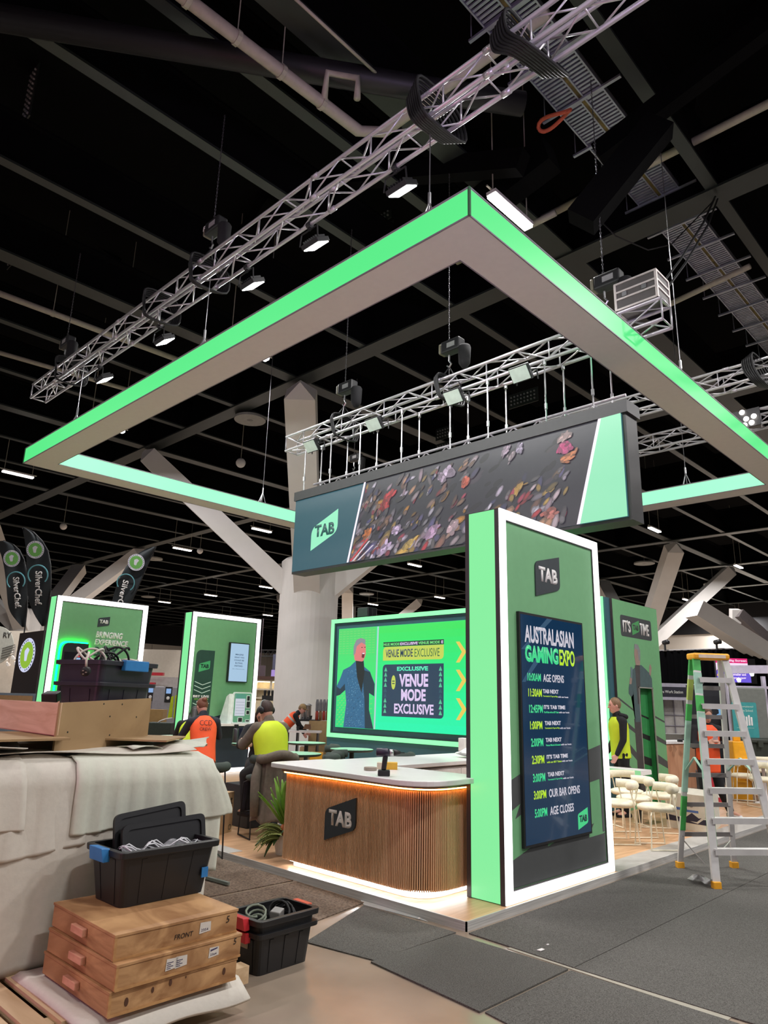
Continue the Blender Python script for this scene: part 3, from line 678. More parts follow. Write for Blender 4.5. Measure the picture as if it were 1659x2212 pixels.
# red-white banner corner in the crowd picture
for i, c_ in enumerate(((226,70,80), (236,226,236), (40,36,60), (236,226,236))): flat('banner_stripe', FS, [(-8.1+.06*i, 3.84), (-8.06+.06*i, 3.84), (-7.68+.04*i, 4.16-.04*i), (-7.72+.04*i, 4.16-.04*i)], lit('banner_%d' % i, rgb(*c_), .8), scr, .03, .001)
M_PINKW = lit('screen_white_line', rgb(255, 236, 255), 1.1)
flat('divider_line', FS, [(-7.825, 5.113), (-8.165, 3.83), (-8.125, 3.83), (-7.785, 5.113)], M_PINKW, scr, .032, .001)
flat('divider_line', FS, [(-3.725, 5.113), (-4.08, 3.83), (-4.035, 3.83), (-3.685, 5.113)], M_PINKW, scr, .032, .001)
flat('green_wedge', FS, [(-3.685, 5.113), (-4.035, 3.83), (-3.432, 3.83), (-3.432, 5.113)], lit('screen_mint', rgb(148, 232, 186), 1.0), scr, .032, .001)
logo(FS, -9.115, 4.145, .665, .64, lit('screen_mint2', rgb(152, 240, 196), 1.0), lit('screen_teal_letters', rgb(36, 92, 88), .9), scr, .006, .39, 'logo_picture', .001, rad=.13)
# rods between truss and screen, and the ladder beam along its top
mb = MB()
for i in range(14):
    x = -9.3+i*.4; mb.tube((x, YS+.2, 5.28), (x+.2, YS+.2, 5.42), .01, 5).tube((x+.2, YS+.2, 5.42), (x+.4, YS+.2, 5.28), .01, 5)
mb.tube((-9.35, YS+.2, 5.43), (-3.45, YS+.2, 5.43), .02, 8); obj('ladder_beam', mb, M_ALU, t)
for x in (-9.4, -8.71, -7.98, -7.04, -6.07, -5.39, -4.46, -3.79):
    for y, dx in ((7.61, 0), (7.89, .12)):
        mb = MB().tube((x+dx, y, 5.27), (x+dx, y, 6.17), .011, 6).lathe([(.022, -.04), (.022, .04)], (x+dx, y, 5.5), 8).lathe([(.025, -.03), (.025, .05)], (x+dx, y, 6.13), 8)
        obj('hanger_rod', mb, M_STEEL, t)

# ================================================================== booth: sign towers
PZ = .069
def tower(x, y0, y1, label, depth=.41, zt=3.512):
    """tower with its printed face towards +x and a glowing green side towards -y"""
    t = thing('sign_tower', label, 'sign tower', (x-depth/2, (y0+y1)/2, PZ))
    fr = Fr((x, 0, 0), (0, 1, 0), (0, 0, 1), (1, 0, 0))
    obj('core', MB().box(x-depth, y0+.012, PZ, x-.03, y1, zt-.004), M_DARK, t)
    obj('side_light_panel', MB().box(x-depth+.045, y0, PZ+.005, x-.06, y0+.012, zt-.004), M_GLOW, t, label='glowing green side panel')
    obj('side_trim', MB().box(x-depth, y0-.004, PZ, x-depth+.045, y0+.012, zt).box(x-.06, y0-.004, PZ, x-.012, y0+.012, zt).box(x-depth, y0-.002, zt-.006, x-.012, y0+.012, zt), M_DARK, t)
    mb = MB(); ringpoly(mb, fr, rect(y0, PZ+.004, y1, zt), rect(y0+.1, PZ+.092, y1-.1, zt-.092), -.012, .014); obj('frame_light', mb, M_WGLOW, t, label='glowing white frame')
    flat('printed_face', fr, rect(y0+.095, PZ+.085, y1-.095, zt-.088), M_PRINT, t, -.03, .006)
    mb = MB(); ringpoly(mb, fr, rect(y0+.1, PZ+.092, y1-.1, zt-.092), rect(y0+.112, PZ+.104, y1-.112, zt-.104), -.024, .012); obj('shadow_gap', mb, M_DARK, t)
    return t, fr
# ---- front pillar
t, fr = tower(-3.72, 5.42, 7.36, 'tall green front pillar with white glowing frame and event schedule screen')
P1 = t
d = dict(off=-.0235, th=.0012)
flat('zigzag_print', fr, [(5.516, 1.036), (5.725, 1.10), (5.725, .762), (5.61, .725), (5.695, .846), (5.519, .782)], M_PRINTD, t, **d)
flat('zigzag_print', fr, [(5.526, .391), (5.879, .476), (5.879, .50), (6.132, .50), (6.132, .443), (6.276, .473), (6.276, .50), (6.91, .50), (6.906, .435), (7.19, .442), (7.235, .45), (7.235, .178), (5.526, .178)], M_PRINTD, t, **d)
flat('zigzag_print', fr, [(6.9, 1.25), (7.235, 1.305), (7.235, .975), (6.9, .94)], M_PRINTD, t, **d)
flat('zigzag_print', fr, [(6.9, .54), (7.012, .557), (6.93, .48), (6.9, .48)], M_PRINTD, t, off=-.0233, th=.0012)
flat('zigzag_print', fr, [(7.191, .46), (7.235, .46), (7.235, 1.0), (7.177, .967)], M_PRINTD, t, off=-.0233, th=.0012)
logo(fr, 6.045, 2.742, .473, .464, M_LOGOD, M_LETW, t, -.022, .25, th=.01)
sc_ = flat('schedule_screen', fr, rect(5.70, .478, 6.915, 2.552), M_BLACK, t, -.024, .03)
flat('screen_glass', fr, rect(5.722, .498, 6.893, 2.53), mat('screen_navy', rgb(18, 40, 66), .08, emit=rgb(20, 56, 84), es=.45, coat=.3), sc_, .006, .002)
M_SCT = lit('screen_pale_text', rgb(214, 210, 222), .85); M_SCG = lit('screen_green_text', rgb(60, 216, 140), .95); M_SCY = lit('screen_lime_text', rgb(186, 232, 40), .95)
S = dict(off=.0085, th=.0006)
lettering('AUSTRALASIAN', fr, 5.785, 2.268, .925, .166, M_SCT, sc_, bold=.03, **S)
lettering('GAMING', fr, 5.785, 2.087, .605, .16, M_SCG, sc_, bold=.05, **S); lettering('EXPO', fr, 6.41, 2.083, .305, .16, M_SCY, sc_, bold=.03, **S)
rows = [(1.913, '10:00AM', M_SCG, 'AGE OPENS', None, .39), (1.77, '11:30AM', M_SCY, 'TAB NEXT', 'Terminals & Tap-to-Play', .29), (1.623, '12:45PM', M_SCG, "IT'S TAB TIME", 'The All-Stars with our SKY Talent', .40), (1.475, '1:00PM', M_SCY, 'TAB NEXT', 'Terminals & Tap-to-Play', .295),
        (1.322, '2:00PM', M_SCG, 'TAB NEXT', 'Venue Mode & Screens', .29), (1.17, '2:30PM', M_SCY, "IT'S TAB TIME", 'with our SKY Talent', .39), (1.013, '3:00PM', M_SCG, 'TAB NEXT', 'Terminals & Tap-to-Play', .30), (.866, '3:00PM', M_SCY, 'OUR BAR OPENS', None, .575), (.712, '5:00PM', M_SCG, 'AGE CLOSES', None, .435)]
for i, (z, a, m, b, c, w) in enumerate(rows):
    u = 5.815+.0075*i; wa = .235 if i < 3 else .21
    lettering(a, fr, u, z, wa, .074, m, sc_, bold=.02, **S)
    if c is None: lettering(b, fr, u+.26+(.015 if i == 0 else 0), z, w, .074, M_SCT, sc_, bold=.02, **S)
    else:
        lettering(b, fr, u+.255, z+.036, w, .038, M_SCT, sc_, bold=.04, **S)
        lettering(c, fr, u+.255, z-.001, .27, .017, m, sc_, bold=.02, **S); lettering('with our hosts', fr, u+.53, z-.001, .2, .017, M_SCT, sc_, bold=.02, **S)
logo(fr, 6.642, .536, .198, .19, lit('screen_logo_green', rgb(64, 206, 132), .95), lit('screen_logo_navy', rgb(14, 60, 64), .6), sc_, .0085, .26, 'logo_picture', .0006)
for a in ((5.72, 2.2, 6.2, 2.53), (5.72, 1.9, 6.05, 2.2)): flat('screen_ray', fr, [(a[0], a[1]), (a[0]+.06, a[1]), (a[2]+.1, a[3]), (a[2], a[3])], lit('screen_ray', rgb(34, 84, 118), .75), sc_, .0081, .0003)

# ---- tower with the BRINGING EXPERIENCE BACK print
t, fr = tower(-13.95, 5.385, 7.275, 'green tower lettered BRINGING EXPERIENCE BACK, furthest left of the booth', .37)
logo(fr, 6.238, 2.98, .24, .225, M_LOGOD, M_LETW, t, -.022, .22, th=.006)
E_ = dict(off=-.0225, th=.002)
lettering('BRINGING', fr, 6.232, 2.77, .55, .128, M_LETW, t, bold=.035, slant=.12, **E_)
lettering('EXPERIENCE', fr, 6.225, 2.632, .69, .112, M_LETW, t, bold=.035, slant=.12, **E_)
M_GDK = mat('dark_green_print', rgb(24, 62, 50), .6)
lettering('BACK', fr, 6.235, 2.41, .5, .185, M_GDK, t, bold=.045, slant=.05, **E_)
lettering('FOR', fr, 6.245, 2.19, .38, .185, M_GDK, t, bold=.045, slant=.05, **E_)
tm = thing('betting_terminal', 'black self service terminal glowing green behind, on the BRINGING EXPERIENCE tower', 'terminal', (-13.9, 5.8, PZ))
fr2 = Fr((-13.95, 0, 0), (0, 1, 0), (0, 0, 1), (1, 0, 0))
flat('terminal_body', fr2, rounded([(5.56, .9), (6.05, .9), (6.05, 2.625), (5.56, 2.625)], [0, 0, 0, .14], 8), M_BLACKP, tm, .03, .1)
flat('backlight', fr2, rounded([(5.53, .9), (6.08, .9), (6.08, 2.655), (5.53, 2.655)], [0, 0, 0, .15], 8), lit('terminal_backlight', rgb(0, 255, 80), 20.0), tm, .012, .008)
flat('terminal_screen', fr2, rect(5.6, 1.6, 6.0, 2.45), mat('terminal_glass', rgb(20, 18, 24), .1), tm, .131, .002)
for u, v, w, c_ in ((5.82, 2.28, .1, (150, 190, 230)), (5.62, 1.98, .06, (190, 200, 230)), (5.62, 1.82, .06, (120, 150, 210)), (5.86, 2.36, .04, (220, 60, 70))): flat('screen_icon', fr2, rounded(rect(u, v, u+w, v+w*.7), w*.2), lit('term_%d' % c_[0], rgb(*c_), .9), tm, .134, .001)

# ---- tower with the BET LIVE banner
t, fr = tower(-13.95, 8.365, 10.22, 'green tower with BET LIVE banner and small wall screen, second from left', .37)
bn = flat('banner_print', fr, rounded([(8.53, .9), (9.0, .9), (9.02, 2.69), (8.55, 2.69)], [0, 0, 0, .14], 8), mat('banner_green', rgb(34, 70, 58), .6), t, -.024, .0012)
logo(fr, 8.64, 2.207, .278, .262, mat('print_green_logo', rgb(72, 176, 110), .6), mat('print_navy', rgb(22, 56, 50), .6), bn, -.0225, .31, 'logo_plate', .001)
M_PALEG = mat('pale_green_print', rgb(200, 226, 214), .6)
for z in (1.995, 1.908, 1.82, 1.535):
    flat('chevron_print', fr, [(8.565, z), (8.77, z-.07), (8.975, z), (8.975, z+.016), (8.77, z-.054), (8.565, z+.016)], M_PALEG, bn, -.0222, .001)
lettering('BET LIVE', fr, 8.56, 1.662, .40, .05, M_LETW, bn, bold=.06, **E_); lettering('WITH THE TAB APP', fr, 8.582, 1.607, .365, .037, mat('print_lime', rgb(120, 176, 70), .6), bn, bold=.04, **E_); lettering('HERE', fr, 8.66, 1.548, .205, .042, M_LETW, bn, bold=.06, **E_)
flat('badge_print', fr, rounded([(8.54, 1.3), (8.62, 1.3), (8.62, 1.38), (8.54, 1.38)], .03), M_PALEG, bn, -.0222, .001)
flat('dark_wedge_print', fr, [(9.04, 1.235), (9.42, 1.325), (10.12, 1.36), (10.12, .165), (9.04, .165)], mat('navy_print', rgb(30, 44, 58), .6), t, -.024, .0012)
tv = thing('wall_screen', 'small portrait wall screen reading IMAGINE WHAT YOU COULD BE BUYING INSTEAD', 'screen', (-13.93, 9.63, 2.0))
flat('screen_frame', fr, rect(9.36, 2.02, 9.90, 2.91), M_BLACK, tv, .0, .05); flat('screen_glass', fr, rect(9.385, 2.04, 9.882, 2.888), lit('screen_sky', rgb(168, 198, 226), .95), tv, .05, .002)
M_NAVYT = lit('screen_navy_text', rgb(56, 86, 120), .8)
for i, (s, w) in enumerate((('IMAGINE', .225), ('WHAT YOU', .27), ('COULD BE', .27), ('BUYING', .2), ('INSTEAD.', .23))): lettering(s, fr, 9.635-w/2, 2.625-.064*i, w, .034, M_NAVYT, tv, off=.053, th=.0006, bold=.02)
lettering('Set a Deposit Limit', fr, 9.47, 2.302, .33, .024, M_NAVYT, tv, off=.053, th=.0006, bold=0)
km = thing('betting_kiosk', 'white and green betting kiosk machine on a shelf before the BET LIVE tower', 'kiosk', (-13.6, 9.55, 1.1))
FK = Fr((-13.55, 0, 0), (0, 1, 0), (0, 0, 1), (1, 0, 0))
flat('kiosk_front', FK, rounded(rect(9.30, 1.13, 9.80, 1.80), .05), mat('kiosk_white', rgb(226, 236, 232), .4), km, 0, .03)
mb = MB().prism([(-13.9, 9.31, 1.13), (-13.55, 9.31, 1.13), (-13.55, 9.31, 1.76), (-13.66, 9.31, 1.70)], (0, -.1, 0)); obj('kiosk_side', mb, mat('kiosk_white', rgb(226, 236, 232), .4), km)
flat('kiosk_green_face', FK, rounded(rect(9.325, 1.155, 9.775, 1.775), .04), mat('kiosk_green', rgb(104, 166, 136), .5), km, .03, .003)
flat('kiosk_screen', FK, rect(9.355, 1.29, 9.62, 1.755), lit('kiosk_screen', rgb(206, 210, 222), .9), km, .034, .002)
flat('screen_header', FK, rect(9.355, 1.66, 9.62, 1.755), lit('kiosk_teal', rgb(86, 156, 134), .8), km, .037, .001)
for z in (1.34, 1.4, 1.46, 1.52, 1.58): flat('screen_row', FK, rect(9.375, z, 9.6, z+.006), lit('kiosk_row', rgb(130, 136, 160), .7), km, .037, .001)
for a, b, c_, e in ((9.66, 1.62, 9.73, 1.72), (9.655, 1.47, 9.745, 1.60), (9.665, 1.33, 9.74, 1.40), (9.46, 1.165, 9.56, 1.25), (9.66, 1.17, 9.75, 1.2)):
    f_ = flat('kiosk_slot', FK, rounded(rect(a-.012, b-.012, c_+.012, e+.012), .012), mat('kiosk_white', rgb(226, 236, 232), .4), km, .034, .006); flat('slot_opening', FK, rect(a, b, c_, e), M_BLACK, f_, .041, .002)
sh = MB().box(-13.9, 9.0, 1.08, -13.45, 9.95, 1.13); obj('shelf', sh, M_WHITE, km)

# ================================================================== venue screen wall
YV = 11.3
t = thing('venue_screen_wall', 'teal wall with big green VENUE MODE screen and glowing mint frame', 'screen wall', (-9.1, YV+.2, PZ))
FV = Fr((0, YV, 0), (1, 0, 0), (0, 0, 1), (0, -1, 0))
obj('wall_body', MB().box(-12.62, YV+.01, PZ, -5.62, YV+.4, 3.52), M_TEAL, t)
mb = MB(); ringpoly(mb, FV, rect(-12.6, .87, -5.66, 3.53), rect(-12.50, .96, -5.76, 3.44), -.008, .03); obj('frame_light', mb, M_GLOWF, t, label='glowing mint frame')
mb = MB(); ringpoly(mb, FV, rect(-12.50, .96, -5.76, 3.44), rect(-12.44, 1.0, -5.82, 3.39), -.008, .012); obj('frame_recess', mb, mat('teal_recess', rgb(28, 54, 64), .5), t)
sc_ = flat('venue_screen', FV, rect(-12.32, 1.095, -5.95, 3.295), lit('venue_green_base', rgb(36, 240, 150), 1.0), t, 0, .02)
# colour bands of the picture: yellow-green at the top of the screen to mint at its foot
for i in range(14):
    q = i/13; z0_ = 1.1+2.19*q/1.0*13/14
    col = (20+40*q**2, 246-14*q, 176-78*q)
    flat('picture_band', FV, rect(-11.03, 1.1+2.19*i/14, -5.96, 1.1+2.19*(i+1)/14), lit('venue_band_%d' % i, rgb(*col), .98), sc_, .0205, .0004)
    flat('picture_band', FV, rect(-12.31, 1.1+2.19*i/14, -11.08, 1.1+2.19*(i+1)/14), lit('venue_bandl_%d' % i, rgb(40+40*q, 236-30*abs(q-.5), 130-20*q), .95), sc_, .0205, .0004)
mb = MB()
for j in range(17):
    for i in range(9):
        u = -12.28+i*.125+(.06 if j % 2 else 0); v = 1.14+j*.052
        if not (-11.99 < u < -11.24) and u < -11.12: mb.prism([FV.p(u, v, .0209), FV.p(u+.055, v+.012, .0209), FV.p(u+.055, v+.035, .0209), FV.p(u, v+.023, .0209)], FV.N*.0003)
for j in range(10):
    for i in range(10): mb.prism([FV.p(-12.29+i*.12, 2.72+j*.055, .0209), FV.p(-12.21+i*.12, 2.72+j*.055, .0209), FV.p(-12.21+i*.12, 2.735+j*.055, .0209), FV.p(-12.29+i*.12, 2.735+j*.055, .0209)], FV.N*.0003)
obj('picture_pattern', mb, lit('venue_pattern', rgb(120, 226, 120), .9), sc_)
flat('divider_line', FV, [(-11.055, 3.29), (-11.09, 1.1), (-11.045, 1.1), (-11.01, 3.29)], lit('venue_divider', rgb(186, 216, 222), .9), sc_, .0225, .001)
# presenter picture: laughing man in a patterned jacket
S_ = .0215
FACE = lit('pic_skin', rgb(232, 130, 128), .9)
flat('presenter_jacket', FV, [(-11.72, 2.55), (-11.9, 2.43), (-12.12, 2.355), (-12.22, 2.15), (-12.318, 2.0), (-12.318, 1.773), (-12.2, 1.8), (-12.03, 1.909), (-11.98, 1.623), (-12.05, 1.1), (-11.10, 1.1), (-11.25, 1.5), (-11.26, 1.85), (-11.1, 1.78), (-11.095, 2.05), (-11.19, 2.2), (-11.25, 2.31), (-11.44, 2.42), (-11.46, 2.55)], lit('pic_jacket', rgb(46, 108, 150), .85), sc_, S_, .0006)
rj = random.Random(5); mb = MB(); mb2 = MB()
for i in range(420):
    u = rj.uniform(-11.98, -11.42); v = rj.uniform(1.12, 2.35); a = rj.uniform(.01, .03)
    (mb if i % 2 else mb2).prism([FV.p(u, v, S_+.0007), FV.p(u+a, v+a*.4, S_+.0007), FV.p(u+a*.7, v+a, S_+.0007)], FV.N*.0002)
obj('jacket_pattern', mb, lit('pic_jacket_l', rgb(120, 176, 206), .85), sc_); obj('jacket_pattern', mb2, lit('pic_jacket_d', rgb(24, 60, 92), .85), sc_)
flat('jacket_dark_side', FV, [(-11.5, 2.36), (-11.25, 2.3), (-11.1, 2.04), (-11.1, 1.79), (-11.26, 1.85), (-11.25, 1.5), (-11.1, 1.1), (-11.36, 1.1), (-11.4, 1.7)], lit('pic_jacket_s', rgb(22, 52, 70), .85), sc_, S_+.001, .0003)
flat('jacket_dark_side', FV, [(-12.318, 1.98), (-12.318, 1.773), (-12.2, 1.8), (-12.03, 1.909), (-12.05, 2.05), (-12.2, 1.93)], lit('pic_jacket_s', rgb(22, 52, 70), .85), sc_, S_+.001, .0003)
flat('presenter_shirt', FV, [(-11.72, 2.58), (-11.47, 2.56), (-11.42, 2.3), (-11.5, 1.85), (-11.66, 2.2)], lit('pic_black', rgb(16, 24, 28), .8), sc_, S_+.0013, .0003)
flat('presenter_head', FV, rounded([(-11.76, 2.56), (-11.48, 2.53), (-11.40, 2.68), (-11.41, 2.9), (-11.5, 3.02), (-11.72, 2.98), (-11.79, 2.8)], .05), FACE, sc_, S_+.0016, .0003)
flat('presenter_hair', FV, rounded([(-11.8, 2.66), (-11.74, 2.72), (-11.7, 2.88), (-11.55, 2.96), (-11.42, 2.9), (-11.43, 3.02), (-11.57, 3.06), (-11.72, 3.02), (-11.8, 2.88)], .02), lit('pic_hair', rgb(150, 150, 160), .85), sc_, S_+.0019, .0003)
flat('presenter_mouth', FV, rounded([(-11.53, 2.62), (-11.45, 2.61), (-11.43, 2.72), (-11.52, 2.73)], .02), lit('pic_mouth', rgb(120, 30, 46), .8), sc_, S_+.002, .0003)
flat('presenter_teeth', FV, rect(-11.51, 2.70, -11.44, 2.722), M_PINKW, sc_, S_+.0023, .0003)
for u in (-11.55, -11.455): flat('presenter_eye', FV, rounded(rect(u, 2.84, u+.045, 2.855), .005), lit('pic_black', rgb(16, 24, 28), .8), sc_, S_+.002, .0003)
# texts of the picture
NAVY = lit('pic_navy', rgb(36, 62, 92), .85); PINKT = lit('pic_lilac', rgb(226, 204, 244), .95); MINTT = lit('pic_mint', rgb(80, 240, 190), .95)
flat('ticker_box', FV, rect(-10.862, 2.835, -9.153, 2.935), lit('pic_tick', rgb(18, 48, 44), .8), sc_, S_, .0006)
lettering('NUE MODE', FV, -10.85, 2.855, .47, .058, lit('pic_limeg', rgb(120, 236, 130), .9), sc_, off=S_+.001, th=.0005, bold=.03); lettering('EXCLUSIVE', FV, -10.36, 2.855, .5, .058, PINKT, sc_, off=S_+.001, th=.0005, bold=.04)
lettering('VENUE MODE', FV, -9.84, 2.855, .58, .058, lit('pic_limeg', rgb(120, 236, 130), .9), sc_, off=S_+.001, th=.0005, bold=.03); lettering('E', FV, -9.22, 2.855, .05, .058, PINKT, sc_, off=S_+.001, th=.0005, bold=.04)
flat('yellow_box', FV, rounded([(-10.862, 2.54), (-9.157, 2.54), (-9.157, 2.83), (-10.862, 2.83)], [0, .1, 0, .1]), lit('pic_yellow', rgb(206, 222, 92), .9), sc_, S_+.0004, .0006)
lettering('VENUE MODE', FV, -10.785, 2.605, .79, .17, NAVY, sc_, off=S_+.0012, th=.0005, bold=.02); lettering('EXCLUSIVE', FV, -9.945, 2.6, .68, .168, lit('pic_green_d', rgb(36, 110, 70), .8), sc_, off=S_+.0012, th=.0005, bold=0)
flat('navy_box', FV, rounded([(-10.862, 1.378), (-9.157, 1.378), (-9.157, 2.455), (-10.862, 2.455)], [0, .1, 0, .1]), NAVY, sc_, S_, .0006)
lettering('EXCLUSIVE', FV, -10.438, 2.316, .87, .088, MINTT, sc_, off=S_+.001, th=.0005, bold=.04)
lettering('VENUE', FV, -10.371, 1.99, .807, .262, PINKT, sc_, off=S_+.001, th=.0005, bold=.04); lettering('MODE', FV, -10.307, 1.703, .68, .242, PINKT, sc_, off=S_+.001, th=.0005, bold=.04); lettering('EXCLUSIVE', FV, -10.5, 1.443, 1.085, .202, PINKT, sc_, off=S_+.001, th=.0005, bold=.03)
flat('yellow_oval', FV, [(-10.535+.062*math.cos(a*PI/10), 2.08+.148*math.sin(a*PI/10)) for a in range(20)], lit('pic_yellow', rgb(206, 222, 92), .9), sc_, S_+.001, .0005)
for k in range(2): flat('tiny_print_bar', FV, rect(-10.572, 2.095-.05*k, -10.498, 2.115-.05*k), NAVY, sc_, S_+.0017, .0003)
for k in range(9):
    z = 2.31-.108*k; m_ = MINTT if k not in (4, 5) else lit('pic_dim_tri', rgb(44, 96, 112), .8)
    for u in (-10.77, -9.24): flat('triangle_picture', FV, [(u-.045, z), (u+.045, z), (u, z+.095)], lit('pic_tri', rgb(92, 206, 160), .85) if k not in (4, 5) else m_, sc_, S_+.001, .0004)
ORG = lit('pic_orange', rgb(238, 208, 92), .95)
for z in (2.67, 2.12, 1.574):
    for u in (-8.845, -8.6, -8.35, -8.1): flat('chevron_picture', FV, [(u, z-.2), (u+.07, z-.2), (u+.25, z), (u+.07, z+.205), (u, z+.205), (u+.16, z)] if False else [(u, z+.205), (u+.09, z+.205), (u+.26, z), (u+.09, z-.205), (u, z-.205), (u+.15, z)], ORG, sc_, S_, .0005)
# speaker on the wall
c = ony(788, 1318, 11.45); t2 = thing('speaker_box', 'dark loudspeaker standing on the venue screen wall', 'speaker', (c.x, 11.5, 3.53))
obj('cabinet', MB().box(-.16, -.14, .01, .2, .16, .24), M_BLACKP, t2, world=False, bevel=.02); obj('grille', MB().box(-.14, -.15, .03, .18, -.14, .22), mat('grille', rgb(40, 60, 52), .7), t2, world=False); obj('bracket', MB().box(.2, -.04, 0, .26, .04, .2), M_BLACK, t2, world=False)

# ================================================================== IT'S TIME wall
XI = -5.58
t = thing('presenter_wall', "green wall lettered IT'S TAB TIME with a presenter print and doorway", 'sign wall', (XI-.2, 12.4, PZ))
FI = Fr((XI, 0, 0), (0, 1, 0), (0, 0, 1), (1, 0, 0))
mb = MB().box(XI-.4, 11.46, PZ, XI-.002, 12.3, 3.515).box(XI-.4, 12.3, 2.03, XI-.002, 12.86, 3.515).box(XI-.4, 12.86, PZ, XI-.002, 13.3, 3.515)
obj('wall_body', mb, M_DARK, t)
mb = MB(); mb.prism([FI.p(*q) for q in rect(11.475, PZ, 12.3, 3.51)], FI.N*.003).prism([FI.p(*q) for q in rect(12.3, 2.03, 12.86, 3.51)], FI.N*.003).prism([FI.p(*q) for q in rect(12.86, PZ, 13.29, 3.51)], FI.N*.003); obj('printed_face', mb, M_PRINT, t)
M_GIN = mat('deep_green_print', rgb(44, 132, 70), .6)
obj('doorway_lining', MB().box(XI-.39, 12.855, PZ, XI-.01, 12.862, 2.03).box(XI-.4, 12.3, PZ, XI-.10, 12.86, 2.03).box(XI-.39, 12.298, PZ, XI-.01, 12.304, 2.03), M_GIN, t)
obj('door_frame', MB().box(XI-.02, 12.285, PZ, XI+.012, 12.305, 2.045).box(XI-.02, 12.855, PZ, XI+.012, 12.875, 2.045).box(XI-.02, 12.285, 2.025, XI+.012, 12.875, 2.045), mat('door_alu', rgb(170, 170, 160), .4, metal=.3), t)
pl = flat('title_plate', FI, rounded(rect(11.74, 2.89, 12.995, 3.26), .06), mat('title_slate', rgb(62, 66, 68), .6), t, .003, .002)
lettering("IT'S", FI, 11.83, 2.965, .3, .215, M_LETW, pl, off=.006, th=.001, bold=.03); lettering('TIME', FI, 12.515, 2.967, .37, .212, M_LETW, pl, off=.006, th=.001, bold=.03)
logo(FI, 12.185, 2.935, .295, .285, mat('title_green', rgb(74, 150, 88), .6), mat('title_slate', rgb(62, 66, 68), .6), pl, .0055, .3, 'logo_plate', .001)
Q = .0035
flat('presenter_trousers', FI, [(12.04, 1.5), (12.285, 1.55), (12.29, .1), (12.06, .1)], mat('print_charcoal', rgb(68, 66, 66), .7), t, Q, .001)
flat('presenter_coat', FI, [(12.06, 2.0), (12.08, 1.45), (12.285, 1.45), (12.285, 2.03), (12.86, 2.04), (12.87, 2.2), (12.78, 2.3), (12.64, 2.36), (12.46, 2.43), (12.26, 2.40), (12.1, 2.33), (12.0, 2.1), (11.95, 2.12), (11.90, 2.0), (11.89, 1.92), (11.98, 1.86), (12.075, 1.92)], mat('print_slate_coat', rgb(72, 92, 94), .7), t, Q+.001, .001)
flat('presenter_shirt', FI, [(12.2, 2.41), (12.4, 2.42), (12.33, 1.75), (12.22, 1.75)], mat('print_charcoal', rgb(68, 66, 66), .7), t, Q+.002, .001)
flat('presenter_head', FI, rounded([(12.24, 2.40), (12.41, 2.42), (12.44, 2.6), (12.40, 2.73), (12.24, 2.75), (12.2, 2.6)], .04), mat('print_face', rgb(150, 128, 118), .7), t, Q+.002, .001)
flat('presenter_hair', FI, rounded([(12.37, 2.5), (12.43, 2.5), (12.455, 2.68), (12.38, 2.78), (12.24, 2.79), (12.215, 2.7), (12.34, 2.7)], .015), mat('print_hair', rgb(128, 130, 130), .7), t, Q+.003, .001)
flat('presenter_hand', FI, rounded([(12.77, 2.28), (12.83, 2.25), (12.89, 2.4), (12.84, 2.47), (12.79, 2.42)], .015), mat('print_face', rgb(150, 128, 118), .7), t, Q+.002, .001)
flat('presenter_hand', FI, rounded([(11.93, 2.08), (12.02, 2.08), (12.06, 2.2), (11.98, 2.2)], .015), mat('print_face', rgb(150, 128, 118), .7), t, Q+.002, .001)
flat('microphone_print', FI, rounded([(12.0, 2.18), (12.06, 2.18), (12.1, 2.36), (12.03, 2.38)], .02), mat('print_mic', rgb(96, 118, 122), .7), t, Q+.003, .001)
for a, b, c_, e, w in ((11.48, 1.86, 12.07, 1.65, .03), (11.48, 1.56, 12.06, 1.33, .07), (11.48, 1.3, 12.07, .94, .12), (11.48, .9, 12.06, .60, .2), (12.88, 1.56, 13.29, 1.46, .03), (12.88, 1.22, 13.29, 1.11, .07), (12.88, .9, 13.29, .76, .12)):
    flat('ray_print', FI, [(a, b), (c_, e), (c_, e-w), (a, b-w*1.2)], M_PRINTD, t, Q-.0003, .0008)
for z, w in ((1.62, .03), (1.3, .08), (.92, .13)): obj('lining_stripe', MB().hexa([(XI-.101, 12.31, z-w), (XI-.101, 12.85, z-w-.1), (XI-.097, 12.85, z-w-.1), (XI-.097, 12.31, z-w), (XI-.101, 12.31, z), (XI-.101, 12.85, z-.1), (XI-.097, 12.85, z-.1), (XI-.097, 12.31, z)]), M_BLACK, t)

# ================================================================== bar counter
t = thing('bar_counter', 'oak slatted bar counter with white top, warm LED and TAB sign', 'counter', (-5.1, 5.3, PZ))
M_SLAT = wood('oak_slat', rgb(228, 186, 146), rgb(204, 160, 122), 2.0, .5, (9, 9, .35), .02)
M_CTOP = mat('white_worktop', rgb(226, 222, 222), .3, var=.02)
CXL, CXR, CYF, CYB = -6.10, -4.20, 4.925, 5.62
def outline(inset, r, xl=CXL, xr=CXR, yf=CYF, yb=CYB, rl=.05):
    return rounded([(xl+inset, yf+inset), (xr-inset, yf+inset), (xr-inset, yb), (xl+inset, yb)], [rl, r, 0, 0], 10)
def extr(pts, z0, z1): return MB().prism([(x, y, z0) for x, y in pts], (0, 0, z1-z0))
obj('carcass', extr(outline(.012, .348), .142, .965), mat('counter_core', rgb(90, 66, 50), .6), t)
obj('plinth', extr(outline(.075, .285), PZ, .142), mat('plinth_white', rgb(232, 230, 226), .4), t)
# fluted slats follow the rounded front
o_ = outline(0, .36); path = [V((x, y, 0)) for x, y in o_]
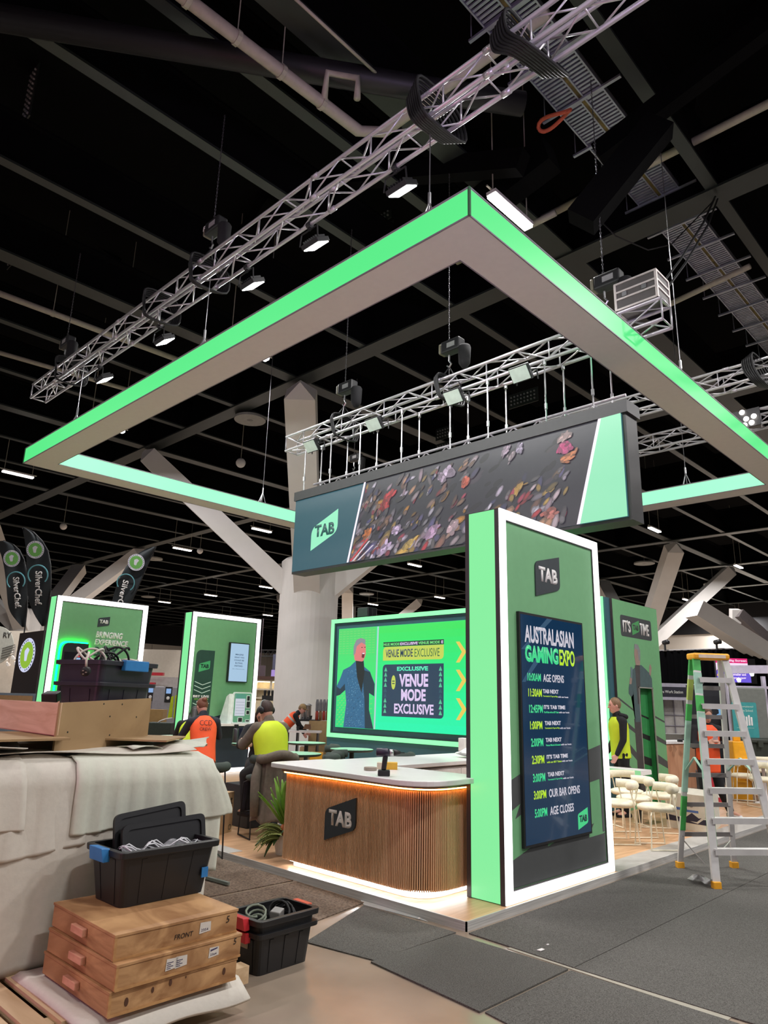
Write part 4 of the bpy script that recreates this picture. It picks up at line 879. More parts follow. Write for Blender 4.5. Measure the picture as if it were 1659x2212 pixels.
# path order: front left -> front right -> right side back
seg = path[:len(path)-1]; pts = []
acc = 0; step = .0195
for a, b in zip(seg[:-1], seg[1:]):
    L = (b-a).length; d_ = (b-a).normalized() if L > 0 else V((1, 0, 0))
    s = step-acc if acc else 0
    while s < L: pts.append((a+d_*s, d_)); s += step
    acc = (L-(s-step)) if s-step <= L else 0
mb = MB()
for p, d_ in pts:
    n = V((d_.y, -d_.x, 0)); q = [p-d_*.007-n*.012, p+d_*.007-n*.012, p+d_*.0045+n*.013, p-d_*.0045+n*.013]
    mb.prism([(v.x, v.y, .135) for v in q], (0, 0, .80))
obj('slatted_front', mb, M_SLAT, t)
top_o = rounded([(-6.27, 4.80), (-4.05, 4.70), (-4.05, 5.66), (-6.27, 5.66)], [.12, .42, .0, .06], 10)
obj('worktop', MB().prism([(x, y, 1.0) for x, y in top_o], (0, 0, .045)), M_CTOP, t, bevel=.006)
obj('worktop_rim', extr(outline(-.05, .40), .965, 1.0), mat('rim_bronze', rgb(150, 116, 96), .35, metal=.3), t)
led = [V((x, y, .955)) for x, y in outline(-.026, .386)][:-1]
obj('warm_led', MB().path([p for p in led[2:]], .006, 5), lit('warm_led', (1, .36, .07, 1), 20), t)
led = [V((x, y, .126)) for x, y in outline(.045, .315)][:-1]
obj('white_led', MB().path([p for p in led[2:]], .009, 5), lit('white_led', (.92, .97, 1, 1), 24), t)
FC = Fr((0, CYF-.016, 0), (1, 0, 0), (0, 0, 1), (0, -1, 0))
logo(FC, -5.437, .398, .42, .42, mat('counter_sign', rgb(44, 52, 58), .5), M_LETW, t, 0, .34, 'counter_sign', .016)
# return counter behind, doors towards the server
t = thing('back_counter', 'white bar return counter with flush doors running back from the oak counter', 'counter', (-6.4, 7.2, PZ))
obj('body', MB().box(-6.78, 5.70, PZ, -5.92, 8.9, .90), M_WHITE, t)
obj('worktop', MB().box(-6.82, 5.68, .93, -5.86, 8.92, .975), M_CTOP, t, bevel=.004)
obj('shadow_line', MB().box(-6.76, 5.72, .90, -5.95, 8.88, .93), mat('grey_gap', rgb(150, 144, 140), .6), t)
for k in range(5):
    y0 = 5.73+k*.634; dr = obj('door', MB().box(-5.92, y0, .12, -5.9, y0+.628, .885), M_WHITE, t, bevel=.003)
    for yy in (y0+.06, y0+.12): obj('lock', MB().lathe([(.012, 0), (.012, .006)], (-5.899, yy+.2, .80), 8, (1, 0, 0)), mat('lock_grey', rgb(110, 106, 104), .4), dr)

# ================================================================== foreground: wrapped pile, crates, bins
M_FOAM = mat('foam_sheet', rgb(208, 201, 190), .75, var=.03, scale=30, bump=.15)
M_FOAM2 = mat('foam_sheet_pale', rgb(206, 206, 192), .75, var=.03, scale=30, bump=.15)
rf = random.Random(3)
t = thing('wrapped_panel_pile', 'big pile of panels wrapped in draped white foam sheets at the left edge', 'pile', (-5.3, 1.6, .14))
obj('panel_core', MB().box(-6.1, .0, .15, -4.68, 2.84, 1.22), mat('core_board', rgb(150, 120, 90), .7), t)
XF = -4.62
def sheet(y0, y1, zb, off, seed, top_to=-5.6, flare=0.0, ztop=1.262, waves=14, amp=.006, zb2=None, name='foam_sheet', m=None, sag=.0):
    rr = random.Random(seed); ph = [rr.uniform(0, 6) for _ in range(6)]
    prof = []
    for i in range(6): prof.append((top_to+(XF-.14-top_to)*i/5, 1.0, 0))
    for i in range(1, 7):
        a = i/6*PI/2; prof.append((XF-.14+.14*math.sin(a), 1.0, .14*(1-math.cos(a))))
    n = 22; rows = []
    ny = 46
    for j in range(ny+1):
        q = j/ny; row = []
        zbot = zb+((zb2 if zb2 is not None else zb)-zb)*q+.012*math.sin(9*q+ph[0])
        ztp = ztop+.045*(1-min(1, max(0, (y0+(y1-y0)*q-1.0)/2)))
        pts = [(x, ztp-dz) for x, _, dz in prof]+[(XF, ztp-.14-(ztp-.14-zbot)*k/n) for k in range(1, n+1)]
        for i, (x, z) in enumerate(pts):
            dn = max(0, ztp-z); yy = y0+(y1-y0)*q
            yy += flare*min(1, dn/.35)**.7*max(0, (q-.35)/.65)**2
            w_ = amp*(math.sin(q*waves*PI+ph[1]+.6*z)+.5*math.sin(q*waves*2.3*PI+ph[2]))*min(1, .3+dn*2)+.010*math.sin(z*5+ph[3]+q*3)*min(1, dn*3)
            zz = z+off if i < 9 else z
            if i < 6: zz += .012*math.sin(x*9+q*7+ph[4])+.01*math.sin(q*15+ph[5])
            row.append((x+(off+w_ if i >= 8 else 0)+sag*dn*dn, yy, zz))
        rows.append(row)
    mb = MB().grid(rows); o = obj(name, mb, m or M_FOAM, t, smooth=True)
    s = o.modifiers.new('thickness', 'SOLIDIFY'); s.thickness = .008; return o
sheet(.1, 2.96, .14, .0, 1, flare=.10, waves=26, amp=.005)
sheet(.1, 1.74, .93, .022, 2, flare=.03, waves=8, zb2=.90)
sheet(1.20, 2.56, .74, .014, 3, flare=.06, waves=14, zb2=.80, amp=.007)
sheet(2.30, 2.98, .52, .010, 4, flare=.15, waves=8, m=M_FOAM2)
sheet(2.05, 3.0, .86, .034, 5, flare=.22, waves=16, zb2=.88, amp=.008, m=M_FOAM2)
# loose crinkled sheets lying on top
def loose(pts, z, seed, nx=14, ny=10, amp=.02, mm=None):
    a, b, c, d = [V(p) for p in pts]; rr = random.Random(seed); ph = [rr.uniform(0, 6) for _ in range(4)]; rows = []
    for i in range(nx+1):
        row = []
        for j in range(ny+1):
            u, v = i/nx, j/ny; p = (a*(1-u)+b*u)*(1-v)+(d*(1-u)+c*u)*v
            row.append((p.x+.02*math.sin(7*v+ph[0]), p.y+.02*math.sin(9*u+ph[1]), z+amp*(math.sin(8*u+5*v+ph[2])+.7*math.sin(13*v+4*u+ph[3]))+amp*1.5*u*v))
        rows.append(row)
    o = obj('loose_sheet', MB().grid(rows), mm or M_FOAM, t, smooth=True); s = o.modifiers.new('thickness', 'SOLIDIFY'); s.thickness = .006
loose([(-4.72, 1.2), (-4.70, 2.92), (-5.7, 3.0), (-5.8, 1.1)], 1.33, 1, amp=.012)
loose([(-4.75, 2.5), (-4.86, 3.1), (-5.62, 3.62), (-5.9, 2.5)], 1.325, 2, amp=.018, mm=M_FOAM2)
loose([(-4.7, .6), (-4.66, 1.75), (-5.4, 1.9), (-5.6, .6)], 1.37, 3, amp=.014)
# boards and plywood box on the pile
M_MDF = wood('mdf', rgb(164, 134, 96), rgb(150, 120, 84), 1.2, .75, (2, 2, 2), .01)
M_PLY = wood('ply_pale', rgb(226, 190, 164), rgb(206, 166, 138), 1.6, .6, (1, 1, 9), .03)
M_PINE = wood('crate_ply', rgb(192, 150, 104), rgb(142, 100, 62), 1.3, .6, (1.2, 3.5, 6), .05)
def board(pts, z0, z1, m, label):
    o = obj('loose_board', MB().prism([(x, y, z0) for x, y in pts], (0, 0, z1-z0)), m); return tag(o, label, 'board')
q = [onz(385, 1631, 1.30), onz(250, 1621, 1.30), onz(215, 1606, 1.30), onz(300, 1612, 1.30)]
board([(-4.70, 2.70), (-5.15, 2.36), (-5.62, 2.75), (-5.15, 3.12)], 1.378, 1.390, M_MDF, 'thin tan board lying on the foam right of the plywood box')
board([(-4.66, 1.2), (-4.70, 2.02), (-5.6, 2.2), (-5.7, 1.0)], 1.405, 1.418, M_MDF, 'tan board lying flat under the pink plywood side at left')
t = thing('plywood_box', 'open plywood box with tan fibreboard end standing on the wrapped pile', 'box', (-5.1, 2.4, 1.42))
A0 = V((-4.86, 1.99)); A1 = V((-5.27, 2.86)); LW = onz(0, 1572, 1.425); e2 = (V((LW.x, LW.y))-A0).normalized(); e1 = (A1-A0).normalized()
def wallp(a, b, z0, z1, th, z0b=None, z1b=None):
    d = (b-a).normalized(); n = V((-d.y, d.x))*th
    z0b = z0 if z0b is None else z0b; z1b = z1 if z1b is None else z1b
    return MB().hexa([(a.x, a.y, z0), (b.x, b.y, z0b), (b.x+n.x, b.y+n.y, z0b), (a.x+n.x, a.y+n.y, z0), (a.x, a.y, z1), (b.x, b.y, z1b), (b.x+n.x, b.y+n.y, z1b), (a.x+n.x, a.y+n.y, z1)])
obj('fibreboard_end', wallp(A0, A1, 1.30, 1.632, .016, 1.335, 1.672), M_MDF, t, label='tan fibreboard end panel with screw holes')
obj('plywood_side', wallp(A0+e2*.005, A0+e2*1.5, 1.427, 1.632, -.015), M_PLY, t, label='pale plywood side with wavy grain')
obj('box_floor', MB().prism([(p.x, p.y, 1.42) for p in (A0+e2*.02+e1*.02, A1+e2*.02, A1+e2*1.45, A0+e2*1.45)], (0, 0, .012)), M_PLY, t)
mb = MB(); nrm = V((e1.y, -e1.x, 0))
for u, z in ((.42, 1.61), (.62, 1.60), (.5, 1.52), (.52, 1.39), (.1, 1.44), (.8, 1.5)): p = A0+e1*u; mb.lathe([(.006, -.002), (.006, .002)], (p.x, p.y, z+.04*u), 8, nrm)
obj('screw_hole', mb, M_BLACK, t)

# ---- storage bins
M_BINB = mat('bin_black', rgb(26, 26, 28), .4, var=.12); M_BLUE = mat('clip_blue', rgb(46, 120, 184), .45); M_RED = mat('clip_red', rgb(196, 44, 52), .45); M_ORG = mat('clip_orange', rgb(206, 84, 56), .45)
def storage_bin(label, loc, rz, W, L, Wt, Lt, H, clip=None, clips=(-1,), group=None, name='storage_bin', second=0.0, m=None):
    m = m or M_BINB
    t = thing(name, label, 'storage bin', loc, rz, group)
    def rr(w, l, z, r=.04): return [(x, y, z) for x, y in rounded([(-w/2, -l/2), (w/2, -l/2), (w/2, l/2), (-w/2, l/2)], r, 4)]
    prof = [(.0, 0), (0, .0), (1, 1)]
    rows = [rr(W, L, 0), rr(Wt, Lt, H-.03), rr(Wt-.012, Lt-.012, H-.03), rr(W-.012, L-.012, .012)]
    mb = MB().grid(rows, close=True); n = len(rows[0]); mb.f.append(tuple(range(n-1, -1, -1))); mb.m.append(0); mb.f.append(tuple(range(3*n, 4*n))); mb.m.append(0)
    sh_ = mb
    rim = [rr(Wt-.01, Lt-.01, H-.035), rr(Wt+.05, Lt+.05, H-.035), rr(Wt+.055, Lt+.055, H), rr(Wt-.012, Lt-.012, H+.002)]
    mb = MB().grid(rim+[rim[0]], close=True); obj('rim', mb, m, t, world=False, bevel=.004)
    if second:
        rim = [rr(Wt-.03, Lt-.03, H-second-.03), rr(Wt+.045, Lt+.045, H-second-.03), rr(Wt+.05, Lt+.05, H-second), rr(Wt-.03, Lt-.03, H-second)]
        obj('lower_rim', MB().grid(rim+[rim[0]], close=True), m, t, world=False, bevel=.004)
    z1 = H-.05-(second if second else 0); mb = sh_
    for k in (-1, 0, 1):
        for s in (-1, 1):
            for (w0, l0, w1, l1, ax) in ((W, L, W+(Wt-W)*z1/H, L+(Lt-L)*z1/H, 0),):
                y0, y1 = k*l0*.28, k*l1*.28; x0, x1 = s*w0/2, s*w1/2
                mb.hexa([(x0-s*.004, y0-.016, .01), (x0+s*.004, y0-.016, .01), (x0+s*.004, y0+.016, .01), (x0-s*.004, y0+.016, .01), (x1-s*.004, y1-.016, z1), (x1+s*.006, y1-.016, z1), (x1+s*.006, y1+.016, z1), (x1-s*.004, y1+.016, z1)])
    for k in (-1, 1):
        for s in (-1, 1):
            x0, x1 = k*W*.25, k*(W+(Wt-W)*z1/H)*.25; y0, y1 = s*L/2, s*(L+(Lt-L)*z1/H)/2
            mb.hexa([(x0-.014, y0-s*.004, .01), (x0+.014, y0-s*.004, .01), (x0+.014, y0+s*.004, .01), (x0-.014, y0+s*.004, .01), (x1-.014, y1-s*.004, z1), (x1+.014, y1-s*.004, z1), (x1+.014, y1+s*.006, z1), (x1-.014, y1+s*.006, z1)])
    obj('shell', sh_, m, t, world=False)
    if clip:
        for s in clips:
            y = s*(Lt/2+.03); obj('clip_handle', MB().hexa([(-.085, y-.03, H-.065), (.085, y-.03, H-.065), (.085, y+.012, H-.065), (-.085, y+.012, H-.065), (-.075, y-.045, H+.012), (.075, y-.045, H+.012), (.075, y+.012, H+.006), (-.075, y+.012, H+.006)]), clip, t, world=False, bevel=.005)
    return t
b1 = storage_bin('black bin with blue clip handle and lids stuck in it, on the crates', (-4.275, 2.445, .527), .02, .32, .55, .40, .62, .30, M_BLUE)
# lids stuck upright in the bin, and clear film
def lid(dx, ty, h, label=None, y0=-.26, y1=.24):
    a = V((dx, y0, .05)); n = V((-.25, 0, 1)).normalized(); s = V((0, 1, 0)); out = rounded([(0, 0), (y1-y0, 0), (y1-y0, h), (0, h)], .04, 4)
    nn = n.cross(s)
    return tag(obj('bin_lid', MB().prism([b1.matrix_basis @ (a+s*u+n*v) for u, v in out], nn*.018), M_BINB, bevel=.004), label, 'bin lid')
tag(None, None, None) if False else None
b1m = Matrix.Translation(V((-4.275, 2.445, .527))) @ Matrix.Rotation(.02, 4, 'Z')
def lid2(dx, y0, y1, h, zoff, label):
    a = V((dx, y0, .06)); n = V((-.22, 0, 1)).normalized(); s = V((0, 1, zoff)).normalized(); nn = n.cross(s)
    o = thing('bin_lid', label, 'bin lid', tuple(b1m @ a))
    out = rounded([(0, 0), (y1-y0, 0), (y1-y0, h), (0, h)], .045, 5); inn = rounded([(.03, .03), (y1-y0-.03, .03), (y1-y0-.03, h-.03), (.03, h-.03)], .035, 5)
    P_ = lambda u, v, w: b1m @ (a+s*u+n*v+nn*w)
    obj('lid_panel', MB().prism([P_(u, v, 0) for u, v in out], (b1m.to_3x3() @ nn)*.008), M_BINB, o)
    mb = MB(); k = len(out); vs = [P_(u, v, w) for w in (-.012, .014) for u, v in out]+[P_(u, v, w) for w in (-.012, .014) for u, v in inn]; fs = []
    for i in range(k):
        j = (i+1) % k; fs += [(i, j, k+j, k+i), (2*k+i, 3*k+i, 3*k+j, 2*k+j), (i, 2*k+i, 2*k+j, j), (k+i, k+j, 3*k+j, 3*k+i)]
    mb.add(vs, fs); obj('lid_rim', mb, M_BINB, o)
lid2(-.045, -.22, .27, .40, .10, 'rear black lid standing in the bin on the crates')
lid2(.015, -.20, .38, .345, .04, 'front black lid standing in the bin on the crates')
M_FILM = mat('clear_film', rgb(190, 190, 196), .12, var=.3, scale=30, alpha=.38, spec=1.0)
rows = []; rr_ = random.Random(9)
for i in range(12):
    row = []
    for j in range(26): row.append(b1m @ V((.03+.012*i, -.27+.58*j/25, .275+.022*math.sin(i*.5+j*.45)+.014*math.sin(j*.9+i*.3))))
    rows.append(row)
tag(obj('plastic_film', MB().grid(rows), M_FILM), 'crumpled clear film spilling in the bin on the crates', 'plastic film')
for i in range(3):
    pts = [b1m @ V((.05+.03*i+.02*math.sin(k), -.26+.05*k, .29+.025*math.sin(k*1.7+i))) for k in range(11)]
    tag(obj('film_strand', MB().path(pts, .005, 5), mat('film_glint', rgb(210, 210, 214), .15), smooth=True), ['clear twisted film strand nearest the rim of the bin on the crates', 'clear twisted film strand in the middle of the bin on the crates', 'clear twisted film strand beside the lid of the bin on the crates'][i], 'plastic film')
obj('tape_mark', MB().obox(b1m @ V((.192, .25, .12)), (.004, 0, 0), (0, .022, 0), (0, 0, .028)), M_BLUE, b1, label='blue tape on the side')
b2 = storage_bin('black bin with red clip handles and cables, on the concrete floor', (-4.16, 3.31, 0), .03, .27, .42, .33, .47, .325, M_RED, (-1,), second=.075)
b2m = Matrix.Translation(V((-4.16, 3.31, 0))) @ Matrix.Rotation(.03, 4, 'Z')
obj('clip_handle', MB().obox(b2m @ V((0, .262, .31)), (.08, 0, 0), (0, .022, 0), (0, 0, .02)), M_ORG, b2, label='orange clip handle', bevel=.005)
obj('clip_handle', MB().obox(b2m @ V((0, -.26, .215)), (.085, 0, 0), (0, .02, 0), (0, 0, .03)), M_RED, b2, label='lower red clip handle', bevel=.005)
obj('paper_label', MB().obox(b2m @ V((-.02, -.226, .16)), (.06, 0, 0), (0, .003, 0), (0, 0, .02)), mat('paper_old', rgb(176, 170, 156), .7), b2)
M_RUB = mat('cable_rubber', rgb(18, 18, 20), .6); M_CWH = mat('cable_white', rgb(206, 200, 188), .5)
def coil(label, c, r, n, m, seed, tilt=0.0, rad=.008, name='cable_coil'):
    rr = random.Random(seed); pts = []
    R = Matrix.Rotation(tilt, 3, 'X')
    for i in range(n*12):
        a = i*PI/6; k = 1+.15*math.sin(i*.37+seed); pts.append(V(c)+R @ V((math.cos(a)*r*k, math.sin(a)*r*.8*k, i*.0022*rad/.008+.02*math.sin(i*.5))))
    return tag(obj(name, MB().path(pts, rad, 6), m, smooth=True), label, 'cable')
coil('coiled black cable standing in the bin on the floor', b2m @ V((.0, .12, .25)), .085, 4, M_RUB, 2, .9)
coil('pale green cable coil lying in the bin on the floor', b2m @ V((-.02, -.12, .26)), .07, 3, mat('cable_sage', rgb(120, 128, 112), .5), 4, .2)
tag(obj('power_adapter', MB().obox(b2m @ V((.02, .02, .29)), (.04, .01, 0), (-.01, .03, .01), (0, 0, .03)), mat('adapter_grey', rgb(120, 116, 112), .4), bevel=.006), 'grey power adapter among cables in the bin on the floor', 'adapter')
# two nested bins on the pile, tilted, stuffed with leads
pn = at(208, 1424, 5.15); pr_ = at(322, 1452, 5.65); pl = at(143, 1428, 5.45)
ca = V(((pl.x+pr_.x)/2, (pl.y+pr_.y)/2)); ang = math.atan2(pr_.y-pn.y, pr_.x-pn.x)-PI/2
H2 = pn.z-1.435
b3 = storage_bin('pair of nested black bins with blue clip handle, full of leads, on the plywood box', (ca.x, ca.y, 1.435), ang, .34, .50, .43, .58, H2, None, (), second=.16, m=mat('bin_violet_black', rgb(44, 40, 52), .4, var=.12))
b3m = Matrix.Translation(V((ca.x, ca.y, 1.435))) @ Matrix.Rotation(ang, 4, 'Z')
obj('clip_handle', MB().obox(b3m @ V((.245, .03, H2-.03)), (.022*math.cos(ang), .022*math.sin(ang), 0), (-.13*math.sin(ang), .13*math.cos(ang), 0), (0, 0, .04)), M_BLUE, b3, label='blue clip handle', bevel=.006)
for i, (m, lb) in enumerate(((M_CWH, 'white extension lead looping up out of the nested bins, leftmost'), (M_RUB, 'black lead looping highest out of the nested bins'), (M_CWH, 'white lead loops along the right of the nested bins'), (M_RUB, 'black lead loops in the middle of the nested bins'))):
    y = (-.2, .06, .2, -.02)[i]; h = (.11, .14, .05, .09)[i]; pts = [b3m @ V((.06*math.sin(k*.2+i), y+.10*math.cos(k*.155+i*.4), H2-.02+h*(.5+.5*math.sin(k*.25+.9*i)))) for k in range(70)]
    tag(obj('extension_lead', MB().path(pts, .009, 6), m, smooth=True), lb, 'cable')
pl_ = thing('power_plug', 'black round plug hanging over the near rim of the nested bins', 'plug', tuple(at(188, 1446, 5.1)))
c = at(186, 1450, 5.1); obj('plug_body', MB().lathe([(.03, -.02), (.034, .0), (.034, .02), (.02, .03)], c, 14, -CF), M_RUB, pl_)
mb = MB()
for a in (0, 2.1, 4.2): mb.obox(c-CF*.032+CR*.014*math.cos(a)+CU*.014*math.sin(a), CR*.006, CU*.003, CF*.004)
obj('pins', mb, M_STEEL, pl_); obj('lead', MB().path([c+CU*.03, c+CU*.08+CR*.002, c+CU*.13-CF*-.05], .009, 6), M_CWH, pl_, smooth=True)
tag(obj('adapter_block', MB().obox(at(112, 1505, 5.4), CR*.06, CU*.035, CF*.05), M_BLACKP, bevel=.008), 'black adapter block on the plywood box left of the nested bins', 'adapter')

# ---- pallet, bubble foam, crates
t = thing('wooden_pallet', 'pale timber pallet under the crates and the wrapped pile', 'pallet', (-4.7, 1.8, 0))
M_PAL = wood('pallet_timber', rgb(214, 186, 150), rgb(190, 158, 120), 1.4, .7, (.8, 8, 8), .05)
for y in (.6, .75, .9, 1.05, 1.2, 1.35, 1.5, 1.65, 1.8, 2.2, 2.6): obj('deck_board', MB().box(-6.0, y, .115, -3.86, y+.105, .14), M_PAL, t)
for x in (-5.9, -4.9, -4.02): obj('bearer', MB().box(x, .55, .02, x+.09, 2.97 if x > -4.5 else 2.75, .115), M_PAL, t)
for y in (.62, 1.7, 2.6): obj('bottom_board', MB().box(-6.0, y, 0, -3.85, y+.1, .02), M_PAL, t)
rows = []
for i in range(9):
    u = i/8; row = []
    for j in range(22):
        v = j/21; x = -4.60+.99*u; y = 1.82+.93*v
        droop = max(0, x+3.68)*1.0+max(0, 1.86-y)*.4
        row.append((x, y, .158-droop+.012*math.sin(9*v+3*u)*(1 if x > -3.7 or y < 1.9 else 0)))
    rows.append(row)
o = obj('packing_foam', MB().grid(rows), M_FOAM, smooth=True); s = o.modifiers.new('thickness', 'SOLIDIFY'); s.thickness = .02; tag(o, 'white packing foam sheet spread under the wooden crates', 'foam')
crate_pts = []
def crate(label, x0, x1, y0, y1, z, h, rz, notes):
    cxx, cyy = (x0+x1)/2, (y0+y1)/2; w, l = x1-x0, y1-y0
    t = thing('wooden_crate', label, 'crate', (cxx, cyy, z), rz)
    obj('crate_body', MB().box(-w/2, -l/2, 0, w/2, l/2, h-.014), M_PINE, t, world=False, bevel=.003)
    obj('crate_lid', MB().box(-w/2-.004, -l/2-.004, h-.014, w/2+.004, l/2+.004, h), M_PINE, t, world=False, bevel=.002)
    obj('edge_batten', MB().box(w/2-.012, -l/2-.003, .004, w/2+.003, -l/2+.012, h-.014).box(w/2, -l/2, 0, w/2+.004, l/2, .012), wood('crate_edge', rgb(186, 142, 92), rgb(150, 104, 62), 2, .6, (3, 3, 3), .04), t, world=False)
    hb = MB().box(-.075, -l/2-.03, h*.36, .075, -l/2, h*.68); obj('handle_block', hb, wood('handle_pine', rgb(214, 160, 132), rgb(190, 134, 108), 2, .6, (2, 8, 8), .03), t, world=False, bevel=.004)
    f = Fr((w/2+.001, 0, 0), (0, 1, 0), (0, 0, 1), (1, 0, 0))
    mw_ = Matrix.Translation(V((cxx, cyy, z))) @ Matrix.Rotation(rz, 4, 'Z')
    R3 = mw_.to_3x3(); fw = Fr(mw_ @ f.O, R3 @ f.U, R3 @ f.V, R3 @ f.N)
    for kind, u, v, s, txt in notes:
        if kind == 'ink': lettering(txt, fw, u, v, None, s, mat('marker_ink', rgb(34, 26, 22), .6), t, off=.001, th=.0006, bold=0, slant=.15)
        elif kind == 'label':
            lb = flat('paper_label', fw, [(u, v), (u+s*1.3, v+.006), (u+s*1.28, v+s*.95), (u+.004, v+s)], mat('paper_white', rgb(206, 200, 192), .6), t, .0005, .001)
            if txt.isdigit(): lettering(txt, fw, u+s*.2, v+s*.2, s*.8, s*.22, mat('label_ink', rgb(60, 56, 90), .6), lb, off=.002, th=.0005, bold=0)
            else:
                for k in range(4): flat('print_bar', fw, rect(u+s*.12, v+s*(.15+.16*k), u+s*(.8 if k % 2 else .55), v+s*(.21+.16*k)), mat('label_ink', rgb(60, 56, 90), .6), lb, .002, .0004)
            if txt == '2364': flat('ink_patch', fw, [(u+s*.2, v+s*.62), (u+s*1.1, v+s*.78), (u+s*1.1, v+s*.9), (u+s*.2, v+s*.8)], mat('label_ink', rgb(60, 56, 90), .6), lb, .002, .0004)
        else:
            flat('knot', fw, [(u+s*.55*math.cos(a*PI/6), v+s*math.sin(a*PI/6)) for a in range(12)], mat('wood_knot', rgb(78, 46, 28), .6), t, .0004, .0006)
    return t
crate('bottom wooden crate of the stack, with dark knots along its front', -4.465, -3.665, 1.935, 2.68, .172, .112, .0, [('knot', -.28, .05, .02, ''), ('knot', -.14, .07, .014, ''), ('knot', -.04, .08, .016, ''), ('knot', .29, .06, .018, ''), ('knot', .05, .085, .006, '')])
crate('middle wooden crate of the stack, with printed white address label', -4.46, -3.655, 1.945, 2.69, .285, .118, .012, [('label', -.10, .03, .055, 'ORDER'), ('label', -.045, .03, .055, 'No 12'), ('label', .16, .035, .05, '2364'), ('ink', .32, .07, .03, '5')])
crate('top wooden crate of the stack, marked FRONT in ink', -4.475, -3.695, 1.955, 2.685, .404, .121, -.012, [('ink', -.03, .035, .024, 'FRONT'), ('label', .12, .035, .055, '2354'), ('ink', .29, .06, .034, '5')])
o = obj('metal_bar', MB().bar(onz(440, 1894, .03), onz(494, 1909, .03), .03, .025), mat('grey_channel', rgb(120, 130, 122), .4, metal=.4)); tag(o, 'grey metal bar lying on the carpet beside the bin on the crates', 'metal bar')

# ================================================================== step ladder
t = thing('step_ladder', 'tall aluminium step ladder with yellow cap, splashed with green paint', 'ladder', (-2.9, 8.3, 0))
fa = [V((-3.47, 8.389, 0)), V((-3.067, 8.878, 0))]; fb = [V((-2.863, 7.751, 0))]; dr = (fa[1]-fa[0]).normalized(); fb.append(fb[0]+dr*.74)
HT = 2.30; mid = (fa[0]+fa[1]+fb[0]+fb[1])/4; nb = dr.cross(V((0, 0, 1)))
tl = mid-dr*.17+V((0, 0, HT-.06)); tr_ = mid+dr*.17+V((0, 0, HT-.06))
back = (fa[0]+fa[1]-fb[0]-fb[1]).normalized()
M_LAD = mat('ladder_aluminium', rgb(212, 212, 208), .4, metal=.25, var=.08, scale=6); M_PAINT = mat('green_paint', rgb(70, 176, 84), .5, var=.1); M_PAINT2 = mat('mint_paint', rgb(164, 206, 186), .5, var=.1, scale=4); M_YEL = mat('ladder_yellow', rgb(238, 170, 40), .45)
topb = [tl+back*.05, tr_+back*.05]; topf = [tl-back*.05, tr_-back*.05]
for k in range(2):
    rl = obj('front_rail', MB().bar(fb[k]+V((0, 0, .03)), topf[k], .075, .03, up=back), M_LAD, t)
    if k == 0:
        for a, b, m in ((.02, .16, M_LAD), (.17, .32, M_PAINT), (.34, .74, M_PAINT2), (.745, .82, M_PAINT), (.83, .93, M_PAINT2), (.94, 1, M_PAINT)): obj('paint_splash', MB().bar(fb[k].lerp(topf[k], a), fb[k].lerp(topf[k], b), .078, .033, up=back), m, rl)
    rl = obj('rear_rail', MB().bar(fa[k]+V((0, 0, .03)), topb[k], .055, .028, up=back), M_LAD, t)
    if k == 0:
        for a, b, m in ((.18, .34, M_PAINT), (.36, .7, M_PAINT2), (.7, .78, M_PAINT), (.8, .9, mat('lime_paint', rgb(176, 196, 96), .5)), (.92, 1, M_PAINT)): obj('paint_splash', MB().bar(fa[k].lerp(topb[k], a), fa[k].lerp(topb[k], b), .058, .031, up=back), m, rl)
for f_ in (fb[0], fb[1], fa[0], fa[1]): obj('rubber_foot', MB().obox(f_+V((0, 0, .035)), dr*.04, back*.035, (0, 0, .035)), M_YEL, t, bevel=.006)
obj('top_cap', MB().obox(mid+V((0, 0, HT-.035)), dr*.215, back*.095, (0, 0, .035)), M_YEL, t, bevel=.02)
obj('cap_label', MB().obox(mid+V((0, 0, HT-.035))-back*.096, dr*.16, back*.002, (0, 0, .018)), mat('cap_label', rgb(226, 210, 190), .5), t)
for i in range(1, 8):
    q = .03+i*.125
    a = fb[0].lerp(topf[0], q); b = fb[1].lerp(topf[1], q)
    st = obj('tread', MB().obox((a+b)/2, (b-a)/2, back*.045, (0, 0, .008)).obox((a+b)/2-back*.045-V((0, 0, .02)), (b-a)/2, back*.003, (0, 0, .028)), M_LAD, t)
for i in range(1, 7):
    q = .02+i*.14; a = fa[0].lerp(topb[0], q); b = fa[1].lerp(topb[1], q); obj('rear_brace', MB().bar(a, b, .015, .045), mat('brace_grey', rgb(130, 126, 122), .45, metal=.3), t)
for k in range(2):
    a = fb[k].lerp(topf[k], .46); b = fa[k].lerp(topb[k], .46); m_ = (a+b)/2+V((0, 0, .16))
    obj('spreader', MB().bar(a, m_, .025, .008).bar(m_, b, .025, .008), M_PAINT2, t)
    a = fa[k].lerp(topb[k], .14); obj('corner_brace', MB().bar(a, fa[1-k].lerp(topb[1-k], .03).lerp(fa[k], .55)+V((0, 0, .02)), .018, .006), M_LAD, t)
    a = fb[k].lerp(topf[k], .88); obj('corner_brace', MB().bar(fb[k].lerp(topf[k], .84), fb[k].lerp(topf[k], .905).lerp(fb[1-k].lerp(topf[1-k], .905), .22), .02, .006), M_LAD, t)
pts = [onz(1497, 1898, .02), onz(1510, 1902, .05), onz(1522, 1899, .03), onz(1535, 1909, .05), onz(1546, 1910, .03)]
rows = [[p+V((.05*math.sin(i), .03, 0)), p+V((0, 0, .04+.02*math.sin(i*2))), p+V((-.04, -.05, .0))] for i, p in enumerate(pts)]
tag(obj('plastic_film', MB().grid(rows), mat('film_grey', rgb(180, 180, 178), .3, alpha=.6), smooth=True), 'scrap of clear film on the carpet by the ladder\'s front foot', 'plastic film')

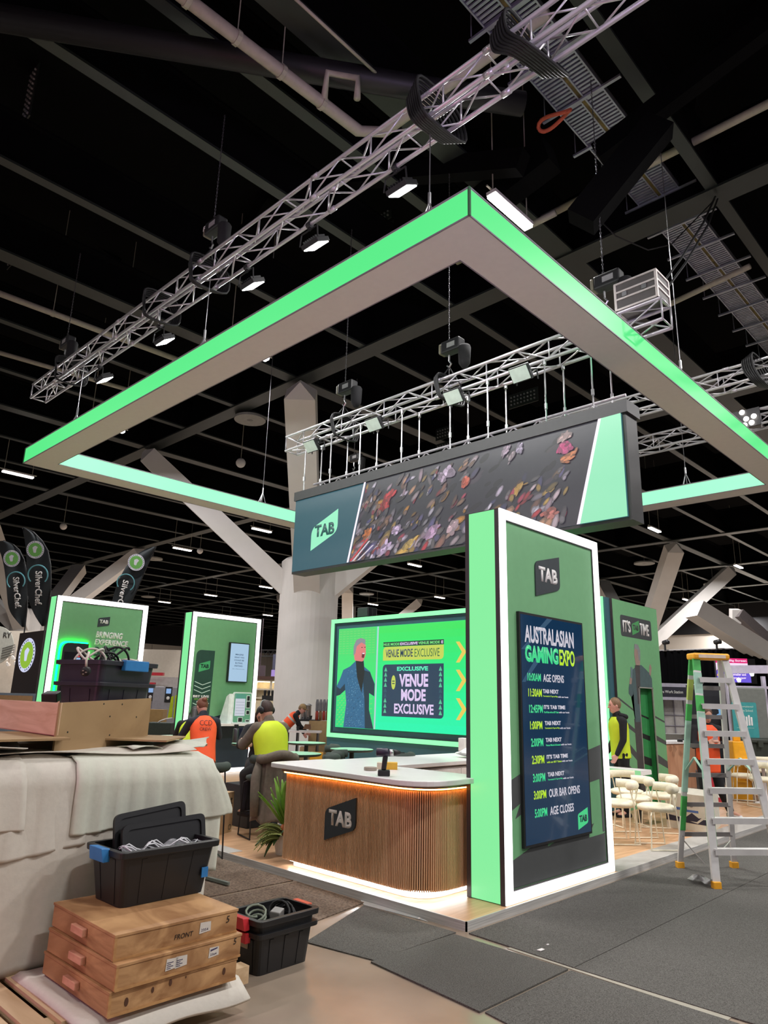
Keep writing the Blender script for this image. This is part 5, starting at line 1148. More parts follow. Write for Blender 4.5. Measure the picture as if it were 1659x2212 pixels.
# ================================================================== chairs, stools, tables
def roll_chair(name, label, loc, rz, seat_z, back_z, m_up, m_leg, group=None, sled=True, R=.2):
    """round seat, curved roll backrest, thin wire frame; faces local +y"""
    t = thing(name, label, 'chair' if seat_z < .6 else 'stool', loc, rz, group)
    obj('seat', MB().lathe([(.02, -.035), (R, -.03), (R+.03, .0), (R+.025, .025), (R-.03, .045), (.02, .05)], (0, 0, seat_z), 28), m_up, t, world=False, smooth=True)
    arc = [V((.225*math.cos(a), .01+.235*math.sin(a), back_z)) for a in [PI+.38+(PI-.76)*i/16 for i in range(17)]]
    obj('backrest', MB().path(arc, .052, 14), m_up, t, world=False, smooth=True)
    r = .0085
    for s in (-1, 1):
        obj('rear_leg', MB().path([(s*.19, -.10, back_z-.02), (s*.2, -.14, seat_z), (s*.215, -.18, .012)], r, 6), m_leg, t, world=False)
        obj('front_leg', MB().path([(s*.15, .13, seat_z-.03), (s*.2, .17, seat_z-.06), (s*.215, .2, .012)], r, 6), m_leg, t, world=False)
        obj('runner', MB().tube((s*.215, -.19, .01), (s*.215, .21, .01), r, 6), m_leg, t, world=False)
        obj('back_post', MB().path([(s*.07, -.25, back_z-.03), (s*.06, -.2, seat_z)], r, 6), m_leg, t, world=False)
    if seat_z > .6: obj('footrest', MB().path([(-.21, .19, .27), (0, .21, .27), (.21, .19, .27)], r, 6), m_leg, t, world=False)
    return t
M_CREAM = mat('cream_boucle', rgb(232, 224, 198), .85, var=.05, scale=60, bump=.3); M_CLEG = mat('cream_metal', rgb(232, 224, 200), .4)
CG = 'cream roll back chairs beside the pillar'
face_left = math.radians(224-90); face_cam = math.radians(-46-90)
cdef = [((1418, 1744), face_left+.1, 'cream chair nearest the ladder, in front of the group'), ((1423, 1719), face_left-.1, 'cream chair behind the nearest one, half hidden by the ladder rail'), ((1370, 1725), face_left+.15, 'cream chair in the middle of the group beside the pillar'), ((1333, 1735), face_left+.05, 'cream chair half hidden by the front pillar\'s white frame'), ((1354, 1710), face_cam+.25, 'cream chair turned to the viewer, back roll under the green edged shelf')]
for i, (p, rz, lb) in enumerate(cdef):
    c = onz(p[0], p[1], .07+.45)
    if i == 0: cc = roll_chair('cream_chair', lb, (c.x, c.y, .067), rz, .45, .68, M_CREAM, M_CLEG, CG)
    else: dup(cc, (c.x, c.y, .067), rz, lb)
for p, rz, lb in (((1606, 1676), face_left+PI-.3, 'white chair right of the ladder, back roll towards the yellow bin'), ((1648, 1684), face_cam+.2, 'white chair at the right edge, nearest of the two behind the ladder'), ((1640, 1664), face_cam+PI, 'white chair furthest right at the white table')):
    c = onz(p[0], p[1], .07+.45); dup(cc, (c.x, c.y, .067), rz, lb)
t = thing('shelf_table', 'narrow white table with green glowing edge before the presenter wall', 'table', (-5.3, 10.6, PZ))
obj('table_top', MB().box(-6.3, 10.46, .785, -4.80, 10.82, .80), M_WHITE, t); obj('edge_light', MB().box(-6.3, 10.452, .735, -4.80, 10.46, .80), lit('shelf_edge', rgb(150, 226, 158), .85), t); obj('end_panel', MB().box(-4.81, 10.46, .735, -4.795, 10.82, .785), M_OFFW, t)
for x in (-6.2, -4.95): obj('leg', MB().box(x, 10.6, PZ, x+.05, 10.66, .785), M_BLACK, t)
M_DGR = mat('dark_green_fabric', rgb(52, 62, 56), .8, var=.08, scale=40, bump=.2)
M_TTOP = mat('mint_table_top', rgb(150, 208, 172), .35, var=.1, scale=14)
def bar_table(px, py, label, r=.33, z=.98):
    c = onz(px, py, z); t = thing('bar_table', label, 'table', (c.x, c.y, .067))
    zz = z-.067
    obj('table_top', MB().lathe([(.01, zz-.002), (r-.012, zz-.002), (r-.004, zz), (r-.004, zz+.002), (.01, zz+.002)], (0, 0, 0), 36), M_TTOP, t, world=False); obj('table_edge', MB().lathe([(.02, zz-.03), (r-.02, zz-.03), (r, zz-.015), (r, zz-.002), (.02, zz-.002)], (0, 0, 0), 36), mat('table_dark', rgb(34, 46, 42), .5), t, world=False)
    obj('pedestal', MB().lathe([(.035, .02), (.035, zz-.03)], (0, 0, 0), 14), M_BLACK, t, world=False); obj('base', MB().lathe([(.22, 0), (.22, .012), (.05, .03)], (0, 0, 0), 28), mat('table_dark', rgb(34, 46, 42), .5), t, world=False)
    return t
tb1 = bar_table(662, 1604, 'round bar table before the round column, left of the venue screen')
tb2 = bar_table(642, 1627, 'round bar table just behind the counter\'s left end')
tb3 = bar_table(377, 1590, 'round bar table before the second tower, left of the orange vest')
tb4 = bar_table(545, 1606, 'round bar table where the seated pair work')
tb5 = bar_table(760, 1618, 'round bar table behind the cordless drill')
SG = 'dark green roll back bar stools'
sd0 = None
for px, py, rz, lb in ((698, 1615, 2.2, 'dark stool at the table before the round column'), (690, 1636, 2.3, 'dark stool behind the counter\'s left end, in front of the column table'), (757, 1630, -.9, 'dark stool left of the drill before the teal wall'), (855, 1632, 1.6, 'dark stool right of the drill before the teal wall'), (437, 1612, -.55, 'dark stool carrying the person in the orange crew vest'), (444, 1655, 1.2, 'dark empty stool between foam pile and seated man'), (350, 1600, -1.1, 'dark stool behind the foam pile, left of the orange vest')):
    c = onz(px, py, .067+.90)
    if sd0 is None: sd0 = roll_chair('bar_stool', lb, (c.x, c.y, .067), rz, .67, .90, M_DGR, M_BLACK, SG)
    else: dup(sd0, (c.x, c.y, .067), rz, lb)
STB = dup(sd0, (-7.46, 5.68, .067), math.radians(134-90)+.55, 'dark stool carrying the seated man in the yellow vest')

# ---- small things on and round the counter
t = thing('cordless_drill', 'black cordless drill standing on its battery on the white worktop', 'drill', tuple(onz(832, 1676, 1.046)))
c = onz(829, 1676, 1.046); R_ = V((.72, .69, 0)); B_ = V((-.69, .72, 0)); Zv = V((0, 0, 1))
obj('battery', MB().obox(c+Zv*.025, R_*.055, B_*.035, Zv*.025), M_BLACKP, t, bevel=.008)
obj('grip', MB().hexa([c+R_*a+B_*b+Zv*.05 for a, b in ((-.025, -.02), (.02, -.02), (.02, .02), (-.025, .02))]+[c+R_*a+B_*b+Zv*.17 for a, b in ((-.012, -.02), (.035, -.02), (.035, .02), (-.012, .02))]), M_BLACKP, t, bevel=.01)
hd = c+Zv*.2; obj('motor_housing', MB().lathe([(.015, -.075), (.036, -.07), (.038, .03), (.03, .045)], hd, 16, R_), mat('drill_navy', rgb(40, 32, 54), .4), t, smooth=True)
obj('gear_collar', MB().lathe([(.026, .045), (.03, .06), (.028, .085)], hd, 16, R_), M_STEEL, t, smooth=True); obj('chuck', MB().lathe([(.027, .085), (.026, .11), (.015, .145), (.006, .15), (.005, .185)], hd, 16, R_), M_BLACK, t, smooth=True)
lettering('MAK' if False else 'DRILL', Fr(hd-B_*.0385, R_, Zv, -B_), -.05, -.01, .05, .014, M_LETW, t, off=0, th=.0008) if False else None
t = thing('product_carton', 'small yellow and white carton lying behind the drill', 'carton', tuple(onz(838, 1662, 1.046)))
c = onz(836, 1661, 1.046); obj('carton_body', MB().obox(c+Zv*.03, R_*.10, B_*.06, Zv*.03), mat('carton_white', rgb(222, 206, 186), .5), t); obj('yellow_band', MB().obox(c+Zv*.031-B_*.002+R_*.03, R_*.072, B_*.06, Zv*.0315), mat('carton_yellow', rgb(226, 176, 60), .5), t)
c = onz(800, 1664, 1.046); tag(obj('sanding_disc_stack', MB().lathe([(.06, 0), (.062, .004), (.062, .026), (.06, .03)], c, 28), mat('disc_grey', rgb(150, 138, 126), .8)), 'round grey sanding disc stack left of the drill', 'disc stack')
rows = []
for i in range(13):
    u = i/12; row = []
    for j in range(20):
        v = j/19*2*PI; r_ = (.16+.03*math.sin(5*v+3*u)+.02*math.sin(9*v))*math.sin(PI*(u*.92+.06)); row.append((-6.15+r_*math.cos(v)*1.1, 8.25+r_*math.sin(v)*1.9, .978+.16*u*(.8+.2*math.sin(3*v))))
    rows.append(row)
tag(obj('foam_bag', MB().grid(rows, close=True), mat('white_foam_bag', rgb(232, 232, 230), .7), smooth=True), 'crumpled white foam wrap on the far end of the return counter', 'foam wrap')
c = onz(999, 1622, .98); tag(obj('napkin_box', MB().box(c.x-.05, c.y-.04, .977, c.x+.07, c.y+.06, 1.17), M_WHITE, bevel=.004), 'white upright box beside the foam wrap by the pillar', 'box')
# palm by the counter's left end
t = thing('potted_palm', 'leafy potted palm arrangement against the counter\'s left end', 'plant', (-6.5, 5.28, .067))
obj('pot', MB().lathe([(.09, 0), (.13, .16), (.13, .2), (.115, .2), (.1, .16)], (-6.5, 5.28, .067), 20), M_WHITE, t)
M_LEAF = mat('leaf_green', rgb(118, 160, 58), .5, var=.2, scale=6); M_LEAF2 = mat('leaf_dark', rgb(58, 92, 44), .5, var=.2, scale=6); M_FROND = mat('frond_olive', rgb(140, 146, 76), .6, var=.2)
rp = random.Random(21); base = V((-6.48, 5.27, .3))
def leaf(dirv, L, W, droop, m, name='leaf'):
    d = V(dirv).normalized(); sd = d.cross(Zv).normalized() if abs(d.z) < .98 else V((1, 0, 0)); rows = []
    for i in range(11):
        u = i/10; p = base+d*L*u-Zv*droop*u*u; w = W*math.sin(PI*(.08+.9*u))**.8; n = sd.cross(d).normalized(); rows.append([p-sd*w+n*.01, p, p+sd*w+n*.01])
    o = obj(name, MB().grid(rows), m, t, smooth=True); s = o.modifiers.new('thickness', 'SOLIDIFY'); s.thickness = .003
for i in range(14): leaf((-CR*rp.uniform(.0, .7)+Zv*rp.uniform(.9, 1.5)-CF*rp.uniform(-.2, .5)), rp.uniform(.4, .62), .045, rp.uniform(0, .12), M_LEAF)
for i in range(13): leaf((-CR*rp.uniform(.2, 1)+Zv*rp.uniform(.1, .6)-CF*rp.uniform(.0, .6)), rp.uniform(.22, .34), .05, rp.uniform(.12, .35), M_LEAF2)
for k in range(13):
    d = (-CR*rp.uniform(.4, 1)+Zv*rp.uniform(.2, .9)-CF*rp.uniform(0, .6)).normalized(); mb = MB(); L = rp.uniform(.3, .42)
    for i in range(16):
        u = .2+.8*i/15; p = base+d*L*u-Zv*.22*u*u
        for s in (-1, 1): q = d.cross(Zv).normalized()*s; mb.add([p, p+(q*.13+d*.08-Zv*.07)*(1.15-u), p+(q*.11+d*.1-Zv*.07)*(1.15-u)], [(0, 1, 2)])
    mb.path([base+d*L*(i/8)-Zv*.22*(i/8)**2 for i in range(9)], .004, 5); obj('frond', mb, M_FROND, t)
obj('orange_bloom', MB().ell(base+V((.02, -.06, .02)), (.035, .03, .06), 10, 8), mat('bloom', rgb(200, 110, 60), .5), t, smooth=True)
# boxes by the stool
t = thing('cardboard_box', 'tall tan cardboard box with arrow mark beside the foam pile', 'box', (-7.95, 5.35, .067))
c = onz(468, 1806, .067); X_ = V((.35, .937, 0)); Y_ = V((-.937, .35, 0)); e_ = onz(500, 1796, .067)
fx = (e_-c).normalized(); by = V((-fx.y, fx.x, 0))
obj('carton', MB().hexa([c-fx*.25, e_, e_+by*.3, c-fx*.25+by*.3]+[p+Zv*.47 for p in (c-fx*.25, e_, e_+by*.3, c-fx*.25+by*.3)]), mat('cardboard', rgb(190, 158, 120), .8, var=.05), t)
fb_ = Fr(c, fx, Zv, V((fx.y, -fx.x, 0))); le = (e_-c).length
flat('arrow_mark', fb_, [(le-.09, .33), (le-.03, .33), (le-.03, .34), (le-.055, .34), (le-.055, .38), (le-.035, .38), (le-.06, .41), (le-.085, .38), (le-.065, .38), (le-.065, .34), (le-.09, .34)], M_BLACK, t, .001, .001)
mb = MB(); ringpoly(mb, fb_, rounded(rect(le-.085, .03, le-.03, .09), .02), rounded(rect(le-.078, .037, le-.037, .083), .018), .001, .001); obj('print_mark', mb, M_BLACK, t)
c = onz(540, 1790, .067); tag(obj('storage_cube', MB().box(c.x-.55, c.y-.05, .067, c.x+.0, c.y+.45, .58), mat('cube_black', rgb(38, 38, 42), .6), bevel=.01), 'black storage cube behind the seated man\'s stool', 'box')

# ================================================================== people
def voxel(mb, name, m, parent, vox=.010, smooth=4, label=None):
    """one continuous skin grown over overlapping solids"""
    me = mb.mesh('tmp'); o = bpy.data.objects.new('tmp', me); COL.objects.link(o)
    r = o.modifiers.new('r', 'REMESH'); r.mode = 'VOXEL'; r.voxel_size = vox
    s = o.modifiers.new('s', 'SMOOTH'); s.iterations = smooth; s.factor = .5
    dg = bpy.context.evaluated_depsgraph_get(); dg.update()
    out = bpy.data.meshes.new_from_object(o.evaluated_get(dg)); bpy.data.objects.remove(o)
    out.materials.clear(); out.materials.append(m); out.name = name
    return link(name, out, parent, smooth=True, world=False, label=label)
SKIN = mat('skin', rgb(206, 156, 134), .55, var=.05); SKINP = mat('skin_rosy', rgb(222, 164, 148), .55, var=.05)
YVEST = mat('hivis_yellow', rgb(206, 228, 42), .7, var=.05, scale=8, bump=.2); OVEST = mat('hivis_orange', rgb(250, 92, 42), .7, var=.05, scale=8, bump=.2); REFL = mat('reflective_tape', rgb(186, 186, 180), .35)
KBLACK = mat('cloth_black', rgb(22, 22, 26), .85, var=.2, scale=20, bump=.2); KGREY = mat('cloth_taupe', rgb(104, 94, 82), .85, var=.15, scale=20, bump=.2); KNAVY = mat('cloth_navy', rgb(36, 38, 48), .85, var=.15, bump=.2)
DARKEYE = mat('eye_dark', rgb(30, 24, 22), .4); LIP = mat('lip', rgb(150, 80, 74), .5)
def U(*v): return V(v).normalized()
def person(label, loc, rz, hz=.93, t=(0, .04, 1), look=(0, 1, -.1), twist=0.0, roll=0.0, legs=None, arms=None, top=KBLACK, trousers=KBLACK, shoes=None, vest=None, hair=None, hairkind='short', skin=SKIN, k=1.0, extras=(), vest_len=.0, grip=.5, bulk=1.0):
    p = thing('person', label, 'person', loc, rz)
    t = V(t).normalized(); s = V((math.cos(twist), math.sin(twist), 0)); s = (s-t*s.dot(t)).normalized(); f = t.cross(s)*-1
    if f.dot(V((-math.sin(twist), math.cos(twist), 0))) < 0: f = -f
    R = Matrix((s, f, t)).transposed()
    P = V((0, 0, hz)); N = P+t*.52*k; look = V(look).normalized()
    hs = look.cross(V((0, 0, 1))).normalized(); hu = hs.cross(look).normalized(); hu = (hu+hs*roll).normalized(); hs = look.cross(hu).normalized()
    HR = Matrix((hs, look, hu)).transposed()
    H = N+(hu*.55+t*.45).normalized()*.175*k+look*.025
    legs = legs or [((0, .03, -1), (0, -.03, -1)), ((0, .0, -1), (0, -.03, -1))]
    arms = arms or [((-.12, .0, -1), (0, .25, -1)), ((.12, 0, -1), (0, .25, -1))]
    b = MB(); tr = MB(); tp = MB(); sh = MB()
    b.ell(P, (.15, .105, .12), R=R).ell(P+t*.17*k, (.135, .095, .16), R=R).ell(P+t*.36*k, (.16, .11, .17), R=R)
    b.cap(N-t*.04, H-hu*.05, .052, .05)
    b.ell(H, (.074, .094, .115), 16, 12, R=HR).ell(H+HR @ V((0, .03, -.06)), (.055, .06, .062), R=HR)
    b.cap(H+HR @ V((0, .088, .012)), H+HR @ V((0, .108, -.022)), .009, .014, 8)
    for q in (-1, 1): b.ell(H+HR @ V((q*.074, -.005, -.005)), (.012, .02, .03), R=HR)
    bk = bulk
    tr.ell(P, (.165*bk, .125*bk, .125), R=R)
    tp.ell(P+t*.06, (.165*bk, .125*bk, .14), R=R).ell(P+t*.2*k, (.155*bk, .12*bk, .17), R=R).ell(P+t*.37*k, (.178*bk, .13*bk, .165), R=R)
    tp.cap(N-t*.05-s*.1, N-t*.05+s*.1, .075, .075); tp.cap(N-t*.06, N+(H-N)*.25, .075, .07)
    J = {}
    for i, q in enumerate((-1, 1)):
        hip = P+s*q*.09-t*.03; kn = hip+V(legs[i][0]).normalized()*.43*k; an = kn+V(legs[i][1]).normalized()*.41*k
        toe = V(legs[i][2]) if len(legs[i]) > 2 else V((q*.12, 1, 0)); toe = toe.normalized()
        b.cap(hip, kn, .078, .052).cap(kn, an, .05, .038).cap(an, an+toe*.14-V((0, 0, .04)), .035, .03)
        tr.cap(hip, kn, .098*bk, .072*bk).cap(kn, an-V(legs[i][1]).normalized()*.03, .07*bk, .058*bk)
        sh.cap(an+V((0, 0, -.045))-toe*.04, an+V((0, 0, -.055))+toe*.15, .042, .036).ell(an+V((0, 0, -.02)), (.045, .055, .045))
        S = N-t*.065+s*q*.185; E = S+V(arms[i][0]).normalized()*.28*k; W = E+V(arms[i][1]).normalized()*.24*k
        wd = (W-E).normalized()
        b.cap(S, E, .046, .038).cap(E, W, .037, .026)
        tp.cap(S-s*q*.06, S, .07, .066).cap(S, E, .066*bk, .054*bk).cap(E, W-wd*.01, .053*bk, .04*bk)
        hd = V(arms[i][2]).normalized() if len(arms[i]) > 2 else wd
        pn = s*(-q); pn = (pn-hd*pn.dot(hd)).normalized() if abs(pn.dot(hd)) < .95 else f; sd = hd.cross(pn)
        PR = Matrix((sd, pn, hd)).transposed()
        b.ell(W+hd*.05, (.042, .018, .055), R=PR)
        for n_, (o_, L) in enumerate(((-.03, .062), (-.01, .074), (.01, .07), (.03, .055))):
            a0 = W+hd*.09+sd*o_; a1 = a0+(hd*(1-grip*.4)+pn*grip*.6).normalized()*L*.5; a2 = a1+(hd*(1-grip)+pn*grip).normalized()*L*.5
            b.cap(a0, a1, .0095, .009, 7).cap(a1, a2, .009, .0075, 7)
        fwd_side = sd if sd.dot(f) > 0 else -sd
        a0 = W+hd*.03+fwd_side*.03; a1 = a0+(fwd_side*.7+hd*.7).normalized()*.035; b.cap(a0, a1, .012, .011, 7).cap(a1, a1+(hd+pn*grip*.5).normalized()*.03, .011, .009, 7)
        J['S%d' % i], J['E%d' % i], J['W%d' % i], J['H%d' % i], J['K%d' % i], J['A%d' % i] = S, E, W, W+hd*.07, kn, an
    J.update(P=P, N=N, H=H, t=t, s=s, f=f, HR=HR, look=look)
    voxel(b, 'body', skin, p, .0095, 3)
    voxel(tr, 'trousers', trousers, p, .013, 5); voxel(tp, 'top', top, p, .013, 5); voxel(sh, 'shoes', shoes or KBLACK, p, .012, 4)
    if vest:
        prof = [(-.06-vest_len, .185, .145), (.02, .182, .142), (.14, .178, .14), (.26, .192, .147), (.38, .2, .148), (.455, .17, .135), (.50, .12, .105), (.525, .09, .09)]
        rows = [[P+t*h*k+s*(a*bk*math.cos(x))+f*(c*bk*math.sin(x)*(1 if math.sin(x) > 0 else 1.0))+f*.0 for x in [2*PI*j/28 for j in range(28)]] for h, a, c in prof]
        rj_ = random.Random(int(abs(loc[0]*100)))
        for i, r_ in enumerate(rows):
            for j in range(28): r_[j] = r_[j]+(r_[j]-(P+t*prof[i][0])).normalized()*rj_.uniform(-.004, .004)
        v_ = obj('safety_vest', MB().grid(rows, close=True), vest, p, world=False, smooth=True)
        so = v_.modifiers.new('thickness', 'SOLIDIFY'); so.thickness = .006; sb = v_.modifiers.new('soft', 'SUBSURF'); sb.levels = 1; sb.render_levels = 1
        for o_ in extras:
            if o_ == 'band':
                for h in (.1, .3):
                    rows = [[P+t*(h+dz)*k+s*(.199*math.cos(x))+f*(.154*math.sin(x)) for x in [2*PI*j/28 for j in range(28)]] for dz in (0, .05)]
                    obj('reflective_band', MB().grid(rows, close=True), REFL, v_, world=False, smooth=True)
    if hair:
        hb = MB(); hb.ell(H+HR @ V((0, -.016, .022)), (.083, .095, .106), 18, 14, R=HR)
        if hairkind == 'bun': hb.ell(H+HR @ V((0, -.10, .06)), (.042, .04, .04), R=HR)
        if hairkind == 'long':
            for q in (-1, 1): hb.cap(H+HR @ V((q*.07, -.01, .0)), H+HR @ V((q*.085, .0, -.26)), .028, .035)
            hb.cap(H+HR @ V((0, -.075, -.02)), H+HR @ V((0, -.08, -.28)), .06, .07)
        if hairkind == 'cap':
            pass
        if hairkind == 'bald': pass
        ho = voxel(hb, 'hair', hair, p, .009, 2)
        if hairkind == 'cap':
            cm = mat('cap_khaki', rgb(150, 124, 86), .8)
            cb = MB().ell(H+HR @ V((0, -.005, .045)), (.088, .102, .09), 18, 12, R=HR).ell(H+HR @ V((0, .11, .045)), (.07, .07, .012), 16, 8, R=HR); voxel(cb, 'cap', cm, p, .009, 2)
    for q in (-1, 1):
        obj('eye', MB().ell(H+HR @ V((q*.03, .087, .012)), (.013, .007, .007), 8, 6, R=HR), DARKEYE, p, world=False, smooth=True)
        obj('eyebrow', MB().ell(H+HR @ V((q*.031, .088, .033)), (.019, .006, .004), 8, 6, R=HR), hair or DARKEYE, p, world=False, smooth=True)
    obj('mouth', MB().ell(H+HR @ V((0, .088, -.062)), (.022, .008, .006), 10, 6, R=HR), LIP, p, world=False, smooth=True)
    return p, J
LEFT_RZ, CAM_RZ, AWAY_RZ, RIGHT_RZ = 2.34, -2.371, .771, -.80
PLT = .067
HB = mat('hair_brown', rgb(92, 66, 48), .6, var=.25, scale=40); HLB = mat('hair_light_brown', rgb(128, 100, 72), .6, var=.2, scale=40); HDK = mat('hair_dark', rgb(36, 28, 26), .55, var=.3, scale=40); HRD = mat('hair_auburn', rgb(112, 66, 46), .6, var=.25, scale=40)
# standing man beside the presenter wall, profile to the left
pg, Jg = person('standing man in yellow vest and black hoodie, in profile before the presenter wall', (-5.36, 11.02, PLT), LEFT_RZ+.12, hz=.95, look=(0, 1, -.12), vest=YVEST, top=KBLACK, hair=HLB, skin=SKINP,
    arms=[((-.1, .1, -1), (.1, .5, -1)), ((.12, -.05, -1), (-.1, .55, -.9))], k=1.01, vest_len=.04)
hd_ = MB().path([Jg['N']+V((.1*math.cos(a), -.03+.10*math.sin(a), .02+.02*math.sin(a))) for a in [PI*.85+i*PI*1.3/12 for i in range(13)]], .04, 10); obj('hood', hd_, KBLACK, pg, world=False, smooth=True)
# woman with phone behind the ladder
ph_, Jh = person('standing woman in orange vest looking at her phone, seen through the ladder', (-4.33, 11.86, PLT), CAM_RZ, hz=.90, look=(.05, 1, -.55), vest=OVEST, top=KBLACK, hair=HB, hairkind='bun', shoes=mat('white_shoe', rgb(220, 216, 216), .5), k=.95, vest_len=.18,
    legs=[((-.1, .05, -1), (-.45, -.15, -1), (-.5, .8, 0)), ((.08, .1, -1), (0, -.1, -1))], arms=[((-.25, .25, -1), (.75, .75, .25), (.7, .5, .4)), ((.25, .25, -1), (-.75, .75, .25), (-.7, .5, .4))])
c = (Jh['H0']+Jh['H1'])/2+V((0, .03, .04)); phn = thing('mobile_phone', 'mobile phone held by the woman in the orange vest', 'phone', tuple(Matrix.Translation(V((-4.33, 11.86, PLT))) @ Matrix.Rotation(CAM_RZ, 4, 'Z') @ c), CAM_RZ)
obj('phone_body', MB().obox((0, 0, 0), (.037, 0, 0), (0, .02, .065), (0, .004, -.0015)), mat('phone_pink', rgb(206, 190, 196), .4), phn, world=False)
obj('camera_bump', MB().obox((-.018, .028, .04), (.01, 0, 0), (0, .004, .012), (0, .003, -.001)), M_BLACK, phn, world=False)
# seated man with headphones, back to the viewer
sb_rz = .771+.62
sit = lambda a: [((-.16, 1, -.28), (.0, -.18, -1)), ((.2, .9, -.42), (0, -.3, -1))]
pb, Jb = person('seated man in yellow vest and headphones, back to the viewer, left of the counter', (-7.40, 5.74, PLT), sb_rz, hz=.82, t=(0, .28, 1), look=(-.25, 1, -.5), vest=YVEST, top=KGREY, trousers=KBLACK, hair=mat('hair_espresso', rgb(58, 42, 36), .7, var=.3, scale=40), legs=sit(0), vest_len=.10, bulk=1.2,
    arms=[((-.35, .55, -.75), (.35, .95, .1)), ((.3, .6, -.75), (-.4, .9, .15))])
Hc, HRb = Jb['H'], Jb['HR']
hp = thing('headphones', 'black headphones worn by the seated man in the yellow vest', 'headphones', tuple(Matrix.Translation(V((-7.40, 5.74, PLT))) @ Matrix.Rotation(sb_rz, 4, 'Z') @ Hc), sb_rz)
obj('headband', MB().path([HRb @ V((.098*math.cos(a), -.01, .0+.135*math.sin(a))) for a in [i*PI/12 for i in range(13)]], .008, 8), mat('headband_grey', rgb(120, 126, 122), .4), hp, world=False, smooth=True)
for q in (-1, 1): obj('ear_cup', MB().lathe([(.02, 0), (.042, .004), (.045, .02), (.03, .035)], HRb @ V((q*.076, -.01, -.005)), 16, HRb @ V((q, 0, 0))), M_BLACK, hp, world=False, smooth=True)
# jacket hung over his stool back
rows = []; jm = Matrix.Translation(V((-7.36, 5.72, PLT))) @ Matrix.Rotation(sb_rz-.12, 4, 'Z')
for i in range(26):
    u = i/25; row = []
    for j in range(30):
        a = PI*1.10+PI*.84*j/29; z = .93-.72*u
        r_ = .235+.06*u+.018*math.sin(j*1.1+2*u)*(.3+u)+.012*math.sin(j*2.3)
        row.append(jm @ V((r_*math.cos(a)*1.0, -.03+r_*math.sin(a)*1.02, z+.02*math.sin(j*.7)*(u > .9)+(.04*math.sin(a*2) if u < .1 else 0))))
    rows.append(row)
jk = thing('hanging_jacket', 'taupe jacket hung over the back of the seated man\'s stool', 'jacket', (-7.4, 5.5, .15))
o = obj('jacket_body', MB().grid(rows), KGREY, jk, smooth=True); s_ = o.modifiers.new('thickness', 'SOLIDIFY'); s_.thickness = .012
obj('hood', MB().path([jm @ V((.25*math.cos(a), -.04+.26*math.sin(a), .94+.03*math.sin(3*a))) for a in [PI*1.12+PI*.8*i/14 for i in range(15)]], .055, 10), KGREY, jk, smooth=True)
obj('sleeve', MB().path([jm @ V(q) for q in ((-.22, -.13, .88), (-.27, -.17, .7), (-.28, -.2, .5), (-.27, -.2, .28))], .06, 10, radii=[.045, .06, .055, .05]), KGREY, jk, smooth=True)
# woman opposite him, looking down
c = at(556, 1552, 9.75); person('seated dark haired woman looking down, partly hidden by the man in headphones', (c.x-.02, c.y+.1, PLT), CAM_RZ+.15, hz=.80, t=(0, .22, 1), look=(.1, 1, -.75), vest=None, top=KBLACK, hair=HDK, hairkind='long', legs=[((-.1, 1, -.2), (0, -.1, -1)), ((.1, 1, -.2), (0, -.1, -1))], arms=[((-.35, .5, -.8), (.4, 1, .1)), ((.35, .5, -.8), (-.4, 1, .1))], k=.93)
# crew member in orange vest, seen from behind, and neighbour
c = at(440, 1560, 10.3); cl_ = (c.x+.05, c.y, PLT)
pc, Jc = person('seated crew member in orange CCD CREW vest, seen from behind', cl_, AWAY_RZ+.45, hz=.83, t=(0, .30, 1), look=(-.3, 1, -.55), vest=OVEST, top=KNAVY, trousers=KBLACK, hair=HRD, hairkind='bun', skin=SKINP, vest_len=.08, legs=[((-.1, 1, -.2), (0, -.1, -1)), ((.1, 1, -.2), (0, -.1, -1))], arms=[((-.35, .55, -.8), (.3, 1, .1)), ((.35, .55, -.8), (-.3, 1, .1))])
mc = Matrix.Translation(V(cl_)) @ Matrix.Rotation(AWAY_RZ+.45, 4, 'Z'); R3 = mc.to_3x3()
fv = Fr(mc @ (Jc['P']-Jc['f']*.153), R3 @ Jc['s'], R3 @ Jc['t'], R3 @ -Jc['f']); INK = mat('vest_ink', rgb(60, 40, 44), .7)
lettering('CCD', fv, -.09, .36, .18, .075, INK, pc, off=.003, th=.002, bold=-.005); lettering('CREW', fv, -.09, .285, .17, .045, INK, pc, off=.003, th=.002, bold=-.005)
c = at(408, 1590, 10.9); person('seated dark haired person in black with yellow vest edge, beside the orange vest', (c.x, c.y, PLT), AWAY_RZ+.2, hz=.80, t=(.1, .55, 1), look=(0, 1, -.9), vest=YVEST, top=KBLACK, hair=HDK, hairkind='long', legs=[((-.1, 1, -.2), (0, -.1, -1)), ((.1, 1, -.2), (0, -.1, -1))], arms=[((-.3, .5, -.8), (.3, 1, .1)), ((.3, .5, -.8), (-.3, 1, .1))], k=.95)
# man bending over the coffee table before the column
c = at(612, 1560, 18.7); person('man in khaki cap and orange vest bending over the coffee table', (c.x, c.y, .0), RIGHT_RZ+.1, hz=.92, t=(0, .75, .8), look=(0, 1, -.55), vest=OVEST, extras=('band',), top=KBLACK, hair=HLB, hairkind='cap', skin=SKINP, arms=[((-.1, .35, -1), (.1, .6, -.8)), ((.1, .5, -.9), (-.1, .7, -.6))])
# man at the left, only head and shoulder show above the plywood
c = at(86, 1530, 12.4); person('man in yellow and grey vest bowed at far left behind the plywood box', (c.x, c.y, .0), RIGHT_RZ+.25, hz=.93, t=(0, .25, 1), look=(0, 1, -.5), vest=YVEST, extras=('band',), top=KGREY, hair=HB, skin=SKINP, arms=[((-.2, .4, -1), (.2, .9, -.2)), ((.2, .4, -1), (-.2, .9, -.2))], k=1.0)
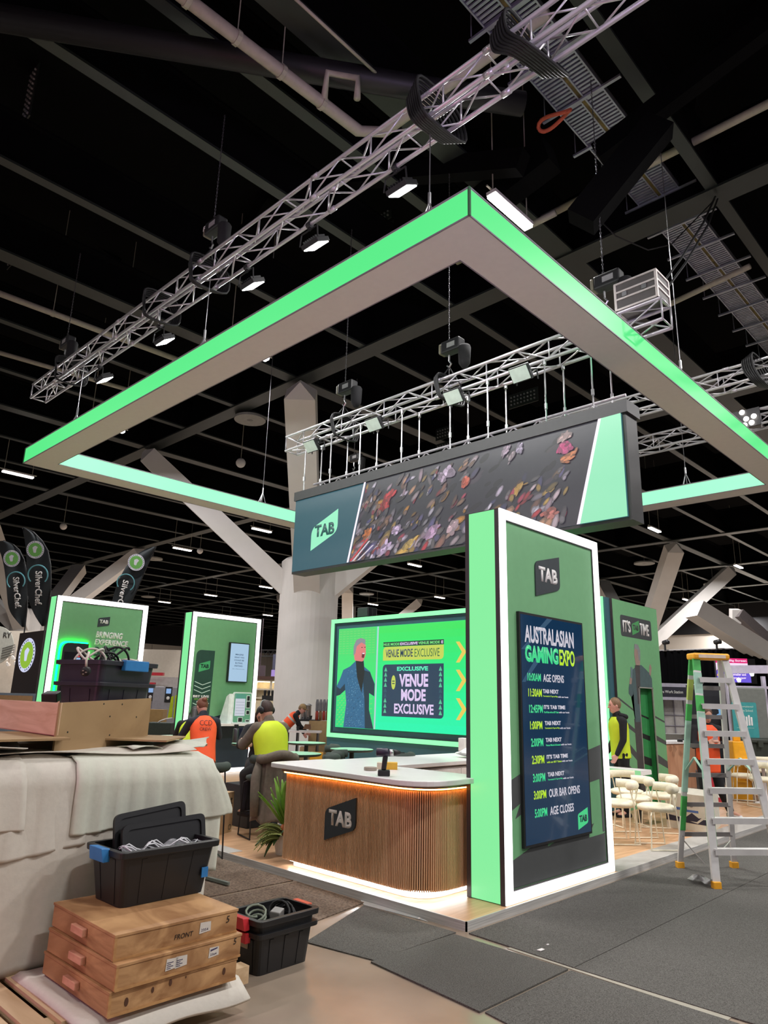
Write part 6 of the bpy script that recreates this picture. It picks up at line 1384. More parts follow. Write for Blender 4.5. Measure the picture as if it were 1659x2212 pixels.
# things on the pair's table
c = onz(535, 1604, 1.0); t = thing('laptop', 'dark open laptop before the seated man', 'laptop', tuple(c)); 
obj('base', MB().obox(c+Zv*.008, CR*.16, CF*.5*.2+V((0, 0, -.5*.2*CF.z)), Zv*.008), M_BLACKP, t); q = c+CF*.08; obj('screen_lid', MB().obox(V((q.x, q.y, c.z+.12)), CR*.16, CU*.11, CF*.006), mat('laptop_navy', rgb(40, 46, 74), .4), t, bevel=.005)
c = onz(508, 1604, 1.0); t = thing('thermos_flask', 'dark steel thermos flask beside the laptop', 'flask', tuple(c)); obj('flask_body', MB().lathe([(.042, 0), (.045, .01), (.045, .2), (.035, .22)], c, 18), mat('thermos', rgb(92, 88, 92), .3, metal=.6), t, smooth=True); obj('flask_lid', MB().lathe([(.036, .22), (.036, .265), (.03, .275)], c, 18), M_BLACK, t)

# ================================================================== background of the hall
GV = 0.0
def fr_at(px, py, d, face='cam'):   # upright sign facing the viewer's side
    o = at(px, py, d)
    if face == 'x': return Fr(o, (0, 1, 0), (0, 0, 1), (1, 0, 0))
    if face == 'y': return Fr(o, (1, 0, 0), (0, 0, 1), (0, -1, 0))
    r = V((CR.x, CR.y, 0)).normalized(); return Fr(o, r, (0, 0, 1), V((r.y, -r.x, 0)))
M_FLAG = mat('flag_black', rgb(34, 40, 44), .8, bump=.1); M_SEAL = mat('seal_green', rgb(104, 168, 84), .6); M_SEALW = mat('seal_white', rgb(206, 206, 214), .6); M_ARC = mat('arc_teal', rgb(96, 160, 170), .6)
def seal(fr, u, v, r, parent, off=.006, sx=1.0, mats=(M_SEALW, M_SEAL)):
    C_ = lambda rr, n=28: [(u+rr*sx*math.cos(2*PI*i/n), v+rr*math.sin(2*PI*i/n)) for i in range(n)]
    s = flat('round_badge', fr, C_(r), mats[0], parent, off, .003); flat('badge_disc', fr, C_(r*.78), mats[1], s, off+.003, .002)
    flat('badge_figure', fr, rounded([(u-.18*r*sx, v-.35*r), (u+.1*r*sx, v-.35*r), (u+.12*r*sx, v), (u+.3*r*sx, v+.3*r), (u, v+.45*r), (u-.3*r*sx, v+.25*r)], r*.08), mats[0], s, off+.005, .002)
    mb = MB()
    for i in range(26):
        if i % 13 in (5, 6): continue
        a = 2*PI*i/26; mb.prism([fr.p(u+(r*.88+dx)*sx*math.cos(a+da), v+(r*.88+dx)*math.sin(a+da), off+.004) for dx, da in ((-r*.05, -.05), (r*.05, -.05), (r*.05, .05), (-r*.05, .05))], fr.N*.001)
    obj('badge_letters', mb, mat('badge_ink', rgb(70, 84, 120), .6), s); return s
def feather_flag(label, d, rows_px, logo_px, arc_px, text_px, base_px):
    """sail shaped cloth on a mast; edges given as photo rows (y, left, right) at the flag's own distance"""
    ctr = at(*base_px, d); t = thing('feather_flag', label, 'flag', (ctr.x, ctr.y, 0))
    dep = lambda j, q: d+.10*math.sin(j*.55+q*3)
    rows = []
    for i, (y, l, r_) in enumerate(rows_px): rows.append([at(l+(r_-l)*j/10, y, dep(j, i*.4)) for j in range(11)])
    o = obj('flag_cloth', MB().grid(rows), M_FLAG, t, smooth=True); s = o.modifiers.new('thickness', 'SOLIDIFY'); s.thickness = .012; sb = o.modifiers.new('soft', 'SUBSURF'); sb.levels = 1; sb.render_levels = 1
    mast = [at(r_, y, d+.02) for y, l, r_ in rows_px][::-1]; low = V((mast[0].x, mast[0].y, 0)); obj('flag_mast', MB().path([low]+mast, .022, 6), M_BLACK, t)
    O = at(logo_px[0], logo_px[1], d-.16); q = at(text_px[0], text_px[1], d-.16); q2 = at(text_px[2], text_px[3], d-.16)
    dn = (q2-q).normalized(); rt = CR-dn*CR.dot(dn); rt.normalize(); f2 = Fr(O, rt, -dn, -CF)
    sc = d/F_PX
    seal(f2, 0, 0, logo_px[2]*sc, o)
    a = at(arc_px[0], arc_px[1], d-.16); au = (a-O).dot(f2.U); av = (a-O).dot(f2.V); R_ = arc_px[2]*sc
    obj('arc_print', MB().path([f2.p(au+R_*math.cos(x), av+R_*math.sin(x), .006) for x in [-.75+i*(PI+1.5)/22 for i in range(23)]], .02, 5), M_ARC, o)
    f3 = Fr(q, rt, -dn, -CF); L = (q2-q).length; hh = text_px[4]*sc
    lettering('SilverChef.', f3, -hh*.5, 0, L, hh, M_LETW, o, off=.006, th=.003, bold=.02, rot=-PI/2); return t
k_ = 5.145
A_ = [(1130+y/k_, l/k_, r_/k_) for y, l, r_ in ((52, 246, 262), (100, 258, 372), (200, 275, 470), (300, 285, 528), (450, 292, 558), (600, 298, 563), (750, 302, 560), (850, 310, 550), (950, 345, 540), (1050, 395, 522), (1150, 468, 502))]
B_ = [(1130+y/k_, l/k_, r_/k_) for y, l, r_ in ((196, -70, 40), (240, -45, 150), (300, -5, 215), (400, 30, 265), (550, 55, 295), (700, 70, 305), (850, 80, 303), (950, 95, 300), (1020, 130, 293), (1080, 180, 286), (1160, 245, 278))]
C_f = [(1100+y/2.9625, l/2.9625, r_/2.9625) for y, l, r_ in ((238, 975, 1000), (270, 895, 985), (330, 828, 955), (400, 785, 925), (460, 755, 900), (520, 735, 875), (590, 715, 843), (680, 700, 800), (760, 715, 765))]
feather_flag('tall black SilverChef feather flag nearest the first tower', 20.5, A_, (393/k_, 1130+295/k_, 19), (422/k_, 1130+575/k_, 21), (432/k_, 1130+535/k_, 428/k_, 1130+915/k_, 15), (505/k_, 1500))
feather_flag('black SilverChef feather flag at the left edge of the picture', 22, B_, (132/k_, 1130+393/k_, 18), (178/k_, 1130+640/k_, 19), (178/k_, 1130+600/k_, 205/k_, 1130+945/k_, 14), (278/k_, 1500))
feather_flag('black SilverChef feather flag rising behind the first tower', 24.5, C_f, (872/2.9625, 1100+340/2.9625, 18), (805/2.9625, 1100+470/2.9625, 18.5), (808/2.9625, 1100+455/2.9625, 748/2.9625, 1100+690/2.9625, 12.5), (740/2.9625, 1450))
# black stand with round badge
fr = fr_at(20, 1545, 17.5, 'x'); o0 = at(15, 1500, 17.5); y0, y1 = at(24, 1500, 17.5).y, at(108, 1500, 18.6).y
yk = at(57, 1415, 17.5).y; a = ony(43, 1368, yk); b = ony(96, 1361, yk); a0 = ony(22, 1520, yk)
t = thing('black_totem', 'black display stand with round green and white badge left of the first tower', 'display stand', ((a.x+b.x)/2, yk, 0))
obj('totem_body', MB().box(a.x, yk, 0, b.x, yk+.5, a.z), mat('totem_brown', rgb(52, 44, 46), .5), t)
fx_ = Fr((0, yk, 0), (1, 0, 0), (0, 0, 1), (0, -1, 0)); c = ony(58, 1415, yk); seal(fx_, c.x, c.z, .42, t, .004, 1.25, (lit('badge_lit_white', rgb(216, 220, 250), .9), lit('badge_lit_green', rgb(150, 196, 60), .85)))
def simple_box(name, label, cat, c, hx, hy, h, m, rz=None, bevel=0, **k):
    r = V((CR.x, CR.y, 0)).normalized(); f_ = V((CF.x, CF.y, 0)).normalized(); c = V(c)
    return tag(obj(name, MB().obox(c+V((0, 0, h/2)), r*hx, f_*hy, V((0, 0, h/2))), m, bevel=bevel), label, cat, **k)
def ground(px, d): c = at(px, 1500, d); return V((c.x, c.y, 0))
def topz(px, py, d): return at(px, py, d).z
BEI = mat('beige_panel', rgb(196, 186, 172), .7, var=.04); GRYP = mat('grey_panel', rgb(150, 148, 150), .6)
# big ornate disc sign and string lamps at far left
fr = fr_at(2, 1395, 26); t = thing('disc_sign', 'large pale disc sign lettered RY, cut by the left edge', 'sign', tuple(fr.O))
flat('disc', fr, [(-.25+.72*math.cos(i*PI/20), .72*math.sin(i*PI/20)) for i in range(40)], mat('disc_pale', rgb(176, 176, 166), .7), t, 0, .05); lettering('RY', fr, .05, .3, .3, .2, mat('disc_ink', rgb(70, 70, 66), .7), t, off=.055, th=.004, bold=.03)
for i in range(5): obj('feather_line', MB().tube(fr.p(.1, -.1-.09*i, .06), fr.p(.55, .05-.09*i, .06), .012, 4), mat('disc_ink', rgb(70, 70, 66), .7), t)
obj('post', MB().tube(fr.p(-.3, -fr.O.z, .0), fr.p(-.3, -.5, .0), .05, 8), GRYP, t)
for i in range(14):
    px = 2+(i*37 % 32)*1.1; py = 1398+(i*53 % 40); c = at(px, py, 27); tt = thing('spot_lamp', ['warm spot lamp of the lamp cluster under the disc sign'][0], 'lamp', tuple(c), group='warm spot lamps under the disc sign')
    obj('shade', MB().lathe([(.03, .1), (.08, 0), (.07, 0), (.02, .09)], c, 8, (.4, -.4, .8)), M_OFFW, tt); obj('bulb', MB().ell(c, (.05, .05, .03), 8, 6), lit('warm_bulb', (1, .72, .5, 1), 6), tt)
    obj('stem', MB().tube(c+V((0, 0, .08)), c+V((0, 0, .5)), .012, 4), GRYP, tt)
c = ground(22, 27.5); simple_box('lamp_frame', 'beige frame wall behind the spot lamps at far left', 'partition', c, 2.2, .1, topz(22, 1360, 27.5), BEI)
c = ground(28, 16.5); simple_box('pin_board', 'grey framed board with tan face behind the pink plywood, far left', 'board', c, .62, .05, topz(28, 1497, 16.5), mat('pin_grey', rgb(110, 124, 136), .6))
r = V((CR.x, CR.y, 0)).normalized(); f_ = V((CF.x, CF.y, 0)).normalized()
tag(obj('notice_sheet', MB().obox(c-f_*.06+V((0, 0, 1.4)), r*.5, f_*.01, V((0, 0, .2))), mat('pin_tan', rgb(156, 122, 84), .8)), 'tan sheet on the grey framed board at far left', 'notice')
# grey service counter wall and vending machines between the towers
c = ground(345, 27); simple_box('partition_wall', 'beige partition seen between the two green towers', 'partition', c, 1.5, .1, topz(345, 1402, 27), BEI)
c = ground(345, 24.5); simple_box('fascia_box', 'pale grey fascia above the grey machines between the towers', 'fascia', c, 1.25, .1, topz(345, 1462, 24.5), mat('fascia_grey', rgb(178, 174, 172), .6))
for px, py, d, w, h, lb in ((339, 1456, 24.2, .23, .1, 'upper red sign block above the grey machines'), (326, 1477, 24.2, .14, .09, 'lower red sign block above the grey machines')):
    c = at(px, py, d); tag(obj('red_sign', MB().obox(c, r*w, f_*.1, V((0, 0, h/2))), mat('sign_red', rgb(190, 44, 56), .5)), lb, 'sign')
for px, d, w, pt, lb in ((325, 21.5, .32, 1482, 'left grey vending machine with small screen between the towers'), (363, 21, .36, 1484, 'right grey vending machine with small screen beside the second tower')):
    c = ground(px, d); t = thing('vending_machine', lb, 'machine', tuple(c)); zt = topz(px, pt, d)
    obj('machine_body', MB().obox(c+V((0, 0, zt/2)), r*w, f_*.3, V((0, 0, zt/2))), mat('machine_grey', rgb(142, 140, 146), .5), t, bevel=.02)
    q = c-f_*.305+r*.1; obj('control_panel', MB().obox(q+V((0, 0, zt-.22)), r*.1, f_*.01, V((0, 0, .22))), M_BLACK, t); obj('display', MB().obox(q-f_*.011+V((0, 0, zt-.12)), r*.07, f_*.004, V((0, 0, .07))), lit('machine_display', rgb(140, 176, 226), .9), t); obj('dial', MB().lathe([(.05, 0), (.04, .015)], q-f_*.01+V((0, 0, zt-.32)), 14, -f_), M_WHITE, t)
c = ground(333, 19.5); simple_box('carton', 'brown carton stacked before the grey machines', 'box', c, .36, .2, topz(333, 1532, 19.5), mat('cardboard_dark', rgb(156, 124, 80), .8))
c = ground(378, 18.5); t = thing('hanging_vest', 'yellow safety vest hanging beside the second tower\'s green edge', 'vest', tuple(at(376, 1540, 18.5)))
obj('vest_cloth', MB().hexa([at(362, 1551, 18.5), at(381, 1551, 18.5), at(381, 1551, 18.6), at(362, 1551, 18.6), at(370, 1505, 18.5), at(386, 1500, 18.5), at(386, 1500, 18.6), at(370, 1505, 18.6)]), YVEST, t); obj('coat_rail', MB().tube((c.x, c.y, 0), at(378, 1495, 18.5), .02, 6), GRYP, t)
c = ground(355, 17); simple_box('dark_crate', 'dark green crate under the white lead beside the second tower', 'crate', c, .3, .25, topz(355, 1560, 17), M_DGR, bevel=.02)
tag(obj('white_lead', MB().path([at(335, 1568, 16.7), at(345, 1558, 16.7), at(358, 1553, 16.7), at(372, 1551, 16.7)], .015, 6), M_WHITE, smooth=True), 'white lead looped on the dark green crate', 'cable')
# lit shelving, banners and screens beyond the second tower
c = ground(577, 30); t = thing('lit_shelving', 'warm lit shelving wall between the second tower and the round column', 'shelves', tuple(c))
zt = topz(577, 1468, 30); WRM = mat('shelf_cream', rgb(226, 210, 176), .6); obj('back_panel', MB().obox(c+V((0, 0, zt/2)), r*.95, f_*.04, V((0, 0, zt/2))), WRM, t)
mb = MB()
for k in range(6): mb.obox(c-f_*.2+V((0, 0, zt-.05-.36*k)), r*.95, f_*.2, V((0, 0, .03)))
obj('shelf_boards', mb, mat('shelf_white', rgb(236, 226, 206), .6), t)
for s in (-.9, -.45, .2, .9): obj('upright', MB().obox(c-f_*.2+r*s+V((0, 0, zt/2)), r*.05, f_*.2, V((0, 0, zt/2))), mat('shelf_white', rgb(236, 226, 206), .6), t)
obj('shelf_light', MB().obox(c-f_*.3+V((0, 0, zt-.1)), r*.85, f_*.02, V((0, 0, .012))), lit('shelf_glow', (1, .86, .6, 1), 10), t)
obj('dark_cornice', MB().obox(c-f_*.25+V((0, 0, zt+.06)), r*1.05, f_*.3, V((0, 0, .07))), mat('cornice_brown', rgb(92, 64, 56), .6), t)
c = ground(580, 26); t = thing('coffee_machine', 'black espresso machine on a shelf beside the round column', 'machine', tuple(at(580, 1508, 26))); q = at(580, 1508, 26)
obj('machine_base', MB().obox(q, r*.22, f_*.15, V((0, 0, .09))), M_BLACK, t)
for s in (-.14, 0, .14): obj('hopper', MB().lathe([(.04, .0), (.06, .16), (.05, .2)], q+r*s+V((0, 0, .08)), 10), M_BLACK, t)
simple_box('bench', 'pale bench under the espresso machine', 'bench', ground(582, 26), .6, .3, topz(580, 1514, 26), WRM)
for px, py, d, w, h, m, lb, nm in ((604, 1433, 36, .35, .45, mat('banner_slate', rgb(72, 74, 96), .6), 'slate blue hanging banner left of the round column', 'hanging_banner'), (561, 1453, 36, .28, .36, mat('banner_plum', rgb(70, 56, 64), .6), 'plum dark banner right of the second tower', 'hanging_banner'), (600, 1461, 34, .32, .3, lit('screen_lilac', rgb(170, 140, 214), .9), 'lilac lit screen left of the round column', 'lit_sign'), (702, 1446, 34, .3, .36, lit('screen_blue', rgb(70, 136, 210), .8), 'blue lit screen between the column and venue screen', 'lit_sign')):
    c = at(px, py, d); tag(obj(nm, MB().obox(c, r*w, f_*.05, V((0, 0, h))).obox(c+V((0, 0, h+1.2)), r*.02, f_*.02, V((0, 0, 1.2))), m), lb, 'banner' if 'banner' in nm else 'sign')
c = ground(705, 32); simple_box('shelf_unit', 'warm lit shelf unit just right of the round column', 'shelves', c, .45, .2, topz(705, 1474, 32), WRM)
# lighting truss far behind, seen under the ceiling
for px0, px1, py, d, lb in ((562, 606, 1418, 40, 'small dark truss far behind, left of the round column'), (700, 716, 1420, 40, 'small dark truss far behind, right of the round column')):
    a, b = at(px0, py, d), at(px1, py, d); t = thing('far_truss', lb, 'truss', tuple(a)); mb = MB().tube(a, b, .04, 5).tube(a+V((0, 0, .35)), b+V((0, 0, .35)), .04, 5); obj('chords', mb, M_BLACK, t); mb = MB()
    for k in range(8): mb.tube(a.lerp(b, k/8)+V((0, 0, .35*(k % 2))), a.lerp(b, (k+1)/8)+V((0, 0, .35*((k+1) % 2))), .02, 4)
    obj('lattice', mb, M_BLACK, t)
# coffee corner before the column
c = at(668, 1556, 19.6); t = thing('buffet_table', 'dark high table carrying coffee urns before the round column', 'table', (c.x, c.y, 0))
obj('table_top', MB().obox((c.x, c.y, c.z), r*.32, f_*.25, V((0, 0, .02))), M_BLACK, t)
for a in (-.3, .28): obj('leg', MB().obox((c.x+r.x*a, c.y+r.y*a, c.z/2), r*.02, f_*.2, V((0, 0, c.z/2))), M_BLACK, t)
for s, lb in ((-.18, 'left steel coffee urn on the dark high table'), (-.03, 'middle steel coffee urn on the dark high table'), ):
    q = V((c.x, c.y, c.z+.02))+r*s; t = thing('coffee_urn', lb, 'urn', tuple(q)); obj('urn_body', MB().lathe([(.07, 0), (.075, .02), (.07, .36), (.09, .38), (.085, .4), (.02, .43)], q, 16), M_STEEL, t, smooth=True); obj('tap', MB().tube(q-f_*.08+V((0, 0, .06)), q-f_*.13+V((0, 0, .05)), .012, 6), M_BLACK, t)
for k in range(4):
    q = at(684+7.5*k, 1556, 19.4); t = thing('syrup_bottle', ['first', 'second', 'third', 'fourth'][k]+' tall pump bottle from the left, beside the venue screen edge', 'bottle', tuple(q)); obj('bottle_body', MB().lathe([(.045, 0), (.045, .2), (.035, .24), (.042, .25), (.042, .46), (.02, .48), (.02, .55)], q, 12), mat('bottle_amber_%d' % (k % 2), rgb(120, 92, 60) if k % 2 else rgb(150, 60, 50), .3), t, smooth=True); obj('pump_cap', MB().lathe([(.045, .25), (.045, .47), (.03, .56)], q, 12), mat('pump_grey', rgb(100, 100, 104), .4), t)
q = at(692, 1570, 19.4); simple_box('drinks_stand', 'tan counter block under the pump bottles', 'counter', V((q.x, q.y, 0)), .3, .2, at(690, 1557, 19.4).z, mat('tan_block', rgb(160, 134, 92), .7))
c = at(655, 1580, 18.0); t = thing('trestle_table', 'white trestle table before the bending man', 'table', (c.x, c.y, 0)); obj('table_top', MB().obox((c.x, c.y, c.z), r*.46, f_*.3, V((0, 0, .02))), M_WHITE, t)
for a in (-.4, .38): obj('leg', MB().obox((c.x+r.x*a, c.y+r.y*a, c.z/2), r*.015, f_*.25, V((0, 0, c.z/2))), M_BLACK, t)
q = at(663, 1575, 17.9); tag(obj('paper_bag', MB().hexa([q+r*a+f_*b for a, b in ((-.1, -.06), (.1, -.06), (.1, .06), (-.1, .06))]+[q+r*a+f_*b+V((0, 0, .12)) for a, b in ((-.05, -.04), (.09, -.04), (.09, .04), (-.05, .04))]), mat('box_brown', rgb(120, 86, 64), .8)), 'open brown pastry box on the white trestle table', 'box')
for px, lb in ((643, 'black takeaway cup on the white trestle table'), (671, 'black cup on the dark high table')):
    q = at(px, 1578 if px < 650 else 1554, 17.9 if px < 650 else 19.4); tag(obj('cup', MB().lathe([(.03, 0), (.042, .1)], q, 12), M_BLACK), lb, 'cup')
q = ground(672, 18.4); simple_box('carton', 'brown carton under the white trestle table', 'box', q, .2, .2, .5, mat('cardboard', rgb(190, 158, 120), .8))
q = ground(690, 17.8); simple_box('yellow_crate', 'yellow plastic crate on the floor by the trestle table', 'crate', q, .16, .15, .42, mat('crate_yellow', rgb(226, 166, 40), .5), bevel=.02)

# ---- right background: curtain, stands, desk, bins
yc = 34.0; a = ony(1405, 1407, yc); b = ony(1655, 1406, yc); mb = MB(); n = 60
rows = [[(a.x+(b.x-a.x)*i/n, yc+.08*math.sin(i*1.7), z) for i in range(n+1)] for z in (0, a.z)]
tag(obj('black_curtain', MB().grid(rows), mat('curtain_black', rgb(7, 7, 9), .95, spec=.05), smooth=True), 'wide black curtain wall behind the ladder top', 'curtain')
tag(obj('curtain_rail', MB().tube((a.x, yc, a.z+.02), (b.x, yc, a.z+.02), .04, 6).tube((a.x, yc, 0), (a.x, yc, a.z), .04, 6).tube((b.x, yc, 0), (b.x, yc, a.z), .04, 6), GRYP), 'pipe frame of the black curtain', 'rail')
for px, lb in ((1437, 'small stage lamp on the curtain, left one'), (1549, 'small stage lamp on the curtain, right one')):
    q = ony(px, 1404, yc-.1); t = thing('stage_lamp', lb, 'stage light', tuple(q)); obj('stand', MB().tube(q, q+V((0, 0, .25)), .05, 6), M_BLACK, t); obj('lamp_head', MB().lathe([(.1, -.15), (.12, .15), (.05, .2)], q+V((.05, 0, .36)), 10, (1, -.4, .1)), M_BLACK, t, smooth=True)
q = at(1588, 1444, 30); fr = fr_at(1548, 1470, 30); t = thing('lit_sign', 'pink and purple lit screen reading Big Screen, behind the ladder', 'sign', tuple(q))
obj('backing', MB().obox(q+V((0, 0, -.1)), r*.85, f_*.06, V((0, 0, .52))), M_BLACK, t); obj('post', MB().obox((q.x, q.y, q.z/2-.2), r*.04, f_*.04, (0, 0, q.z/2-.2)), M_BLACK, t)
fs = Fr(q-f_*.062, r, V((0, 0, 1)), -f_)
flat('screen_top', fs, rect(-.84, .22, .52, .42), lit('sign_pink', rgb(226, 40, 120), 1.0), t, 0, .004); flat('screen_mid', fs, rect(-.84, -.1, .52, .22), lit('sign_white', rgb(250, 226, 250), 1.0), t, 0, .004); flat('screen_low', fs, rect(-.84, -.58, .6, -.1), lit('sign_violet', rgb(110, 90, 220), 1.0), t, 0, .004)
flat('red_shape', fs, [(-.84, -.1), (-.5, .18), (-.3, .1), (-.5, -.1)], lit('sign_red', rgb(240, 60, 110), 1.0), t, .005, .002); flat('orange_shape', fs, [(-.84, -.3), (-.72, -.1), (-.74, -.4)], lit('sign_orange', rgb(250, 180, 110), 1.0), t, .005, .002)
lettering('o.  Big Screen', fs, -.5, .26, .98, .11, lit('sign_white', rgb(250, 226, 250), 1.0), t, off=.005, th=.002, bold=.03)
for k, s in enumerate(('smaller and', 'speed repair')): lettering(s, fs, -.15, -.3-.15*k, .55, .1, lit('sign_white', rgb(250, 226, 250), 1.0), t, off=.005, th=.002, bold=.03)
# navy and white stand behind the presenter wall
d_ = 20.0; zt = topz(1455, 1476, d_); t = thing('work_station_stand', 'white and navy stand lettered Work Station right of the presenter wall', 'stand', tuple(ground(1455, d_))); q = ground(1455, d_)
WHP = mat('stand_lilac_white', rgb(206, 200, 218), .5); NVP = mat('stand_navy', rgb(40, 38, 54), .5)
obj('back_wall', MB().obox(q+f_*.6+V((0, 0, zt/2)), r*.62, f_*.03, V((0, 0, zt/2))), mat('stand_grey_white', rgb(190, 184, 180), .6), t); obj('fascia', MB().obox(q+V((0, 0, zt-.05)), r*.60, f_*.03, V((0, 0, .05))).obox(q+V((0, 0, zt-.42)), r*.60, f_*.03, V((0, 0, .04))), WHP, t); obj('navy_fascia', MB().obox(q-f_*.002+V((0, 0, zt-.24)), r*.60, f_*.03, V((0, 0, .14))), NVP, t)
lettering('Active Work Station', Fr(q-f_*.034+V((0, 0, 0)), r, V((0, 0, 1)), -f_), -.52, zt-.28, .78, .085, M_LETW, t, off=0, th=.003, bold=.03)
for s in (-.58, .58): obj('post', MB().obox(q+r*s+V((0, 0, zt/2)), r*.02, f_*.02, V((0, 0, zt/2))), WHP, t)
mb = MB()
for s in (-.1, .2, .5): mb.obox(q+f_*.55+r*s+V((0, 0, zt*.45)), r*.012, f_*.012, V((0, 0, zt*.4)))
for zz in (.9, 1.2, 1.5): mb.obox(q+f_*.55+r*.2+V((0, 0, zz)), r*.4, f_*.012, V((0, 0, .012)))
obj('rack', mb, mat('rack_lilac', rgb(150, 144, 156), .5), t)
# black panel with pale blue letters
d_ = 17.5; zt = topz(1528, 1481, d_); q = ground(1528, d_); t = thing('display_wall', 'tall black panel with pale blue letters behind the woman with phone', 'panel', tuple(q)); obj('panel', MB().obox(q+V((0, 0, zt/2)), r*.5, f_*.05, V((0, 0, zt/2))), mat('panel_black', rgb(30, 31, 38), .6), t)
lettering('ACE', Fr(q-f_*.051, r, V((0, 0, 1)), -f_), -.32, topz(1528, 1552, d_), .72, .34, lit('panel_blue', rgb(130, 184, 232), .8), t, off=.0, th=.01, bold=.05)
# white framed booth at the right edge
d_ = 16.0; t = thing('white_frame_booth', 'white framed booth with fascia at the right edge', 'stand', tuple(ground(1620, d_))); a = at(1566, 1446, d_); b = at(1720, 1446, d_)
obj('fascia', MB().obox((a+b)/2, (b-a)/2, f_*.05, V((0, 0, .09))), WHP, t); q = ground(1575, d_); zt = a.z-.09
obj('post', MB().obox(q+V((0, 0, zt/2)), r*.05, f_*.05, V((0, 0, zt/2))), WHP, t); q2 = ground(1652, d_+.8); obj('post', MB().obox(q2+V((0, 0, zt/2)), r*.04, f_*.04, V((0, 0, zt/2))), WHP, t)
a2 = at(1576, 1484, d_+.6); b2_ = at(1720, 1487, d_+.6); obj('rear_rail', MB().obox((a2+b2_)/2, (b2_-a2)/2, f_*.03, V((0, 0, .03))), WHP, t)
for px, py in ((1625, 1460), (1597, 1473)): q = at(px, py, d_+.3); obj('spotlight', MB().lathe([(.03, 0), (.05, .06), (.01, .09)], q, 10, (0, -.3, 1)), lit('booth_spot', (1, .97, 1, 1), 10), t, smooth=True)
q = ground(1660, d_+1.0); obj('grey_wall', MB().obox(q+V((0, 0, .95)), r*.95, f_*.03, V((0, 0, .95))), mat('booth_grey', rgb(124, 126, 124), .5), t)
# wheelie bin with teal poster
d_ = 15.2; q = ground(1632, d_); zr = topz(1632, 1598, d_); t = thing('wheelie_bin', 'dark green wheelie bin at the right edge behind the ladder', 'bin', tuple(q)); BINM = mat('bin_green', rgb(50, 54, 46), .5)
obj('bin_body', MB().hexa([q+r*a+f_*b for a, b in ((-.26, -.25), (.26, -.25), (.26, .25), (-.26, .25))]+[q+r*a+f_*b+V((0, 0, zr)) for a, b in ((-.34, -.32), (.34, -.32), (.34, .32), (-.34, .32))]), BINM, t, bevel=.02); obj('bin_rim', MB().obox(q+V((0, 0, zr)), r*.38, f_*.36, V((0, 0, .04))), BINM, t, bevel=.02)
for s in (-.2, .12): obj('lift_lug', MB().obox(q+r*s-f_*.37+V((0, 0, zr-.06)), r*.05, f_*.02, V((0, 0, .06))), BINM, t)
obj('bin_lid', MB().obox(q+f_*.36+V((0, 0, zr+.55)), r*.4, f_*.03, V((0, 0, .55))), mat('lid_grey', rgb(112, 116, 110), .5), t, bevel=.03)
fq = Fr(q+f_*.32+r*-.12, r, V((0, 0, 1)), -f_); t = thing('teal_poster', 'teal poster with white wave logo above the wheelie bin', 'poster', tuple(fq.O+V((0, 0, zr+.05))))
zb, zt2 = zr+.03, topz(1605, 1517, 15.5); flat('poster_sheet', fq, rounded(rect(-.27, zb, .27, zt2), .04), mat('poster_teal', rgb(60, 150, 150), .5), t, 0, .01)
lettering('Issue Complaints?', fq, -.22, zt2-.12, .42, .05, M_PALEG, t, off=.011, th=.002, bold=0); lettering('Problem Solved', fq, -.2, zt2-.2, .38, .05, M_PALEG, t, off=.011, th=.002, bold=0)
for k, (h, dz) in enumerate(((.10, -.03), (.2, 0), (.27, -.02), (.2, .0), (.22, .02), (.18, 0))): flat('wave_bar', fq, rounded(rect(-.15+.053*k, zt2-.40+dz-h/2, -.112+.053*k, zt2-.40+dz+h/2), .018), M_LETW, t, .011, .003)
flat('rule_line', fq, rect(-.2, zt2-.545, .17, zt2-.54), M_PALEG, t, .011, .002)
# yellow janitor bin, desk, red toolbox, printed carton
d_ = 14.2; q = ground(1581, d_); zt = topz(1581, 1588, d_); t = thing('yellow_bin', 'yellow plastic bin behind the ladder at right', 'bin', tuple(q)); YB = mat('bin_yellow', rgb(228, 160, 20), .45)
obj('bin_body', MB().hexa([q+r*a+f_*b for a, b in ((-.13, -.13), (.15, -.13), (.15, .13), (-.13, .13))]+[q+r*a+f_*b+V((0, 0, zt-.1)) for a, b in ((-.16, -.16), (.16, -.16), (.16, .16), (-.16, .16))]), YB, t, bevel=.02); obj('handle', MB().obox(q+V((0, 0, zt-.05)), r*.07, f_*.03, V((0, 0, .05))), YB, t, bevel=.01)
for zz in (.35, .55): obj('rib', MB().obox(q-f_*.15+V((0, 0, zz)), r*.14, f_*.015, V((0, 0, .015))), YB, t)
c = onz(1445, 1705, 0.0); e_ = onz(1508, 1700, 0.0); t = thing('reception_desk', 'oak veneer reception desk with white top right of the presenter wall', 'desk', tuple(c)); dd = (e_-c).normalized(); dp = V((-dd.y, dd.x, 0)); L = (e_-c).length; zt = vz = topz(1470, 1604, (c-CPOS).dot(CF))
obj('desk_body', MB().hexa([c-dd*.4, e_, e_+dp*.5, c-dd*.4+dp*.5]+[p+V((0, 0, zt-.05)) for p in (c-dd*.4, e_, e_+dp*.5, c-dd*.4+dp*.5)]), wood('desk_oak', rgb(206, 156, 122), rgb(184, 132, 100), 1.2, .5, (4, 4, .5), .02), t)
obj('desk_top', MB().hexa([p+V((0, 0, zt-.05)) for p in (c-dd*.42-dp*.03, e_+dd*.03-dp*.03, e_+dd*.03+dp*.52, c-dd*.42+dp*.52)]+[p+V((0, 0, zt)) for p in (c-dd*.42-dp*.03, e_+dd*.03-dp*.03, e_+dd*.03+dp*.52, c-dd*.42+dp*.52)]), M_WHITE, t)
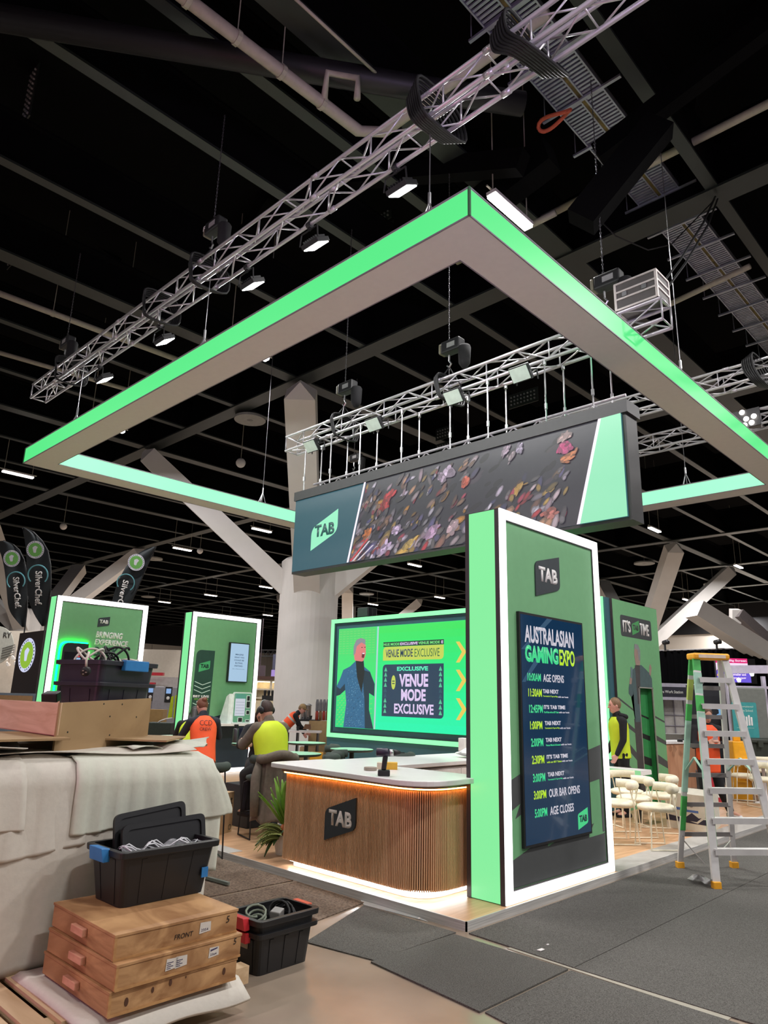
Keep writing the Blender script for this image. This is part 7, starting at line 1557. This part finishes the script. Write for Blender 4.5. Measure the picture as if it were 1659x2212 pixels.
for px, lb in ((1469, 'black headset lying at the left on the white desk top'), (1488, 'black headset lying at the right on the white desk top')): q = at(px, 1602, (c-CPOS).dot(CF)+.25); tag(obj('headset', MB().obox(V((q.x, q.y, zt+.03)), r*.05, f_*.04, V((0, 0, .03))).obox(V((q.x, q.y, zt+.05))+r*.06, r*.03, f_*.02, V((0, 0, .015))), M_BLACK, bevel=.01), lb, 'headset')
c2 = at(1452, 1585, 17.6); tag(obj('steel_trolley', MB().obox((c2.x, c2.y, c2.z-.3), r*.3, f_*.25, V((0, 0, .3))).obox((c2.x, c2.y, c2.z/2-.2), r*.25, f_*.2, V((0, 0, c2.z/2-.2))), mat('trolley_dark', rgb(112, 108, 100), .4)), 'dark steel trolley behind the oak desk', 'trolley')
d_ = 13.4; q = ground(1516, d_); zt = topz(1516, 1660, d_); t = thing('tool_case', 'red tool case with black frame behind the ladder', 'case', tuple(q)); obj('case_frame', MB().obox(q+V((0, 0, zt/2)), r*.2, f_*.12, V((0, 0, zt/2))), M_BLACKP, t, bevel=.02); obj('red_panel', MB().obox(q-f_*.121+V((0, 0, zt*.45)), r*.165, f_*.005, V((0, 0, zt*.42))), mat('case_red', rgb(178, 40, 58), .45), t); obj('white_tag', MB().obox(q-f_*.128+r*.11+V((0, 0, zt*.4)), r*.04, f_*.003, V((0, 0, zt*.16))), M_WHITE, t)
c = onz(1441, 1786, .067); e_ = onz(1537, 1801, .067); g_ = onz(1557, 1784, .067); t = thing('printed_carton', 'large pale carton printed in navy and blue behind the ladder', 'box', tuple(c)); zt = .47; sd = g_-e_
obj('carton', MB().hexa([c, e_, g_, c+sd]+[p+V((0, 0, zt)) for p in (c, e_, g_, c+sd)]), mat('carton_pale', rgb(206, 200, 184), .7), t)
dd = (e_-c).normalized(); fr = Fr(c, dd, (0, 0, 1), V((dd.y, -dd.x, 0))); L = (e_-c).length
flat('navy_band', fr, [(0, .10), (L, .09), (L, .2), (L*.75, .17), (L*.6, .23), (L*.42, .15), (0, .18)], mat('carton_navy', rgb(40, 36, 56), .6), t, .001, .001)
flat('grey_swoosh', fr, [(L*.55, .12), (L*.7, .12), (L*.82, .18), (L, .19), (L, .165), (L*.85, .16), (L*.72, .10)], mat('carton_pale', rgb(206, 200, 184), .7), t, .002, .001)
flat('blue_text_bar', fr, rect(.02, .25, L*.5, .285), mat('carton_blue', rgb(70, 100, 160), .6), t, .001, .001); flat('blue_text_bar', fr, rect(L*.45, .235, L*.75, .265), mat('carton_blue', rgb(70, 100, 160), .6), t, .001, .001)
mb = MB(); ringpoly(mb, fr, [(L*.6+.03*math.cos(a*.5), .33+.03*math.sin(a*.5)) for a in range(13)], [(L*.6+.022*math.cos(a*.5), .33+.022*math.sin(a*.5)) for a in range(13)], .001, .001); obj('round_mark', mb, mat('carton_ink', rgb(120, 118, 112), .6), t)
# right hand table and chairs stand on the neighbouring pale platform
a, b = onz(1584, 1716, .0), onz(1700, 1735, 0); tag(obj('side_platform', MB().hexa([a, b, b+f_*2.5, a+f_*2.5]+[p+V((0, 0, .06)) for p in (a, b, b+f_*2.5, a+f_*2.5)]), mat('pale_platform', rgb(214, 176, 150), .6)), 'pale pink edged platform of the stand behind the ladder', 'platform')
c = onz(1662, 1648, .75)+f_*.25; t = thing('white_table', 'white round table at the right edge behind the ladder', 'table', (c.x, c.y, 0)); obj('table_top', MB().lathe([(.02, .73), (.4, .73), (.42, .74), (.42, .755), (.02, .755)], (c.x, c.y, 0), 32), M_WHITE, t); obj('pedestal', MB().lathe([(.2, .0), (.2, .02), (.03, .04), (.03, .73)], (c.x, c.y, 0), 16), M_WHITE, t)
